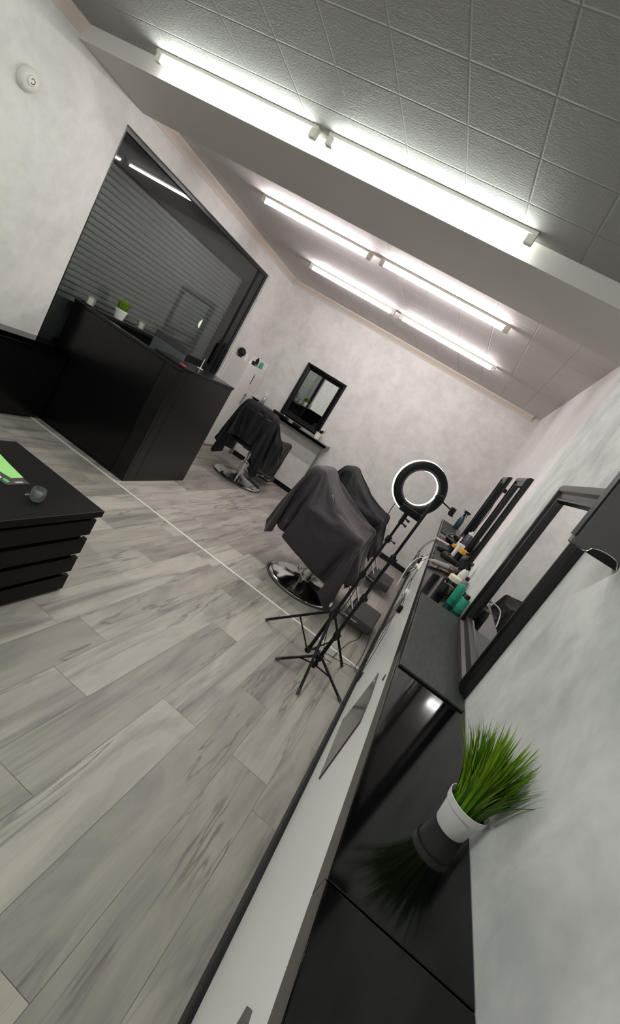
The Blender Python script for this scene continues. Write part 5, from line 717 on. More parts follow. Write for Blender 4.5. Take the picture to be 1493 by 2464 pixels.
[-967,476,666,18,38,28,30,31,27,11,41,29,19,36,27,26,33,28,28,30,28,44,-12,23,43,-9,24,-25,-39,16,-18,-45,12,-33,-35,16,-33,-34,15,-37,-30,16,-36,-31,17,35,-36,4,31,-40,4,49,-1,-4,48,16,-6,35,35,-7,13,47,-9,27,42,-8,14,47,-9,43,24,-7,40,29,-6,5,50,-1,-31,39,0,39,30,-9,47,7,-14,48,-7,-14,48,-5,-14,48,-1,-14,47,-11,-13,48,5,-14,48,4,-14,47,-9,-14,48,8,-13,48,-8,-14,48,7,-14,48,-2,-13,48,-2,-14,48,10,-13,48,-4,-13,47,-6,-13,48,-8,-13,46,-14,-13,44,-22,-11,36,-33,-10,40,-28,-10,46,-14,-12,39,26,-16,-18,42,-20,-18,43,-18,-12,45,-20,6,46,-20,31,32,-24,27,35,-24,40,0,-29,38,-10,-31,34,-19,-31,21,-31,-33,21,-32,-32,19,-33,-32,37,5,-33],
[-953,502,622,21,36,28,18,38,28,18,37,27,28,31,28,24,34,28,37,19,28,42,-4,25,12,-46,15,-38,-28,18,-17,-46,11,-37,-30,17,-32,-35,15,-33,-35,15,-29,-37,16,36,-34,3,35,-36,3,50,-3,-3,42,27,-7,43,25,-7,23,43,-8,7,50,-10,31,39,-6,25,43,-8,43,25,-7,15,47,-1,-38,34,0,29,40,-8,49,1,-14,47,-1,-13,48,-7,-14,48,-1,-14,48,-6,-14,47,-6,-13,48,7,-14,48,1,-14,48,-7,-14,48,8,-13,47,-5,-14,48,-1,-14,48,8,-12,48,0,-14,49,1,-14,48,-7,-13,46,-15,-13,45,-18,-11,47,-12,-13,40,-28,-10,36,-33,-10,43,-24,-10,33,34,-15,33,35,-15,-28,35,-22,-25,39,-21,-8,45,-19,14,43,-22,36,25,-25,26,35,-24,38,-12,-31,37,-11,-31,33,-20,-31,16,-35,-33,19,-33,-32,22,-31,-33],
[-940,529,578,15,39,28,24,34,27,30,29,28,19,38,27,38,17,29,34,23,28,37,-25,21,-32,-36,15,-30,-38,13,-28,-39,16,-25,-41,14,-20,-42,16,-35,-34,15,-35,-32,15,38,-32,2,38,-32,2,50,-1,-3,47,17,-5,30,39,-8,36,35,-8,11,48,-10,22,44,-7,24,44,-8,31,39,-4,31,39,-4,-41,28,0,19,46,-6,48,-4,-14,48,-4,-13,48,8,-15,47,-13,-13,48,4,-14,48,-12,-14,48,2,-14,48,4,-13,47,-3,-14,47,10,-13,49,1,-14,48,-4,-14,48,2,-14,48,-8,-12,48,-5,-13,48,1,-14,45,-17,-12,48,-8,-13,47,-14,-12,40,-28,-11,40,-28,-10,39,-29,-10,49,10,-11,12,45,-17,20,45,-16,-33,28,-24,-22,40,-21,-12,44,-20,34,27,-24,21,39,-24,36,23,-26,34,-19,-32,36,-14,-31,31,-22,-31,14,-36,-33,14,-35,-32],
[-937,561,534,29,31,27,31,29,28,21,35,28,29,30,28,31,26,28,43,-3,26,11,-45,18,-31,-37,14,-28,-39,15,-30,-37,14,-26,-40,15,-34,-34,14,-42,-23,16,-22,-43,13,41,-30,2,38,-31,2,50,5,-5,49,10,-3,36,34,-8,23,44,-9,24,42,-9,27,42,-6,27,41,-6,31,40,-5,14,47,-7,-40,31,0,9,48,-5,48,3,-13,47,-10,-13,48,6,-15,47,-7,-13,48,-3,-14,48,1,-14,48,-6,-14,48,1,-14,48,2,-14,48,0,-13,48,-9,-11,48,2,-15,48,-1,-14,48,3,-13,48,-1,-14,47,-9,-13,48,-3,-13,47,-11,-13,44,-24,-11,48,-11,-12,41,-27,-10,36,-34,-11,48,-3,-9,37,31,-13,5,46,-19,-2,46,-19,-34,28,-24,-30,36,-20,7,44,-22,39,20,-25,15,43,-23,40,11,-28,29,-25,-32,40,-10,-32,28,-28,-31,12,-36,-33]]
CAPE_B = [
[-847,-628,409,27,-26,32,35,-17,32,26,-27,32,33,-18,32,15,40,23,-11,43,22,-16,41,21,-11,43,22,-13,42,22,-25,37,21,-39,21,22,-43,-7,21,-44,0,23,-27,35,22,3,48,12,48,12,2,48,10,1,47,13,4,20,-45,-2,31,-38,-3,39,-30,-1,41,-27,1,49,-7,1,49,2,2,49,-4,2,49,1,3,27,-41,-7,-26,-40,-11,-45,-5,-20,-44,-14,-16,-46,-13,-14,-2,-46,-14,42,-22,-15,46,-7,-15,47,-5,-15,48,7,-13,47,2,-12,48,-4,-12,47,-5,-12,48,-4,-11,48,-3,-11,48,-3,-10,49,-2,-11,48,-1,-9,49,-6,-7,49,3,-7,49,-5,-7,48,-4,-7,49,-5,-6,48,-5,-7,49,-4,-6,48,-6,-7,48,-8,-7],
[-847,-591,450,2,-37,33,28,-25,32,32,-20,31,27,-27,32,38,0,31,4,43,22,-14,43,22,-16,41,21,-12,42,22,-13,42,21,-32,31,22,-44,11,21,-41,-17,22,-22,40,19,-26,37,20,50,6,-1,43,22,5,46,17,4,34,-35,-3,27,-41,-1,26,-41,-2,45,-20,1,48,-9,2,49,4,2,49,-10,1,49,-4,2,27,-41,-7,-46,-12,-16,-43,-15,-17,-44,-16,-16,-36,-32,-13,22,-42,-14,47,-9,-15,43,-18,-15,46,13,-15,47,-2,-12,45,-16,-15,46,-10,-13,49,1,-10,48,-1,-11,47,-9,-12,48,-2,-11,48,11,-7,49,-2,-8,47,9,-7,48,-10,-7,49,-1,-7,48,-6,-7,49,-3,-6,49,7,-7,48,-13,-6,50,1,-7,47,-15,-6],
[-848,-554,491,5,-37,32,1,-37,33,34,-18,32,28,-25,32,26,-27,31,37,17,29,-13,42,22,0,45,21,-23,39,22,-17,41,21,-13,42,22,-38,24,21,-45,1,20,-45,-3,21,-21,40,20,43,23,5,46,15,4,44,23,4,37,-32,-3,11,-48,-4,46,-17,0,47,-16,0,40,-28,5,49,1,1,49,3,2,41,-27,-1,22,-43,-9,-42,-18,-18,-47,-4,-14,-47,-6,-15,-16,-46,-13,38,-27,-15,39,-27,-15,44,15,-15,46,-11,-14,47,-11,-13,48,0,-13,43,-20,-14,47,-6,-13,47,-8,-12,48,4,-8,48,-3,-11,49,3,-9,47,13,-5,48,4,-8,47,12,-5,48,-9,-7,49,-1,-7,49,-2,-7,48,-9,-6,48,2,-7,49,-7,-6,48,-10,-6],
[-848,-518,532,-1,-37,32,8,-36,33,2,-36,33,25,-29,31,30,-22,32,36,-11,31,31,28,26,-17,41,22,-13,42,22,-10,44,21,-17,40,22,-25,37,21,-44,8,21,-44,-5,21,-40,22,20,42,25,6,43,24,6,41,26,6,40,-28,-3,24,-42,-5,24,-43,-6,48,7,7,49,-6,0,45,-20,6,49,-3,2,29,-39,-6,23,-43,-9,-44,-14,-16,-45,-10,-16,-48,3,-14,19,-42,-14,22,-42,-15,46,10,-14,46,-10,-14,48,1,-13,46,-11,-13,42,-21,-15,47,-4,-12,48,-5,-13,44,-19,-12,48,-5,-13,48,8,-7,48,-6,-11,48,8,-7,46,16,-4,49,8,-6,46,16,-4,47,-13,-7,49,2,-7,49,-4,-6,48,-8,-6,48,-1,-7,48,-10,-6],
[-844,-482,572,-5,-37,33,7,-36,32,-6,-37,33,23,-30,32,11,-36,32,33,-19,32,39,1,31,23,36,24,-16,41,22,-12,42,22,-21,40,21,-15,41,21,-37,25,22,-44,-5,20,-44,10,21,11,47,9,41,27,5,49,0,6,44,-21,-1,15,-47,-7,35,-35,-3,46,-17,-2,48,3,5,47,14,8,29,-39,-6,30,-38,-4,30,-40,-5,-45,-11,-17,-45,13,-14,-40,-25,-14,15,-44,-17,47,-8,-12,45,-14,-14,47,9,-14,45,-14,-13,43,-20,-14,47,-2,-13,47,-8,-12,44,-18,-14,47,-8,-11,45,-16,-14,48,0,-9,48,11,-7,48,0,-9,49,6,-8,43,25,0,46,18,-4,48,-6,-7,49,5,-6,48,-12,-6,48,-7,-7,48,-2,-7,49,-1,-6],
[-879,-490,614,36,7,32,-5,-36,33,5,-37,32,-3,-37,32,16,-33,33,20,-32,32,34,-15,31,38,12,29,15,41,24,-23,38,22,-15,42,21,-10,43,22,-28,35,21,-42,14,21,-45,-7,20,-11,46,14,35,34,6,47,-16,1,47,-14,3,17,-45,-8,44,-22,-1,36,-33,-4,49,-5,2,44,21,11,38,-32,-5,42,-26,-6,-2,-48,-5,-45,-13,-17,-46,10,-15,-28,-37,-15,34,-33,-15,46,-10,-12,47,8,-14,42,-22,-15,47,-8,-12,45,-14,-14,48,0,-12,41,-22,-15,45,-13,-13,44,-19,-14,49,2,-9,48,0,-9,48,-1,-10,49,5,-7,46,17,-6,48,8,-5,45,21,-3,44,21,-3,48,-9,-6,49,-1,-7,47,-10,-6,50,3,-7,47,-17,-6],
[-904,-518,654,27,26,33,35,8,33,-4,-36,32,9,-38,32,-9,-36,33,13,-35,32,27,-27,32,36,-11,32,33,25,27,9,43,22,-27,36,22,-18,40,21,-8,44,22,-37,25,21,-45,-5,21,-29,36,16,28,40,8,49,1,2,30,-40,-3,32,-38,-3,46,-18,-1,34,-35,-4,47,-13,1,48,7,3,49,4,3,28,-40,-5,-16,-46,-8,-46,2,-17,-46,-5,-15,-4,-47,-14,42,-24,-13,46,7,-14,47,-10,-14,40,-25,-14,46,-12,-13,48,2,-13,40,-24,-16,43,-18,-14,44,-16,-13,48,-5,-10,48,-9,-12,48,1,-10,48,5,-8,47,13,-5,48,8,-7,45,19,-4,49,8,-6,41,27,-1,48,10,-5,48,-8,-7,49,-7,-6,48,-6,-6,47,-11,-7],
[-904,-553,696,-2,38,32,29,21,33,36,9,32,-4,-37,33,10,-37,32,-9,-36,33,13,-35,32,30,-23,32,38,-5,30,23,35,26,5,44,22,-27,35,22,-19,40,21,-14,43,21,-43,11,20,-43,12,20,14,46,10,49,-1,2,42,-26,-3,23,-43,-2,43,-24,-2,35,-34,-3,49,-4,1,43,23,0,36,-33,0,42,-29,0,-30,-38,-11,-46,8,-16,-39,-26,-15,16,-44,-14,47,-3,-13,47,-7,-13,44,-16,-14,40,-25,-15,47,2,-12,41,-23,-16,41,-22,-15,45,-15,-13,45,-16,-14,47,-7,-11,49,-3,-10,48,1,-9,48,3,-9,48,7,-8,47,15,-4,45,18,-4,46,19,-4,47,11,-5,43,26,-1,49,1,-7,47,-13,-6,48,-4,-6,48,-10,-7],
[-940,-543,736,35,-7,34,-4,38,31,33,16,33,35,10,33,-3,-37,32,4,-36,33,-2,-37,32,14,-34,33,32,-19,31,39,4,30,5,43,22,11,43,23,-24,37,22,-15,42,21,-37,25,21,-45,5,19,-7,46,15,49,-8,-1,49,-7,0,20,-45,-2,39,-28,-1,35,-36,-4,49,5,2,46,22,-1,42,-25,0,23,-42,0,-36,-32,-13,-47,6,-17,-23,-41,-14,33,-34,-13,47,-5,-13,47,-6,-14,38,-27,-15,45,-14,-13,48,-1,-14,40,-24,-15,38,-27,-16,43,-20,-14,48,-4,-11,46,-13,-13,49,1,-9,48,4,-8,48,4,-9,48,3,-8,42,25,-3,46,17,-4,48,11,-5,46,16,-4,46,16,-4,46,17,-4,47,-12,-6,48,-6,-6,48,-9,-6],
[-977,-534,776,36,-1,33,35,-11,34,-5,38,32,36,9,32,34,13,34,3,-37,32,-7,-37,32,3,-36,33,17,-34,32,35,-13,31,37,16,28,-3,44,22,9,44,23,-21,39,21,-29,33,21,-45,8,20,-24,39,18,47,13,1,47,-15,0,28,-40,-3,27,-41,-2,40,-29,-2,46,18,1,48,11,0,43,-23,0,10,-48,-3,-42,-23,-14,-46,-5,-16,0,-48,-14,43,-24,-12,48,2,-14,40,-24,-14,41,-22,-15,49,0,-12,38,-26,-17,43,-20,-14,46,-12,-14,36,-30,-15,48,-1,-11,47,10,-12,46,11,-13,45,14,-14,49,0,-6,47,-17,0,49,2,-6,40,30,-1,47,17,-4,49,2,-5,45,19,-4,45,19,-3,48,-9,-6,49,-4,-7,48,-9,-6],
[-1014,-527,816,36,-9,34,36,1,33,35,-8,34,-4,38,31,36,3,33,34,14,33,5,-37,32,-9,-35,33,4,-37,32,20,-31,33,38,-6,30,33,26,26,0,44,23,-6,43,22,-26,36,21,-37,26,20,-40,20,19,39,29,4,47,-17,0,22,-44,-3,39,-30,-1,36,-34,-1,44,22,-1,48,9,1,42,-26,0,-3,-49,-5,-46,-7,-16,-35,-31,-15,19,-44,-13,47,-6,-13,43,-18,-14,39,-26,-15,47,-6,-13,40,-23,-16,46,-10,-13,45,-17,-15,30,-35,-17,48,5,-12,43,17,-16,43,17,-16,47,8,-11,50,-5,-5,45,-19,-6,48,10,-3,49,-2,-4,49,-5,-4,38,30,0,48,10,-5,48,9,-4,44,22,-3,49,0,-6,46,-15,-7,50,2,-5],
[-1047,-511,856,32,-15,33,36,-2,34,36,-1,33,34,-11,34,-3,38,32,37,2,33,35,11,32,6,-37,33,-13,-35,33,7,-35,33,25,-28,32,40,1,29,25,34,25,-1,44,22,-17,41,21,-38,24,20,-40,22,20,25,41,9,47,-14,-1,23,-43,-2,34,-35,-2,42,-26,0,43,23,-1,48,8,0,38,-31,0,-17,-46,-8,-45,-9,-16,-20,-43,-13,35,-34,-13,46,-8,-13,38,-28,-16,45,-11,-13,42,-21,-15,47,-4,-14,45,-16,-14,25,-38,-19,46,10,-14,45,13,-15,38,23,-20,48,5,-10,46,-17,-7,43,-21,-8,49,-4,-3,48,9,-3,49,-5,-4,49,2,-4,46,17,-3,41,27,-1,49,3,-5,45,20,-3,48,5,-6,47,-16,-6,48,10,-5],
[-1084,-502,895,33,-15,34,35,-7,34,36,2,33,35,-8,34,34,-7,34,-1,38,31,37,2,34,36,6,32,9,-37,32,-18,-32,34,12,-35,33,29,-24,31,39,10,28,17,40,24,-8,43,22,-30,33,20,-41,20,20,7,47,13,50,-7,0,21,-44,-2,31,-38,-2,46,-19,0,42,25,-1,49,4,0,32,-37,-1,-29,-38,-10,-42,-20,-16,1,-47,-13,44,-19,-13,37,-29,-15,45,-13,-13,42,-23,-15,47,-4,-14,46,-10,-14,21,-39,-20,45,15,-17,47,7,-13,33,28,-23,48,-1,-9,39,-28,-11,44,-21,-9,49,0,-3,49,-1,-3,48,0,-3,50,2,-4,47,13,-4,50,2,-3,41,26,-2,47,15,-4,49,3,-4,46,18,-5,46,-15,-5,48,8,-6],
[-1065,-459,924,-9,-24,42,23,-24,36,34,-11,34,37,3,33,32,-17,35,35,-2,34,1,38,31,37,-3,33,37,6,33,9,-35,32,-17,-32,34,14,-34,32,33,-18,31,36,20,27,9,42,23,-19,40,21,-40,22,20,-10,46,16,49,6,2,22,-44,-3,29,-40,-2,48,-13,0,42,25,0,49,2,0,22,-44,-2,-39,-25,-14,-27,-39,-13,17,-46,-13,39,-25,-15,42,-22,-13,45,-17,-14,46,-9,-14,47,-1,-14,25,-38,-19,46,-7,-17,39,23,-16,28,32,-26,49,-2,-9,39,-27,-11,38,-30,-12,48,10,-5,48,9,-6,49,2,-4,49,-7,-1,49,4,-5,49,-8,0,48,6,-4,48,12,-3,42,25,-2,49,7,-5,47,16,-4,47,-15,-6,48,10,-5],
[-1019,-440,945,-18,-11,45,-17,-12,44,7,-28,40,29,-18,35,37,1,33,32,-16,35,34,-7,34,4,37,32,36,12,31,33,-12,34,15,-35,33,-18,-31,33,18,-32,33,37,-12,30,30,30,26,-2,44,21,-28,35,20,-31,34,19,45,21,4,25,-43,-2,27,-41,-2,48,-7,1,43,25,-2,49,-3,1,10,-48,-4,-40,-27,-14,-10,-46,-13,35,-30,-16,44,-5,-21,32,-38,-4,44,-19,-14,46,-2,-16,30,-34,-16,46,-3,-19,9,27,-40,46,17,-6,48,-3,-9,40,-26,-11,33,-35,-14,45,20,-9,49,2,-4,49,4,-4,49,0,-4,49,5,-4,49,-7,-2,49,1,-3,48,-9,0,47,14,-4,48,10,-3,44,21,-3,48,8,-5,48,-11,-6,48,11,-5],
[-977,-413,968,-16,-14,44,-14,-17,45,-21,-4,44,-9,-24,43,20,-24,37,32,-14,35,34,-7,34,33,-12,35,11,36,32,32,19,30,23,-27,34,25,-26,33,-15,-33,34,22,-30,33,39,-2,29,20,38,24,-17,42,21,-34,29,18,32,37,9,25,-43,-2,30,-39,-2,49,2,0,42,23,0,49,-11,-1,-6,-48,-6,-32,-34,-14,15,-45,-12,41,8,-27,43,-18,-15,35,-34,-6,43,-14,-17,30,-38,-7,43,-5,-19,-4,21,-46,47,-7,-8,48,4,-6,21,-35,-28,46,-17,-1,46,15,-8,49,-5,-5,47,16,-5,49,4,-4,49,6,-5,48,-5,-2,50,3,-4,48,-11,-1,49,5,-3,48,-7,-1,47,13,-4,46,18,-3,48,9,-4,48,-9,-6,48,12,-5],
[-951,-371,991,-15,-15,45,-12,-17,44,-7,-21,44,-14,-17,44,-20,-10,44,9,-26,40,25,-23,37,35,-6,34,28,-18,36,20,32,31,31,23,30,22,-28,34,20,-28,34,-10,-35,34,27,-25,32,39,9,28,4,43,22,-33,32,19,17,44,13,41,-29,-3,18,-46,-1,49,8,1,43,22,-1,46,-17,0,-24,-43,-11,-8,-47,-11,40,-19,-19,36,17,-29,39,-29,-8,42,-19,-16,22,-45,-4,45,-10,-16,-5,16,-46,47,-10,-14,32,-36,-7,45,-12,-13,29,30,-29,36,-32,8,48,-5,-6,49,-1,-4,49,4,-6,48,5,-5,49,6,-4,46,16,-3,48,-11,-2,49,1,-2,49,6,-4,48,-8,-1,50,1,-3,45,18,-3,49,2,-4,49,0,-5,48,10,-6],
[-914,-338,1015,-20,-11,44,-14,-15,45,-13,-17,44,-12,-18,44,-6,-23,44,-19,-10,44,1,-26,42,14,-27,39,28,-18,36,31,-16,35,31,23,31,23,31,31,22,-28,34,19,-30,34,-6,-35,34,32,-20,31,35,21,26,-22,39,21,2,46,15,47,-13,-1,15,-47,-1,47,12,0,46,18,-1,37,-28,0,-24,-42,-12,22,-41,-13,32,20,-32,45,0,-20,41,-25,-11,15,-47,-5,44,-20,-12,3,18,-46,42,-1,-24,40,-29,-4,31,-38,-4,5,24,-43,48,-12,4,47,6,-12,46,-17,6,43,14,-19,50,1,-1,49,0,-1,46,-17,8,50,-1,-2,49,0,-1,49,2,-3,49,0,-3,48,13,-6,48,-3,-1,49,-4,0,50,1,-3,50,0,-3,48,8,-8],
[-883,-300,1038,-15,-15,45,-9,-20,44,-19,-11,45,-6,-24,43,-15,-14,45,-9,-21,43,-18,-11,45,-5,-24,43,5,-27,41,21,-23,37,28,-18,36,36,15,31,21,31,32,19,-30,33,22,-29,34,-1,-34,35,35,-15,31,22,38,22,-17,42,19,48,2,0,14,-45,0,44,23,0,49,10,0,25,-37,-2,-8,-48,-13,42,-3,-24,29,25,-31,44,-16,-15,15,-46,-4,40,-28,-10,10,18,-45,38,7,-30,27,-41,-3,42,-26,-4,37,6,-31,1,24,-41,48,-9,-2,39,-24,16,41,13,-22,48,-8,6,49,-4,1,49,-3,1,49,0,-2,49,1,-4,48,5,-8,49,-1,1,49,-1,0,49,-4,4,49,0,-2,49,-1,-1,50,1,-4,50,-1,-2,49,2,-5],
[-832,-294,1059,-18,-3,45,-20,-6,46,-15,-14,44,-13,-16,45,-13,-17,44,-12,-19,44,-7,-23,43,-19,-9,46,-7,-22,43,-5,-24,43,13,-27,39,23,-22,37,37,7,32,22,30,31,29,-24,32,14,-32,35,3,-34,35,39,-6,29,-2,45,21,42,19,6,17,-42,-2,48,9,-3,42,26,3,5,-49,-8,37,-26,-14,26,24,-36,42,9,-22,21,-44,-5,33,-36,-7,15,18,-43,32,13,-36,29,-39,-3,45,-14,-15,17,2,-47,3,-13,-48,42,13,23,48,1,-6,35,-5,-35,42,-3,25,49,-2,-2,49,0,-4,49,0,-4,49,0,-4,47,4,-12,49,-2,10,49,0,-2,49,0,-2,49,0,-5,49,-1,-1,49,0,0,50,-1,0,49,-2,2,49,1,-2],
[-805,-341,1066,-12,2,48,-10,3,48,-6,11,47,-14,-2,47,-16,-8,47,-15,-11,46,-14,-13,45,-10,-22,43,-17,-9,46,-12,-18,44,-9,-21,43,1,-26,42,15,-27,39,36,-2,33,27,27,31,34,-19,30,11,-33,36,6,-31,36,43,9,24,22,40,12,24,-40,-1,40,25,-8,47,0,8,20,-44,-10,35,15,-30,24,25,-34,37,-33,-7,26,-41,-5,27,13,-39,17,18,-42,39,-29,-7,37,-1,-32,-1,-11,-48,3,-8,-48,27,2,-42,49,1,-7,49,2,-6,48,8,-2,38,-3,29,48,-2,-9,45,-3,-19,50,1,0,49,0,0,48,4,12,49,0,-1,49,0,-4,49,0,-1,49,0,-1,49,0,-3,49,0,-1,50,0,-1,49,0,1,49,-2,-4],
[-762,-373,1078,-10,4,48,-6,12,47,-13,-2,48,-9,6,48,-13,0,48,-13,0,47,-15,-2,47,-15,-4,48,-18,-8,45,-16,-11,46,-15,-16,45,-11,-19,44,-8,-23,43,4,-27,41,31,-15,35,34,20,30,40,-9,28,16,-31,35,8,-30,39,35,30,16,40,-26,1,41,23,-5,37,-24,1,43,9,-20,10,26,-41,45,-14,-12,26,-41,-4,34,8,-35,11,17,-44,45,-11,-19,21,3,-44,2,-10,-48,-3,-11,-48,32,1,-38,32,2,-37,44,1,-22,49,0,-11,39,6,28,46,-9,-18,47,-4,-11,48,8,6,49,3,1,49,0,-2,49,-2,-3,49,-3,-6,49,3,2,49,-2,-4,49,3,3,49,-2,-5,49,1,0,49,2,5,50,0,-4,49,0,0],
[-708,-374,1091,-12,-6,48,-13,-6,47,-15,-3,46,-14,-3,47,-14,0,48,-14,-1,47,-13,0,48,-13,-1,47,-11,1,48,-11,6,48,-15,-5,47,-14,-6,46,-16,-10,46,-15,-12,46,-11,-21,43,21,-23,39,40,3,28,39,1,28,20,-25,35,24,-24,37,48,8,-2,49,6,-2,45,-6,-6,12,27,-40,43,4,-19,33,-36,-6,35,7,-33,28,11,-39,25,12,-41,7,-2,-48,-4,-15,-48,9,-3,-48,30,2,-39,28,1,-40,38,2,-32,49,-7,0,46,4,-17,33,-12,-36,48,8,3,46,-7,-17,49,-1,-5,49,2,1,49,2,-1,49,4,4,48,-4,-8,49,2,2,49,2,2,50,-1,-5,49,1,2,48,4,5,50,-1,-2,49,1,-1,49,0,-3],
[-715,-320,1098,2,-7,49,0,-9,49,-2,-11,49,-6,-11,49,-10,-9,47,-10,-8,48,-10,-9,47,-12,-10,47,-12,-7,47,-14,-6,47,-14,-7,47,-15,-5,47,-15,-6,47,-14,-1,47,-14,0,48,-20,11,44,6,-21,44,39,-1,29,26,-21,38,40,-10,31,48,-5,12,54,2,-3,46,8,-20,31,18,-33,39,-16,-11,20,8,-44,7,3,-50,30,13,-37,4,-6,-49,10,0,-48,18,1,-46,29,1,-39,30,1,-39,45,-6,-20,38,1,-32,38,1,-31,24,-9,-42,43,-2,-23,48,-2,-13,49,-1,-7,49,0,-4,49,2,-1,49,3,3,49,-2,-8,49,2,2,49,1,1,49,1,0,49,1,0,49,3,4,49,-1,-4,49,2,2,49,1,1,49,-2,-6],
[-769,-323,1099,1,-2,49,1,-2,49,3,5,49,2,1,49,1,0,49,-1,-4,49,-18,-13,45,4,-2,50,-5,-7,49,-7,-6,48,-8,-7,48,-12,-6,47,-19,-4,46,5,-8,48,-8,-7,48,-9,-8,48,-6,-5,50,-10,-8,48,38,-8,33,43,-7,28,49,-6,18,57,2,-2,48,5,-18,41,6,-31,8,4,-49,14,6,-48,13,6,-47,17,5,-46,21,3,-45,25,1,-43,37,-5,-32,30,1,-39,31,1,-38,30,1,-39,19,-3,-45,34,-2,-35,43,-2,-25,44,-3,-22,44,-3,-22,49,-1,-11,48,-2,-10,49,0,-4,49,2,-2,50,2,3,49,2,3,49,-1,-5,49,2,0,49,1,1,49,0,-2,49,1,0,49,2,3,49,1,1,49,-3,-9],
[-806,-283,1102,-2,-5,49,-6,-10,48,-1,-5,49,5,8,49,0,-3,49,4,6,48,3,3,49,-5,-6,48,-10,-10,48,5,0,49,1,-3,49,-1,-4,49,-4,-5,49,-18,-9,45,-13,-8,47,-11,-8,48,-7,-6,48,23,-5,44,26,-5,45,42,-7,31,48,-4,16,59,1,0,48,3,-22,36,5,-37,20,4,-46,22,3,-44,22,2,-44,21,2,-44,21,3,-45,22,3,-43,23,3,-44,10,1,-49,30,0,-39,30,1,-39,34,-2,-35,36,-1,-34,38,-3,-31,44,-2,-23,46,-2,-14,47,-2,-17,46,-2,-17,48,-1,-9,49,2,2,49,-1,-8,50,1,1,49,1,-1,49,1,-1,49,2,3,49,-1,-5,49,2,2,49,-1,-2,49,2,2,48,-3,-11],
[-856,-257,1104,6,4,49,4,-1,50,-6,-8,48,-9,-13,47,6,9,47,0,-1,50,5,7,49,3,3,49,1,-1,49,1,-3,49,2,-2,49,1,-3,49,1,-3,50,1,-3,49,-3,-8,49,-6,-9,48,-16,-5,46,26,-5,41,26,-5,43,42,-4,27,47,-2,14,55,0,2,44,3,-23,38,3,-32,20,2,-47,15,3,-48,26,2,-42,11,1,-49,25,3,-42,23,4,-43,25,3,-43,30,0,-39,28,1,-40,31,0,-39,37,-3,-32,42,-5,-27,27,2,-41,37,0,-32,44,-4,-24,45,-1,-19,48,-2,-12,48,0,-11,49,0,-4,49,0,-2,50,1,-1,49,0,-4,49,0,-2,49,0,-3,49,1,0,49,-2,-6,49,3,4,49,1,-1,48,-4,-11],
[-904,-232,1108,7,6,49,8,8,48,-10,-15,46,9,5,48,-12,-10,48,-1,-3,49,1,-2,49,2,-1,50,1,-1,49,2,0,50,2,0,49,3,1,49,2,0,49,3,1,49,3,0,49,6,-1,49,29,2,39,9,-4,48,28,-3,41,43,-3,27,47,-1,14,51,0,0,45,1,-22,38,3,-30,20,2,-47,12,2,-49,17,2,-46,33,2,-38,28,1,-40,27,1,-41,29,1,-40,28,1,-40,29,1,-40,31,0,-38,31,0,-37,23,-3,-44,44,1,-23,38,-1,-31,34,-1,-36,48,-3,-12,43,0,-24,47,-1,-13,49,0,-6,50,1,2,48,-2,-13,50,2,5,49,-1,-8,49,-1,-7,49,1,2,49,1,2,49,-2,-9,49,1,-1,49,1,-1],
[-931,-184,1107,-3,-2,50,1,0,49,15,4,46,-10,-5,48,2,-2,50,6,0,49,6,0,48,6,-1,49,6,0,49,6,0,48,2,0,49,1,0,49,2,1,50,6,0,49,4,0,49,6,0,49,9,-2,48,22,-1,45,33,-3,37,43,-1,25,47,-1,15,49,0,-3,46,1,-18,38,2,-32,20,1,-45,14,3,-48,21,1,-45,20,2,-45,24,0,-43,25,0,-42,25,1,-43,28,0,-41,29,0,-41,31,1,-39,33,0,-38,33,0,-35,39,-1,-32,40,0,-29,46,0,-17,41,-2,-28,46,-1,-16,48,0,-12,48,-1,-11,49,0,-5,49,-1,-8,49,0,-3,49,0,-5,49,1,-1,49,-2,-9,49,2,4,49,-2,-9,49,1,-1,49,0,-2],
[-953,-134,1108,3,1,49,7,1,49,6,2,49,12,-3,47,19,-5,46,6,0,48,4,0,49,7,0,49,3,0,49,2,1,49,-2,1,50,5,0,49,10,-2,48,7,-1,49,5,0,49,7,0,48,-8,2,49,24,-1,44,26,-2,42,42,-1,24,47,-1,15,49,1,-3,45,0,-19,37,2,-32,21,1,-45,26,1,-41,23,1,-45,17,2,-46,27,-1,-41,23,1,-44,28,0,-40,28,0,-40,27,1,-42,30,1,-39,32,0,-37,34,0,-35,32,1,-38,41,-1,-27,38,0,-32,44,-1,-23,46,-1,-16,47,-1,-15,49,0,-10,48,-1,-9,49,0,-2,49,-1,-8,49,0,-4,49,-1,-10,50,2,6,48,-2,-10,49,0,-3,49,0,-4,49,0,-2],
[-927,-86,1106,-4,4,49,17,-4,46,8,0,48,9,0,48,8,1,49,5,0,49,-1,1,49,-2,1,50,9,-1,48,7,0,49,4,0,49,4,0,49,3,0,50,-5,0,49,9,0,49,5,0,48,4,-1,50,3,0,48,34,0,36,43,-1,25,46,0,15,49,0,-1,46,1,-17,35,1,-36,22,1,-44,24,1,-43,26,1,-41,25,0,-43,24,1,-42,23,0,-44,25,1,-43,24,0,-43,31,1,-38,29,0,-39,34,1,-36,31,0,-38,38,0,-31,34,0,-36,43,-1,-24,40,0,-29,46,-1,-18,47,-1,-15,48,-1,-12,48,0,-9,49,-1,-8,49,0,-2,49,-1,-8,49,0,-5,49,0,-3,49,0,-6,49,-1,-4,49,0,-4,48,0,-5],
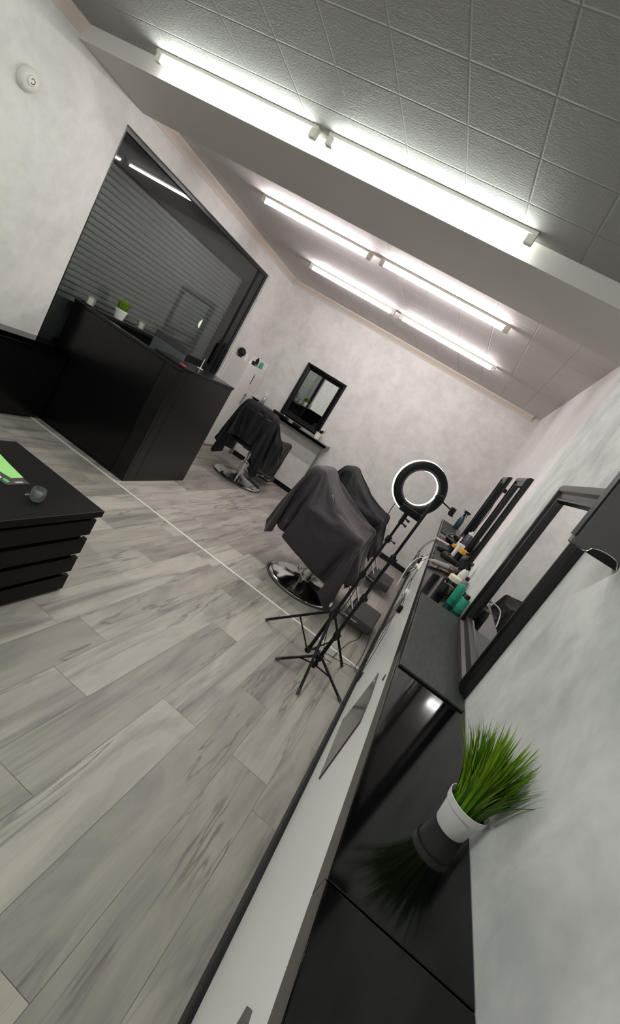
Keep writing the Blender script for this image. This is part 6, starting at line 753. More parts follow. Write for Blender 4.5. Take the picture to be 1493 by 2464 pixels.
[-899,-39,1105,-12,8,47,-2,0,49,7,0,48,10,0,48,4,0,49,-4,-1,49,15,2,48,6,0,50,3,1,49,3,-1,49,3,1,49,3,-1,50,3,0,48,4,1,49,4,0,49,2,-1,50,3,0,49,2,-1,49,36,0,35,42,1,25,46,0,16,49,0,0,44,1,-22,37,0,-32,22,1,-44,18,0,-46,24,0,-43,21,0,-45,23,1,-43,25,1,-43,28,1,-40,30,1,-40,30,0,-39,30,1,-39,33,0,-37,35,0,-35,36,0,-33,41,0,-27,35,-1,-36,46,0,-19,43,-1,-23,45,0,-19,49,-1,-10,49,-1,-10,48,0,-6,49,0,-7,49,-1,-5,49,0,-5,49,0,-7,49,-1,-3,49,0,-4,49,-1,-6,48,0,-5],
[-878,12,1104,2,-1,50,-16,9,46,-9,4,48,-1,-1,50,-2,-1,49,-1,0,49,1,-2,49,4,-1,50,3,0,49,3,0,49,4,1,49,3,0,49,3,0,49,5,0,49,4,1,50,6,0,48,8,2,49,18,1,46,34,0,36,41,1,26,47,0,16,49,1,1,43,0,-23,37,0,-32,23,1,-44,21,0,-44,20,0,-45,21,0,-45,25,0,-42,33,0,-37,31,0,-37,32,0,-38,32,0,-38,30,1,-40,22,3,-44,34,1,-36,34,0,-35,36,-1,-33,41,0,-29,41,-1,-27,45,0,-20,47,-1,-16,48,0,-10,48,-1,-14,49,0,-3,49,-1,-5,48,0,-12,49,0,-1,49,-1,-4,49,0,-5,49,0,-4,49,-1,-2,48,1,-12],
[-855,61,1103,-6,3,49,-6,4,49,-4,2,49,-1,-1,49,1,-3,49,-4,2,49,2,-3,49,-13,7,48,-3,1,49,-3,1,49,3,0,49,8,0,50,9,-1,48,0,1,49,0,1,49,0,1,49,20,1,46,17,0,46,23,2,44,43,1,23,48,1,13,49,0,3,42,0,-24,39,0,-31,22,0,-44,17,1,-46,25,0,-43,24,0,-43,25,0,-42,22,-1,-44,29,0,-40,30,-1,-39,36,2,-33,37,1,-33,35,0,-34,36,-1,-34,36,0,-33,35,-1,-35,27,4,-40,43,0,-25,42,-1,-25,47,0,-15,47,-1,-15,49,0,-2,48,0,-11,49,-1,-5,49,0,-6,49,-1,-1,49,0,-12,49,-1,1,49,0,-5,48,0,-7,50,-1,2],
[-808,89,1106,-5,3,50,-8,6,48,-9,8,48,0,-3,49,-6,5,49,-1,-1,49,-8,5,48,-1,-2,49,-9,6,48,-15,8,47,-6,3,48,14,-2,49,5,0,50,0,2,49,0,1,49,-1,1,50,-3,1,49,18,1,45,33,3,38,41,1,27,47,2,12,50,0,4,43,0,-24,38,-1,-30,21,0,-45,24,0,-43,22,0,-44,25,0,-43,21,0,-44,31,0,-40,19,-1,-45,24,0,-43,31,-2,-40,32,-1,-38,35,-1,-36,36,0,-33,37,1,-33,40,2,-28,46,4,-17,41,0,-27,41,0,-27,41,0,-27,49,0,-8,48,0,-7,49,0,-7,49,-1,-2,49,-1,-6,49,0,-3,49,-2,-1,49,1,-6,49,-1,-3,49,-2,1,48,2,-13],
[-789,140,1105,1,0,50,1,1,49,0,-1,50,-2,-1,49,-5,4,49,-7,4,49,-6,5,48,-21,10,45,-10,6,48,-8,5,48,-7,5,48,-5,1,49,-4,1,49,-2,1,50,-3,1,49,-2,1,49,21,-1,43,10,3,49,25,3,42,43,3,26,48,1,13,49,1,2,44,-1,-21,38,-1,-31,21,0,-45,22,0,-44,21,0,-46,24,0,-42,25,0,-43,26,-1,-42,26,0,-42,27,-1,-41,32,-1,-39,32,-2,-36,31,0,-39,30,0,-39,38,1,-31,38,1,-30,41,1,-28,43,2,-24,44,1,-22,47,1,-14,49,-1,-6,48,1,-11,50,-2,-1,49,0,-6,49,-1,0,48,0,-11,50,-1,1,49,-2,3,48,1,-8,50,-2,2,48,1,-9],
[-840,160,1106,3,4,49,3,4,49,3,5,49,9,9,47,13,13,46,2,6,49,1,6,49,1,5,49,-2,1,49,-4,2,49,-4,1,49,-6,3,49,-6,4,49,-7,4,48,-7,3,49,-7,3,48,-14,1,47,19,4,45,29,5,42,43,3,25,48,2,15,51,1,1,45,-1,-19,38,-2,-31,20,-1,-47,29,0,-40,26,-1,-41,24,0,-43,26,-1,-42,26,-1,-42,26,0,-41,27,-1,-41,28,0,-41,27,0,-41,22,-1,-45,34,1,-35,32,0,-37,42,1,-26,41,2,-27,43,1,-23,47,1,-17,48,1,-12,48,0,-9,49,-1,-5,49,0,-4,49,-2,1,49,0,-9,49,0,-2,49,-2,2,49,-1,0,49,-2,0,49,1,-8,49,0,-3],
[-832,214,1102,0,4,49,12,3,48,0,5,48,-19,8,46,-3,5,49,-1,3,49,-1,4,49,0,3,49,0,5,49,2,5,49,8,8,48,-15,-1,47,-8,3,48,-5,5,49,-3,4,49,-3,6,49,5,4,49,23,3,44,24,7,45,43,4,25,46,3,17,54,-1,3,47,-1,-22,38,-2,-31,20,-2,-47,16,-2,-47,20,-2,-44,23,-2,-44,24,-1,-43,26,-1,-43,29,1,-40,26,-1,-42,31,1,-38,34,2,-36,31,1,-38,25,-1,-43,42,2,-25,37,1,-34,46,1,-19,42,2,-24,48,1,-15,48,0,-10,49,-1,-5,49,0,-7,49,-1,-3,49,-1,-1,49,-2,0,49,1,-6,49,-3,5,49,-2,1,49,0,-4,49,-1,-1,48,1,-7],
[-799,258,1098,-1,5,48,-13,12,47,-3,6,48,-1,3,49,0,3,49,-1,4,49,-2,4,49,-4,5,49,-13,8,47,-7,6,48,-6,5,49,-1,2,49,1,2,49,11,0,48,1,3,49,-6,6,49,-4,7,49,-5,5,49,32,9,39,43,7,28,47,5,20,57,-1,-2,50,-5,-19,38,-3,-32,18,-3,-48,14,-1,-48,19,-2,-45,21,-2,-45,23,-2,-43,22,-1,-45,29,0,-40,27,0,-41,27,-1,-41,30,1,-39,34,2,-36,39,2,-30,38,1,-31,43,2,-24,42,1,-26,46,1,-17,48,1,-12,47,0,-12,49,1,-10,49,-2,2,49,-2,-2,50,-1,-2,48,-3,8,49,1,-10,49,-4,7,49,0,-1,49,-2,1,49,-1,-2,49,2,-7],
[-765,300,1094,-4,8,48,-5,7,48,-5,6,49,-5,7,49,-5,6,48,-6,6,49,-5,6,48,-6,5,49,-6,6,49,-7,5,48,-6,5,49,-6,5,48,-9,4,49,-10,1,48,-12,-2,48,-18,-5,45,4,13,48,27,12,41,29,12,41,38,10,33,48,7,19,58,-3,-2,49,-4,-15,38,-8,-36,34,-3,-37,23,-5,-43,10,2,-48,12,-1,-48,16,-1,-46,37,-2,-34,31,-3,-38,32,-2,-38,30,-1,-39,16,6,-46,24,2,-43,36,2,-33,42,2,-27,41,1,-26,45,1,-20,48,0,-9,46,2,-21,49,0,-7,49,-1,-2,49,-1,-2,49,-2,0,49,-3,4,49,0,-2,49,-2,1,49,-3,4,49,-3,5,49,0,-6,49,-2,2,48,3,-9],
[-815,321,1086,-2,11,48,-5,8,48,-4,8,49,-5,6,48,-4,9,49,-5,6,48,-5,6,49,-6,6,48,-7,4,48,-7,4,50,-8,2,49,-7,3,48,-14,-13,45,-8,8,48,-2,18,46,18,16,44,27,9,40,29,4,37,7,19,44,42,6,24,47,11,17,55,-1,1,49,0,-5,35,-11,-35,20,-13,-45,43,9,-20,34,-4,-37,18,-5,-45,5,5,-49,10,1,-49,29,-4,-39,38,-1,-32,37,-1,-32,36,-1,-34,31,-4,-38,9,15,-46,35,2,-35,45,2,-21,47,1,-15,47,0,-14,48,1,-11,49,-6,8,48,2,-11,49,0,-3,49,-4,3,50,1,-3,48,-4,7,49,-5,5,49,2,-5,49,-6,10,49,0,-4,49,-2,1,47,5,-13],
[-865,300,1089,-6,25,41,-5,17,47,-4,17,47,-5,3,49,-5,3,49,-4,-2,50,-4,-2,48,-7,14,47,-5,-6,48,-8,7,48,-9,11,47,-6,19,46,12,19,44,21,15,41,28,3,40,30,-10,39,13,28,37,-16,17,44,39,-12,22,30,26,27,48,9,10,53,-2,3,43,-22,-11,31,31,-4,41,-9,-31,4,-18,-47,39,18,-20,42,3,-27,30,-5,-38,11,0,-48,4,6,-49,21,-3,-45,40,0,-28,26,-6,-43,31,-3,-37,47,13,-6,42,-9,-25,20,19,-42,48,-1,-9,49,-1,-7,48,-12,5,46,9,-14,49,-3,1,48,-9,7,48,5,-8,50,-1,-1,49,1,-2,49,-3,3,49,-5,8,48,2,-6,49,-4,6,49,-2,0,48,5,-13],
[-920,304,1085,-3,3,49,0,8,48,-8,25,42,5,-14,47,-9,8,48,-9,8,47,-8,13,48,-7,17,46,0,21,44,8,24,43,18,19,41,26,9,40,27,2,41,25,-14,41,26,16,38,-12,26,39,-17,22,42,40,0,27,37,-13,21,10,36,26,46,-13,-1,49,4,3,43,-21,-8,42,5,-4,14,49,-7,32,-13,-36,3,-19,-46,41,22,-17,43,13,-19,41,2,-28,21,-4,-44,2,7,-49,14,0,-47,32,-4,-37,30,-4,-39,38,-2,-31,42,4,27,47,1,-15,43,12,-21,43,-21,9,45,10,-17,49,-3,2,49,-5,3,49,-1,-1,48,4,-7,49,0,-1,49,-1,0,49,-1,0,49,-1,3,50,-1,0,49,0,-2,49,-1,-1,48,3,-10],
[-975,302,1086,2,26,43,-2,6,48,-8,-12,48,14,36,33,-13,0,47,-1,19,46,7,23,43,15,21,42,23,15,41,26,6,41,24,-11,41,25,-4,42,28,10,39,3,32,37,-27,12,39,-11,28,39,42,-1,29,33,-27,26,39,18,20,-11,44,23,46,-16,-3,48,-2,1,36,-30,-9,47,-8,-3,6,48,-7,25,42,-11,28,-15,-38,6,-20,-44,43,10,-21,38,28,-14,43,19,-15,36,-1,-33,16,-2,-47,5,7,-48,25,-4,-43,46,-3,-20,48,-4,-4,33,4,36,50,-3,-4,37,0,-32,47,0,13,49,-3,2,48,3,-15,49,-1,0,48,-3,9,49,1,-3,49,0,-1,49,0,-3,49,0,-1,50,1,-1,49,-1,0,50,-1,0,48,0,-6],
[-1029,314,1083,1,15,47,1,23,44,34,20,29,-22,13,42,21,22,39,24,16,40,26,11,41,27,4,41,25,-6,42,20,-15,42,30,5,40,16,29,38,-17,27,37,-28,11,39,-8,30,38,40,-2,29,28,-33,25,41,-10,26,-9,42,22,13,45,16,50,-7,3,46,-15,-5,32,-36,-9,45,-17,-5,24,41,-4,-7,47,-11,33,34,-13,24,-17,-40,13,-21,-43,45,7,-21,44,17,-16,26,42,-10,44,15,-19,33,-4,-35,17,1,-45,43,-17,8,22,15,-40,48,-9,0,39,11,28,49,-6,-6,43,5,-22,44,-3,20,48,1,-4,49,0,-5,48,-2,-12,49,1,4,49,1,-4,49,0,1,49,0,2,50,1,-1,49,1,0,50,1,1,49,-3,-8],
[-1049,363,1068,30,14,37,-13,22,42,28,22,34,31,-20,33,22,19,39,27,7,41,25,-4,42,20,-15,43,27,-2,41,23,23,38,-1,33,37,-25,19,38,-25,18,38,-7,30,38,40,-1,29,32,-27,26,26,-34,27,29,32,22,-28,37,21,27,39,14,40,-28,0,49,2,-4,33,-35,-8,42,-24,-6,37,28,-4,-14,45,-11,9,47,-10,38,29,-15,16,-20,-42,27,-16,-38,44,7,-20,44,14,-18,24,41,-11,38,28,-14,50,3,6,47,-17,-1,39,-1,-29,13,11,-46,44,7,21,43,-12,-16,43,16,18,43,-13,-20,48,6,5,50,4,3,49,1,-1,49,0,-1,49,1,0,50,-1,-3,48,0,-4,50,-1,-3,49,1,-3,50,3,0,49,-4,-6],
[-1042,411,1044,29,14,37,24,-28,32,25,-4,42,33,24,27,27,0,42,21,-12,43,23,-9,42,28,10,40,5,34,36,-12,30,37,-22,21,38,-27,15,38,-6,33,37,39,-3,29,32,-26,28,19,-37,26,41,3,25,-2,45,21,-28,36,19,38,28,10,30,-40,1,48,7,-5,44,-22,-5,33,-36,-8,46,13,-3,-9,48,-10,-11,46,-11,26,40,-13,38,28,-14,11,-22,-44,34,-12,-34,45,7,-20,44,10,-20,47,12,-6,47,14,-3,48,12,-1,28,39,8,47,5,-12,7,-19,-45,46,16,9,46,-13,-8,47,14,0,49,0,-2,49,-1,-2,49,-1,-2,49,0,-2,47,-10,-5,49,1,-3,49,5,-1,50,0,-3,49,-1,-4,49,0,-3,49,-2,-4],
[-1001,420,1009,30,-6,38,29,-8,39,16,-30,35,29,3,40,29,5,40,31,7,38,15,28,38,-19,28,36,-3,31,37,-23,23,37,-30,11,38,-4,33,36,39,0,30,34,-24,28,15,-38,26,36,-22,27,24,37,22,-32,33,19,-8,45,18,46,14,9,16,-46,-1,48,5,-5,48,-10,-4,31,-37,-8,49,-4,-3,5,48,-9,-20,44,-12,6,47,-11,32,34,-13,40,27,-15,9,-22,-44,47,16,-5,47,13,-8,46,11,-9,47,11,-12,39,-14,-27,37,32,1,47,8,-11,47,8,-11,15,-37,-30,47,14,-4,48,3,-4,50,-1,-2,48,-3,-2,50,-3,-3,48,-10,-1,47,14,-3,49,3,-2,49,-4,-4,47,-14,-4,49,2,-4,49,-4,-4,49,-4,-5],
[-959,409,975,28,-12,39,20,-22,40,30,-9,37,29,10,39,25,20,37,6,33,36,-15,28,38,-12,31,36,-25,20,37,-31,10,37,-3,33,37,39,1,30,35,-20,28,19,-36,27,21,-36,26,40,14,25,-10,44,20,-35,30,18,9,45,17,49,1,6,4,-50,-1,49,-6,-3,48,8,-5,38,-31,-7,42,-26,-4,1,48,-10,7,48,-8,-21,42,-13,24,40,-12,35,32,-14,39,27,-14,27,-19,-35,48,7,-9,41,24,-6,46,14,-9,47,4,-14,37,-28,-18,44,20,-13,48,5,-10,47,8,-11,23,-36,-23,48,-11,2,49,5,-5,48,8,-6,49,-7,-1,49,1,-3,49,9,-3,46,18,-2,46,-18,-4,49,-3,-4,49,-8,-5,49,7,-4,47,-12,-5],
[-920,386,943,23,-17,39,27,-12,41,32,15,35,15,32,35,-2,33,37,-16,27,37,-11,31,37,-27,19,37,-31,10,37,-2,33,36,39,4,31,35,-20,28,22,-34,27,12,-39,27,40,-11,26,16,41,21,-32,31,20,-26,38,18,24,40,14,48,-12,5,-5,-49,-2,47,-16,-2,47,15,-6,44,-20,-6,34,-33,-5,34,33,-3,-17,44,-13,-21,43,-13,13,46,-13,30,37,-13,38,26,-14,39,29,-15,38,-18,-26,47,6,-10,42,25,-6,44,-16,-15,47,4,-15,42,-22,-15,44,19,-12,47,1,-10,47,11,-12,42,-25,-7,38,-30,-8,49,4,-4,49,5,-5,48,11,-3,44,24,1,49,-6,-5,47,-12,-4,49,-5,-5,48,6,-3,48,-8,-6,47,-12,-5],
[-882,363,911,25,-14,39,19,30,34,5,33,37,3,32,36,-20,26,38,-9,32,36,-27,18,37,-31,10,37,0,34,36,38,3,30,37,-15,29,21,-35,27,12,-39,28,29,-29,26,37,23,24,-17,43,19,-38,27,19,-11,45,18,36,31,12,44,-21,3,-11,-48,-1,43,-24,-3,45,20,-5,46,-15,-7,36,-33,-4,45,18,-2,-28,38,-12,-14,45,-14,4,47,-13,22,42,-13,37,31,-13,46,11,-14,31,33,-18,45,-10,-18,45,17,-8,48,-2,-12,40,-23,-17,47,2,-14,44,-17,-11,48,9,-13,46,16,-12,47,-13,-8,39,-29,-8,49,4,-4,48,9,-4,44,21,1,49,4,-5,47,-15,-4,49,-4,-5,48,5,-3,50,3,-5,44,-23,-4,49,-5,-6],
[-838,354,880,-14,34,32,1,31,38,-1,32,37,7,33,36,-26,21,36,-31,2,38,-20,30,34,-1,33,36,38,3,31,38,-12,29,15,-38,28,23,-34,27,15,-38,27,42,0,26,7,44,20,-34,31,19,-31,33,18,3,47,17,43,21,10,39,-29,3,-17,-46,-2,39,-30,-2,43,23,-6,44,-22,-5,44,-21,-5,50,-1,-2,-12,47,-9,-30,35,-16,-3,48,-13,17,44,-13,34,33,-13,48,6,-12,40,22,-15,32,33,-19,47,6,-12,48,3,-11,47,-9,-13,36,-28,-19,47,-12,-11,46,14,-12,47,-13,-7,47,-6,-11,48,-5,-12,48,5,-4,44,22,1,49,8,-4,47,-12,-4,49,-6,-6,49,3,-4,48,8,-3,46,-17,-5,46,-15,-5,49,-6,-6],
[-835,394,842,2,34,37,-4,32,37,-17,31,34,-28,15,38,-32,3,37,0,36,34,-15,31,35,39,3,31,38,-9,29,13,-39,28,24,-33,27,13,-39,27,35,-21,27,30,32,23,-24,39,18,-35,29,19,-20,41,18,13,44,16,47,10,9,35,-35,1,-21,-44,-2,34,-35,-2,44,23,-5,48,-5,-5,42,-25,-5,46,-17,-3,13,47,-6,-37,29,-16,-14,45,-14,7,48,-12,33,33,-14,45,17,-12,47,1,-12,38,27,-17,35,29,-17,48,7,-12,47,5,-10,46,-13,-14,41,-20,-15,44,-17,-15,49,-2,-8,47,17,-6,49,2,-7,47,-9,-11,48,8,-3,48,11,-4,47,-16,-4,49,-1,-5,48,9,-3,49,-5,-5,43,-23,-3,47,-13,-6,49,-2,-6],
[-837,435,806,-8,32,37,-30,11,37,-23,22,38,-21,26,35,-26,14,39,11,39,28,38,6,31,39,-5,30,14,-39,28,20,-36,27,24,-33,28,17,-37,27,42,10,25,-4,45,19,-35,29,19,-30,35,18,-10,45,18,22,40,15,49,-1,6,30,-39,2,-25,-42,-3,29,-41,-1,45,20,-6,48,-5,-3,49,-4,-5,38,-29,-5,34,34,-2,-31,35,-16,-31,35,-15,0,47,-14,25,40,-13,46,12,-11,44,20,-14,48,-5,-11,34,31,-19,40,24,-15,48,9,-11,47,9,-11,41,-23,-16,48,-9,-11,46,-10,-12,49,-1,-8,48,6,-7,48,12,-6,48,0,-6,48,-13,-5,49,-2,-5,47,11,-2,49,-3,-6,45,-21,-4,45,-18,-4,48,-10,-6,48,1,-7],
[-853,473,770,-32,8,37,-22,25,38,-30,10,38,-24,22,37,27,31,27,34,20,31,38,-1,30,14,-38,28,18,-36,28,23,-34,27,16,-38,27,39,-14,27,21,39,21,-34,30,19,-32,33,18,-6,47,18,-20,42,18,34,33,13,48,-10,5,26,-42,1,-26,-41,-2,21,-45,-1,46,18,-6,49,6,-4,49,-5,-4,38,-30,-6,45,21,-1,-11,47,-9,-41,20,-20,-19,43,-14,19,43,-14,41,24,-12,47,6,-12,44,17,-13,48,-5,-11,37,28,-18,40,23,-15,49,3,-10,44,19,-12,48,-6,-10,47,-8,-10,46,-13,-14,48,-6,-9,48,0,-7,49,-1,-6,49,1,-5,48,12,-1,48,-8,-6,47,-14,-6,43,-24,-3,47,-12,-5,49,-7,-6,48,3,-7],
[-891,491,735,-26,18,37,-31,10,38,-23,21,37,39,13,29,32,23,29,33,20,30,15,-37,28,15,-38,28,28,-30,27,22,-35,28,19,-37,28,37,23,23,-12,44,19,-39,23,18,-23,40,18,-15,43,19,-2,46,17,41,25,11,44,-21,3,27,-41,2,-29,-40,-3,15,-47,-1,49,-1,-3,46,18,-6,49,7,-5,38,-29,-6,49,9,-1,9,48,-5,-36,28,-17,-39,24,-18,6,47,-14,37,28,-13,46,14,-12,48,1,-12,45,16,-12,47,-4,-12,37,28,-18,42,21,-13,47,10,-11,47,10,-11,48,3,-9,49,1,-8,48,-3,-8,49,-2,-8,49,-4,-8,48,-5,-8,46,-19,-3,48,-4,-7,45,-19,-4,45,-20,-4,48,-7,-6,48,-6,-7,49,5,-6],
[-927,511,700,-29,13,37,-25,20,37,36,16,29,33,21,30,34,20,29,25,-33,28,10,-39,28,23,-33,28,23,-34,28,14,-38,28,42,-3,25,13,43,20,-31,33,18,-36,28,18,-11,45,18,-23,40,19,11,45,16,45,17,9,40,-29,3,27,-41,1,-30,-39,-3,10,-49,-1,48,-10,-2,46,16,-6,44,19,-5,44,-23,-6,49,-2,-2,25,43,-3,-25,40,-13,-44,11,-20,-20,42,-16,33,35,-13,46,10,-11,44,19,-13,48,1,-12,46,11,-12,47,-5,-12,36,29,-18,47,13,-11,47,9,-11,47,8,-9,49,1,-9,48,0,-8,49,-2,-8,48,-4,-8,47,-13,-6,49,-3,-7,47,-13,-5,45,-18,-4,46,-17,-5,49,0,-7,48,-11,-6,48,11,-7],
[-967,526,664,-24,21,37,34,20,30,38,13,29,31,24,29,29,-28,28,19,-36,28,10,-39,28,25,-32,28,12,-38,28,36,-21,27,34,28,22,-18,42,18,-38,25,19,-23,40,18,-20,40,18,-13,45,18,21,43,15,48,3,7,37,-33,2,27,-40,2,-30,-40,-4,3,-49,0,46,-17,-2,44,21,-6,45,20,-6,49,-8,-4,46,-15,-4,37,33,-1,-10,48,-9,-42,18,-19,-41,17,-19,18,44,-15,48,7,-10,44,16,-13,43,19,-14,49,1,-11,46,9,-12,48,-6,-11,39,26,-16,46,10,-11,48,8,-10,48,3,-9,48,2,-9,49,-4,-7,48,1,-9,48,-7,-7,49,-7,-6,46,-15,-6,44,-23,-3,49,-3,-6,48,-7,-6,48,-3,-7,48,9,-7],
[-1001,550,628,36,17,30,36,17,29,31,23,30,34,-22,27,20,-37,28,9,-39,28,24,-32,28,12,-39,28,26,-31,28,42,9,24,7,44,20,-36,28,18,-25,38,18,-33,33,18,-12,45,18,-7,45,18,30,37,13,49,-6,6,31,-38,2,31,-38,1,-29,-40,-3,-6,-49,-1,44,-24,-1,45,19,-6,42,24,-6,48,-13,-4,49,1,-4,45,19,-1,6,49,-6,-45,6,-18,-43,18,-19,-3,46,-17,40,26,-12,48,-2,-11,44,18,-14,45,13,-12,48,4,-11,47,9,-12,47,-7,-12,41,23,-14,48,4,-10,48,4,-9,49,3,-9,48,6,-9,48,-9,-7,49,3,-8,47,-14,-6,45,-19,-4,48,-3,-6,48,-16,-6,48,0,-7,49,-1,-6,47,11,-7],
[-972,564,584,33,22,30,31,24,30,36,-21,27,26,-31,28,3,-41,28,24,-34,28,19,-36,28,14,-38,29,42,-10,25,25,37,21,-16,43,19,-39,24,18,-34,30,19,-5,46,18,-14,45,17,-11,45,17,40,28,11,42,-25,5,45,-19,5,16,-46,-1,-20,-44,-3,-16,-47,-2,39,-30,-1,43,23,-5,44,21,-6,48,3,-3,49,-2,-5,48,9,-2,27,41,-2,-41,20,-17,-46,0,-18,-21,40,-20,26,40,-13,47,9,-11,48,-5,-12,44,18,-13,46,11,-13,47,9,-11,47,7,-12,48,-10,-11,44,20,-13,48,6,-9,48,6,-10,48,-6,-7,49,4,-9,48,-6,-7,46,-19,-4,49,-1,-7,46,-18,-5,49,1,-6,48,-8,-8,48,11,-6,49,2,-7],
[-948,587,541,30,26,30,33,-24,28,33,-23,27,16,-38,28,9,-39,28,22,-34,28,9,-39,29,34,-24,27,38,22,22,2,45,20,-27,36,19,-40,21,17,-22,39,19,-17,42,20,-27,36,21,34,35,11,32,36,9,44,-21,5,43,-25,4,-1,-49,-1,1,-49,-2,-27,-41,-3,34,-35,-1,49,4,-3,38,32,-8,46,18,-3,48,12,-2,47,10,-2,50,10,-2,-36,31,-16,-45,-12,-17,-30,33,-21,3,47,-16,45,17,-11,48,7,-12,47,-9,-11,44,20,-14,47,9,-12,46,12,-12,48,1,-11,48,-2,-12,48,6,-9,47,7,-10,48,6,-9,48,-6,-7,48,-11,-6,48,-3,-7,47,-16,-5,48,-4,-7,48,-3,-6,49,11,-7,48,3,-7,48,-9,-7],
[-928,617,498,31,-28,28,38,-17,28,11,-39,28,23,-34,27,17,-37,28,5,-39,29,26,-31,27,42,1,25,-1,44,21,10,44,19,-41,22,17,-31,33,19,-22,39,19,-25,38,20,-14,43,21,19,41,17,48,-15,3,48,-12,2,47,-11,3,11,-48,0,-21,-44,-3,-20,-45,-4,30,-39,-1,49,3,-2,47,10,-3,39,31,-8,49,5,-1,46,19,-3,50,-1,1,-16,43,-17,-44,-16,-14,-24,39,-19,-28,37,-20,36,32,-14,48,-1,-11,48,5,-11,47,-4,-12,45,17,-13,45,14,-13,48,9,-11,48,5,-11,49,4,-11,48,-2,-9,49,-5,-8,47,-10,-5,49,-5,-8,49,3,-9,46,-15,-5,49,0,-7,48,8,-6,49,-2,-7,49,4,-8,48,-3,-6],
[-900,600,454,27,-31,27,33,-23,29,4,-41,27,19,-36,28,9,-39,28,16,-38,28,40,14,26,41,9,26,-19,43,16,-5,45,19,-42,19,17,-31,33,19,-25,38,19,-11,43,21,-19,42,20,31,35,16,48,-10,3,48,-10,4,27,-41,-1,30,-40,-1,-22,-44,-3,-24,-43,-4,25,-43,-1,48,12,-2,49,-4,-5,45,19,-3,43,23,-5,49,4,-1,50,-2,2,2,47,-15,-47,-4,-17,-45,11,-14,-14,42,-22,17,44,-16,45,13,-12,48,3,-12,47,-7,-11,49,1,-11,47,9,-11,47,10,-12,47,6,-11,48,1,-10,49,-2,-9,48,-2,-8,48,9,-11,48,-13,-5,49,-4,-8,48,2,-8,49,4,-7,49,-1,-7,48,9,-6,49,-7,-8,48,3,-6],
[-876,581,409,32,-26,28,14,-38,28,7,-40,27,11,-39,28,13,-38,28,38,-13,29,41,5,27,15,44,19,-12,44,18,-35,31,16,-35,30,18,-30,35,19,-21,39,20,-19,41,20,-7,44,20,41,26,13,44,-24,1,48,-4,5,33,-37,0,19,-46,-3,-31,-38,-2,-10,-49,-5,28,-40,0,44,-21,4,40,27,-12,48,9,-3,46,16,-3,49,-6,3,49,6,-2,15,46,-12,-41,20,-18,-46,-13,-13,-24,36,-21,2,47,-18,41,23,-14,47,9,-12,48,5,-11,47,-5,-11,48,2,-11,48,4,-11,48,2,-11,48,2,-10,49,4,-10,48,1,-9,49,-7,-8,48,4,-9,49,2,-7,49,0,-8,49,7,-7,49,-1,-7,49,-3,-6,48,4,-8,49,1,-6]]
def cape(data, nx, ny, loc, rz, label, mt, flip=False):
    # rows of steps between neighbouring cloth points, in half millimetres
    v = np.cumsum(np.array(data).reshape(ny, nx, 3), axis=1).reshape(-1, 3) / 2000.0
    if flip: v[:, 1] *= -1
    fs = []
    for j in range(ny-1):
        for i in range(nx-1):
            k = j*nx+i; f = (k, k+1, k+nx+1, k+nx); fs.append(f[::-1] if flip else f)
    me = bpy.data.meshes.new('barber_cape'); me.from_pydata([tuple(p) for p in v], [], fs)
    for p in me.polygons: p.use_smooth = True
    me.materials.append(mt)
    o = bpy.data.objects.new('barber_cape', me); COL.objects.link(o); o.location = loc; o.rotation_euler = (0, 0, rz)
    s = o.modifiers.new('subsurf', 'SUBSURF'); s.levels = 1; s.render_levels = 2
    s = o.modifiers.new('thick', 'SOLIDIFY'); s.thickness = .0015; s.offset = 1
    return tag(o, label, 'cape', 'black barber capes draped over the chairs')
cape(CAPE_B, 54, 64, (-2.79, 2.38, .0), PI/2, 'black cape over the chair by the back wall shelf', M['cape_dark'])
k = cape(CAPE_A, 64, 64, (-1.04, .66, .0), 0, 'dark grey cape over the chair nearest the tripods', M['cape'])
MB().tube([Vector(p) - Vector((-1.04, .66, 0)) for p in [(-1.2057, 0.4578, 0.8958), (-1.1755, 0.3847, 0.8897), (-1.1359, 0.3611, 0.857)]], .0035, 6).build('clasp', M['chrome'], k)
cape(CAPE_A, 64, 64, (-1.10, 2.0, .0), 0, 'black cape over the chair behind the nearest one', M['cape_dark'], True)

# ------------------------------------------------------------------ ring light on its tripod
def leg_set(t, hub, low, feet, r, strut_f):
    for fx, fy in feet:
        hubp = Vector(hub); f = Vector((fx, fy, .008)); d = (f-hubp)
        st = hubp + Vector((d.x, d.y, 0)).normalized()*.022
        l = MB().cyl(st, f, r).build('leg', M['matte_black'], t, 40)
        MB().cyl(f - d.normalized()*.03, f, r*1.25).build('rubber_foot', M['rubber'], l, 40)
        mid = st.lerp(f, strut_f)
        MB().cyl(Vector(low) + Vector((d.x, d.y, 0)).normalized()*.02, mid, r*.6).build('strut', M['matte_black'], l, 40)
ra = empty('ring_light', (-.60, -.41, 0), label='round ring light glowing white on a black tripod', cat='ring light')
o3 = Vector((-.60, -.41, 0))
rel = lambda x, y: (x+.60, y+.41)
TX = .028
MB().cyl((0, 0, .06), (TX*.33, 0, .42), .0125).build('lower_pole', M['matte_black'], ra, 40)
MB().cyl((TX*.33, 0, .42), (TX*.6, 0, .72), .0105).build('middle_pole', M['matte_black'], ra, 40)
MB().cyl((TX*.6, 0, .72), (TX, 0, 1.16), .0085).build('upper_pole', M['matte_black'], ra, 40)
leg_set(ra, (0, 0, .385), (0, 0, .085), [rel(-.964, -.299), rel(-.351, -.149), rel(-.486, -.791)], .0088, .45)
MB().lathe([(.022, .36), (.024, .37), (.024, .40), (.016, .41)], 20, Matrix.Translation((TX*.3, 0, 0))).build('hub', M['matte_black'], ra, 40)
MB().lathe([(.020, .065), (.022, .07), (.022, .095), (.014, .10)], 20).build('lower_hub', M['matte_black'], ra, 40)
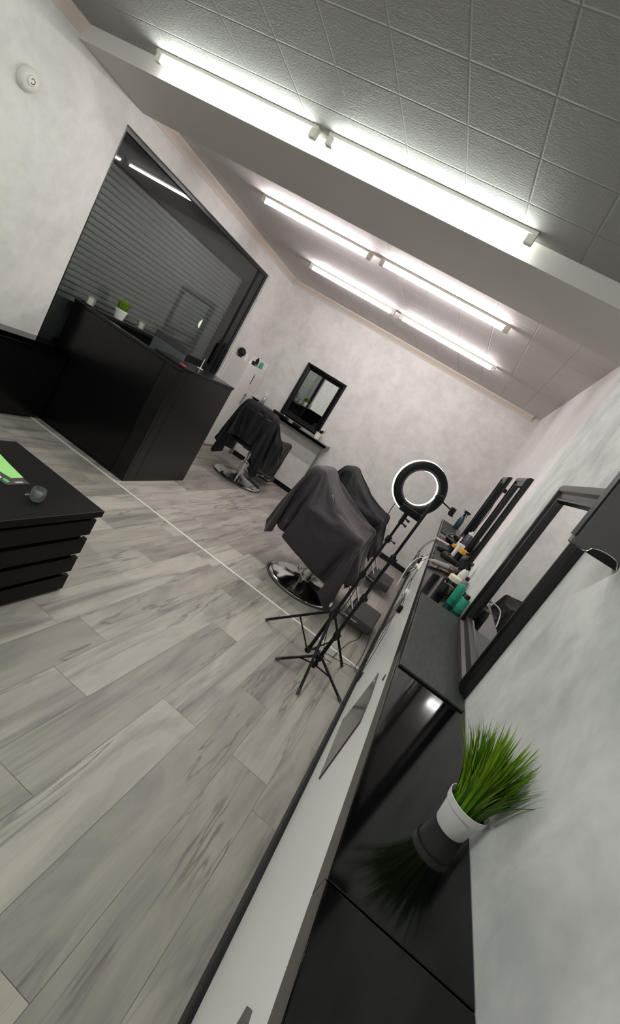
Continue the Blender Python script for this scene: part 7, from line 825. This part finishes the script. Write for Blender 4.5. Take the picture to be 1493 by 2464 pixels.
for z in (.42, .72, 1.0):
    k = MB().lathe([(.016, z-.022), (.018, z-.015), (.018, z+.015), (.014, z+.022)], 20, Matrix.Translation((TX*z/1.16, 0, 0))).build('clamp', M['matte_black'], ra, 40)
    MB().cyl((TX*z/1.16+.015, 0, z), (TX*z/1.16+.042, -.006, z), .004).ball((TX*z/1.16+.045, -.006, z), .011, (.7, 1.2, .7)).build('knob', M['matte_black'], k, 40)
hd = MB().cyl((TX, 0, 1.12), (TX, 0, 1.19), .014).ball((TX+.002, 0, 1.205), .014)
for z in (1.13, 1.165): hd.cyl((TX+.012, 0, z), (TX+.042, -.008, z-.006), .004, .009)
hd.build('ball_head', M['matte_black'], ra, 40)
RC = Vector((.012, 0, 1.366)); nrm = Vector((-math.sin(.40), math.cos(.40), -.04)).normalized()
Rr = Matrix.Translation(RC) @ nrm.to_track_quat('Z', 'Y').to_matrix().to_4x4() @ Matrix.Scale(.96, 4)
MB().lathe([(.112, .000), (.114, -.012), (.122, -.024), (.142, -.030), (.162, -.024), (.171, -.012), (.173, .000)], 72, Rr, cap0=False, cap1=False).build('ring_shell', M['matte_black'], ra, 50)
MB().lathe([(.112, .0), (.110, .018), (.116, .028), (.169, .028), (.1765, .018), (.173, .0), (.112, .0)], 72, Rr, cap0=False, cap1=False).build('ring_diffuser', M['ring_glow'], ra, 50)
bx = MB().box(-.075, .075, -.030, -.0305+.0, -.024, .024)
bx = MB().box(-.072, .072, -.046, -.018, -.023, .023, Matrix.Translation((RC.x+.020, 0, RC.z-.150)) @ Matrix.Rotation(.40, 4, 'Z') @ Matrix.Rotation(.06, 4, 'Y'), bev=.006)
bx.build('control_box', M['matte_black'], ra, 40)
MB().cyl((TX+.002, 0, 1.20), (TX+.004, -.02, 1.235), .008).build('mount_arm', M['matte_black'], ra, 40)
rc = MB().tube(smooth_path([(-.055, -.02, 1.245), (-.065, .0, 1.16), (-.05, .02, 1.02), (-.055, .02, .88), (-.02, .03, .74), (.03, .0, .62), (.035, .01, .45), (.02, .03, .30), (.10, .12, .06), (.17, .2, .008)]), .0028, 6)
rc.build('power_cord', M['cable'], ra, 60)

# second stand with a phone clamp
rb = empty('phone_tripod', (-.51, -.455, 0), label='second slimmer black stand with a phone clamp, low spread legs', cat='tripod')
SX = .034
def pz(z): return (SX*z/1.36, 0, z)
zz = [.025, .31, .61, .92, 1.37]
for i, r in enumerate((.0125, .0115, .0105, .0092)):
    MB().cyl(pz(zz[i]), pz(zz[i+1]), r).build('pole_section', M['matte_black'], rb, 40)
for z in zz[1:4]:
    MB().lathe([(.015, -.025), (.018, -.02), (.018, .02), (.013, .026)], 20, Matrix.Translation(pz(z))).box(.0, .03, -.008, .008, -.012, .012, Matrix.Translation(pz(z)), bev=.004).build('clamp', M['matte_black'], rb, 40)
leg_set(rb, (0, 0, .115), (0, 0, .05), [(-.211, -.178), (.262, -.096), (-.047, .275)], .0088, .45)
MB().lathe([(.022, .09), (.024, .1), (.024, .125), (.016, .13)], 20).build('hub', M['matte_black'], rb, 40)
MB().lathe([(.019, .04), (.021, .045), (.021, .06), (.014, .065)], 20).build('lower_hub', M['matte_black'], rb, 40)
MB().ball((pz(1.38)), .017).cyl((SX, 0, 1.385), (SX+.03, -.01, 1.40), .005, .010).build('pan_head', M['matte_black'], rb, 40)
pc = MB().cyl((SX, 0, 1.38), (SX+.105, -.01, 1.36), .0055, .004).build('clamp_arm', M['matte_black'], rb, 40)
MB().box(-.016, .016, -.014, .014, -.022, .022, Matrix.Translation((SX+.115, -.01, 1.358)), bev=.004).box(-.012, .02, -.008, .008, -.03, -.02, Matrix.Translation((SX+.115, -.01, 1.358)), bev=.002).build('phone_clamp', M['matte_black'], pc, 40)

# ------------------------------------------------------------------ things on the styling counter
ZC = .9604; ZM = .9684
def teal(x, y, r, h, label, capm, caph):
    t = empty('teal_bottle', (x, y, ZC), label=label, cat='bottle', group='teal bottles on the counter')
    hb = h - caph
    MB().lathe([(r*.94, 0), (r, .004), (r, hb*.96), (r*.93, hb)], 28).build('body', M['teal'], t, 40)
    MB().lathe([(r*.6, hb), (r*.6, h-.003), (r*.5, h)], 24).build('cap', capm, t, 40)
    MB().lathe([(r*1.01, hb*.05), (r*1.01, hb*.30)], 28, cap0=False, cap1=False).build('lower_band', mat('teal_band', '1c7c68', .4), t, 40)
teal(-.102, -.74, .025, .125, 'taller of the two teal bottles just past the near slate mat', M['teal'], .006)
teal(-.060, -.80, .024, .105, 'shorter teal bottle with black cap against the wall', M['matte_black'], .022)
t = empty('product_jar', (-.125, -.47, ZC), label='black jar with cream lid beside the teal bottles', cat='jar')
MB().lathe([(.034, 0), (.036, .004), (.036, .060), (.033, .065)], 28).build('body', M['gloss_black'], t, 40)
MB().lathe([(.037, .065), (.038, .07), (.038, .092), (.034, .096)], 28).build('lid', M['wax'], t, 40)
MB().box(-.0375, -.0355, -.012, .012, .025, .038).build('label_mark', M['paper'], t)
o = MB().lathe([(.022, 0), (.023, .003), (.023, .05), (.019, .055), (.019, .07), (.001, .072)], 24).build('small_tin', M['matte_black'], None, 40); o.location = (-.165, -.68, ZC); tag(o, 'small black tin between near mat and black jar', 'tin')
o = MB().lathe([(.022, 0), (.023, .003), (.023, .05), (.019, .055), (.001, .057)], 24).build('small_tin', mat('tin_bronze', '6d5a44', .4, metal=.5), None, 40); o.location = (-.135, -.58, ZC); tag(o, 'small bronze tin next to the black jar with cream lid', 'tin')
hb_ = empty('hot_air_brush', (-.165, .04, ZC+.02), 0, 'silver hot air brush with white cord on the counter', 'hair styler')
d = Vector((.215, .27, .0)).normalized()
Mh = Matrix.Translation((-.10, -.135, .008)) @ d.to_track_quat('Z', 'Y').to_matrix().to_4x4()
MB().lathe([(.009, -.02), (.014, 0), (.018, .02), (.019, .13), (.022, .17)], 24, Mh).build('handle', mat('styler_silver', 'a9a2a2', .35, metal=.3), hb_, 40)
br = MB().lathe([(.018, .17), (.018, .31), (.012, .32)], 24, Mh)
br.build('barrel', mat('styler_barrel', '6a6064', .5), hb_, 40)
b = MB(); rnd = random.Random(4)
for i in range(90):
    a = rnd.random()*2*PI; z = rnd.uniform(.18, .305)
    b.cyl(Mh @ Vector((.017*math.cos(a), .017*math.sin(a), z)), Mh @ Vector((.027*math.cos(a), .027*math.sin(a), z)), .0011, n=5)
o = b.build('bristles', M['grey_pink'], hb_); o['kind'] = 'stuff'
MB().tube(smooth_path([Mh @ Vector((0, 0, -.02)), Mh @ Vector((0, 0, -.08)), (-.19, -.15, -.03), (-.21, -.18, -.12), (-.20, -.20, -.25)]), .0035, 8).build('cord', M['white_cable'], hb_, 60)
t = empty('hair_dryer', (-.062, .17, ZC), .3, 'black hair dryer lying nozzle up behind the silver brush', 'hair dryer')
MB().lathe([(.036, 0), (.042, .01), (.042, .08), (.034, .11), (.034, .115), (.026, .115), (.026, .06), (.001, .06)], 28).build('barrel', M['matte_black'], t, 40)
MB().cyl((.03, 0, .04), (.03, .12, .03), .014, .017).build('handle', M['matte_black'], t, 40)
spray((-.068, -.22, ZC), .031, .185, M['white_plastic'], M['matte_black'], 'white spray bottle with black trigger head against the wall', rz=1.2)
bottle((-.060, -.40, ZC), .024, .12, mat('grey_lilac', '8a858c', .4), M['matte_black'], 'grey lilac bottle in front of the white spray bottle')
bottle((-.062, -.56, ZC), .022, .085, M['matte_black'], M['white_plastic'], 'black bottle with white cap near the black jar')
# the clipper station
t = clipper((-.115, 1.08, ZM), 1.9, 'black hair clipper with amber block on top, nearer the aisle', None, 'matte_black', 1.1)
for ch_ in list(t.children): pass
def amber_box(x, y, z, s, label):
    t = empty('amber_holder', (x, y, z), .5, label, 'holder', 'black holders with amber fronts')
    MB().box(-.026*s, .026*s, -.022*s, .022*s, 0, .055*s, bev=.003).build('body', M['matte_black'], t)
    MB().box(-.024*s, .024*s, -.0225*s, .0225*s, .0555*s, .085*s, bev=.003).build('amber_top', M['amber'], t)
amber_box(-.125, .93, ZM, .95, 'smaller amber topped black holder on the far counter')
amber_box(-.060, .72, ZM, 1.25, 'larger amber topped black holder on the far counter')
o = MB().cyl((0, 0, .088), (.006, .004, .17), .006).build('comb_stick', M['paper']); o.location = (-.125, .93, ZM-.006); tag(o, 'cream stick standing up on the smaller amber topped holder', 'stick')
o = bevel(MB().box(-.026, .026, -.02, .02, 0, .125).build('white_box', M['white_plastic']), .003); o.location = (-.095, .82, ZM); o.rotation_euler.z = .4; tag(o, 'upright white box between the two amber topped holders', 'box')
o = bevel(MB().box(-.045, .045, -.09, .09, 0, .012).build('tray', M['grey_pink']), .003); o.location = (-.20, 1.20, ZM); o.rotation_euler.z = -1.0; tag(o, 'pale pink flat tray lying on the far slate mat', 'tray')
t = empty('black_bowl', (-.135, 1.36, ZM), label='large black domed bowl on the far counter', cat='bowl')
MB().lathe([(.045, 0), (.072, .02), (.082, .055), (.074, .085), (.050, .105), (.001, .112)], 36).build('dome', M['gloss_black'], t, 40)
MB().lathe([(.083, .048), (.086, .052), (.086, .058), (.083, .062)], 36, cap0=False, cap1=False).build('rim', M['clear_grey'], t, 40)
clipper((-.200, .66, ZM), .9, 'black clipper lying on the mat edge among the cables', None, 'matte_black', 1.0)
clipper((-.185, .49, ZM), 1.4, 'black clipper closest to the silver brush', None, 'matte_black', 1.1)
clipper((-.110, .42, ZM), .2, 'black clipper below the larger amber topped holder', None, 'leather', 1.1)
sc = empty('scissors', (-.235, .80, ZM+.001), .8, 'shiny steel scissors glinting on the far slate mat', 'scissors')
MB().box(0, .07, -.003, .003, 0, .003, Matrix.Rotation(.12, 4, 'Z')).build('blade', M['chrome'], sc); MB().box(0, .07, -.003, .003, 0, .003, Matrix.Rotation(-.12, 4, 'Z')).build('blade', M['chrome'], sc)
for s in (-1, 1): MB().tube([(-.022+.012*math.cos(a), s*.014+.012*math.sin(a), .002) for a in [i*PI/8 for i in range(16)]], .002, 6, True).build('finger_loop', M['chrome'], sc)
o = MB().ball((0, 0, .028), .034, (1.1, 1, .8)).build('makeup_sponge', M['peach'], None, 50); o.location = (-.085, 1.80, ZC); tag(o, 'round peach sponge behind the black bowl', 'sponge')
t = empty('tall_bottle', (-.048, 1.22, ZM), label='tall dark bottle with pale cap below the wall plug', cat='bottle')
MB().lathe([(.028, 0), (.030, .004), (.030, .18), (.024, .195)], 28).build('body', M['clear_grey'], t, 40)
MB().lathe([(.026, .195), (.028, .198), (.026, .212), (.011, .216), (.009, .232)], 24).build('cap', M['white_plastic'], t, 40)
for k, (x, y, r, h, mt_, lab) in enumerate(((-.045, .90, .022, .13, 'matte_black', 'small black bottle behind the white box'), (-.045, 1.06, .026, .10, 'gloss_black', 'squat black bottle beside the tall dark bottle'), (-.045, .56, .020, .12, 'clear_grey', 'small grey bottle by the wall next to the larger amber holder'))):
    bottle((x, y, ZM if x < -.06 else ZC+.008, ), r, h, M[mt_], M['matte_black'], lab)
spray((-.090, 3.12, ZM), .040, .28, M['teal_dark'], M['matte_black'], 'large dark teal spray bottle at the back of the counter', rz=2.6)
# wall plug and its cord near the far mirrors
pl = empty('wall_socket', (-.001, 1.33, 1.66), label='white wall socket with black plug between the two far mirrors', cat='socket')
MB().box(-.010, 0, -.04, .04, -.04, .04, bev=.003).build('plate', M['white_plastic'], pl)
MB().box(-.045, -.010, -.02, .02, -.02, .02, bev=.008).build('plug', M['matte_black'], pl, 40)
MB().tube(smooth_path([(-.04, 0, -.015), (-.045, -.01, -.10), (-.03, -.04, -.25), (-.035, -.02, -.40), (-.03, -.06, -.48)]), .003, 6).build('cord', M['cable'], pl, 60)

# power strip and cables hanging off the aisle edge
ps = empty('power_strip', (-.30, .30, .86), label='white power strip hanging at the counter edge with cables', cat='power strip')
MB().box(-.012, .012, -.09, .09, -.014, .014, Matrix.Rotation(.5, 4, 'X'), bev=.006).build('strip', M['white_plastic'], ps, 40)
for k in range(3): MB().box(-.032, -.012, -.07+k*.055, -.04+k*.055, -.013, .013, Matrix.Rotation(.5, 4, 'X'), bev=.005).build('plug', M['matte_black'] if k else M['white_plastic'], ps, 40)
rnd = random.Random(12)
def cable(pts, label, r=.0022, m_='cable'):
    return tag(MB().tube(smooth_path(pts, 6), r, 6).build('cable', M[m_], None, 60), label, 'cable', 'cables by the styling counter')
cable([(-.20, 1.05, .985), (-.27, 1.00, .985), (-.33, .85, .95), (-.36, .62, .88), (-.35, .48, .78), (-.325, .36, .80)], 'thin black cable arching from the pale tray over the counter edge')
cable([(-.17, .62, .995), (-.24, .70, .99), (-.31, .74, .99), (-.35, .60, .90), (-.34, .42, .84), (-.325, .30, .84)], 'black cable looping beside the white power strip')
pts = [(-.26, .22, .97), (-.31, .12, .92)]
for i in range(14): pts.append((-.335 + rnd.uniform(-.03, .02), .16 + rnd.uniform(-.12, .16), .80 + rnd.uniform(-.11, .10)))
cable(pts, 'bundle of tangled black cable hanging below the power strip', .0022)
pts = [(-.25, .42, .975), (-.30, .34, .93)]
for i in range(12): pts.append((-.335 + rnd.uniform(-.03, .02), .34 + rnd.uniform(-.10, .14), .84 + rnd.uniform(-.08, .08)))
cable(pts, 'tangled black cable around the white power strip', .002)
cable([(-.30, .12, .80), (-.30, .02, .70), (-.245, .16, .56), (-.243, .17, .42), (-.243, -.10, .40), (-.243, -.38, .30), (-.244, -.47, .20), (-.252, -.30, .10), (-.262, -.10, .03), (-.38, -.10, .006), (-.48, -.13, .005), (-.60, -.20, .005)], 'black cable running down the white panel to the floor under the tripods')
cable([(-.30, .20, .82), (-.29, .22, .72), (-.243, .75, .52), (-.243, .35, .40), (-.243, -.02, .30), (-.243, -.15, .16), (-.252, -.14, .05), (-.265, -.05, .006), (-.262, .30, .005), (-.29, .9, .005), (-.30, 1.3, .005), (-.40, 1.1, .005), (-.35, .53, .005), (-.40, .26, .005), (-.425, .03, .005), (-.44, -.12, .005)], 'black cable curving across the floor by the footrests')
so = empty('panel_socket', (-.2205, .98, .42), label='round white socket low on the white counter panel', cat='socket')
MB().lathe([(.045, 0), (.043, .02), (.030, .035), (.001, .036)], 28, Matrix.Rotation(-PI/2, 4, 'Y')).build('cover', M['white_plastic'], so, 40)
o = MB().box(-.03, -.001, -.022, .022, -.03, .03, bev=.008).build('cable_box', M['matte_black'], None, 40); o.location = (-.221, .22, .49); tag(o, 'small black adapter on the white counter panel', 'adapter')
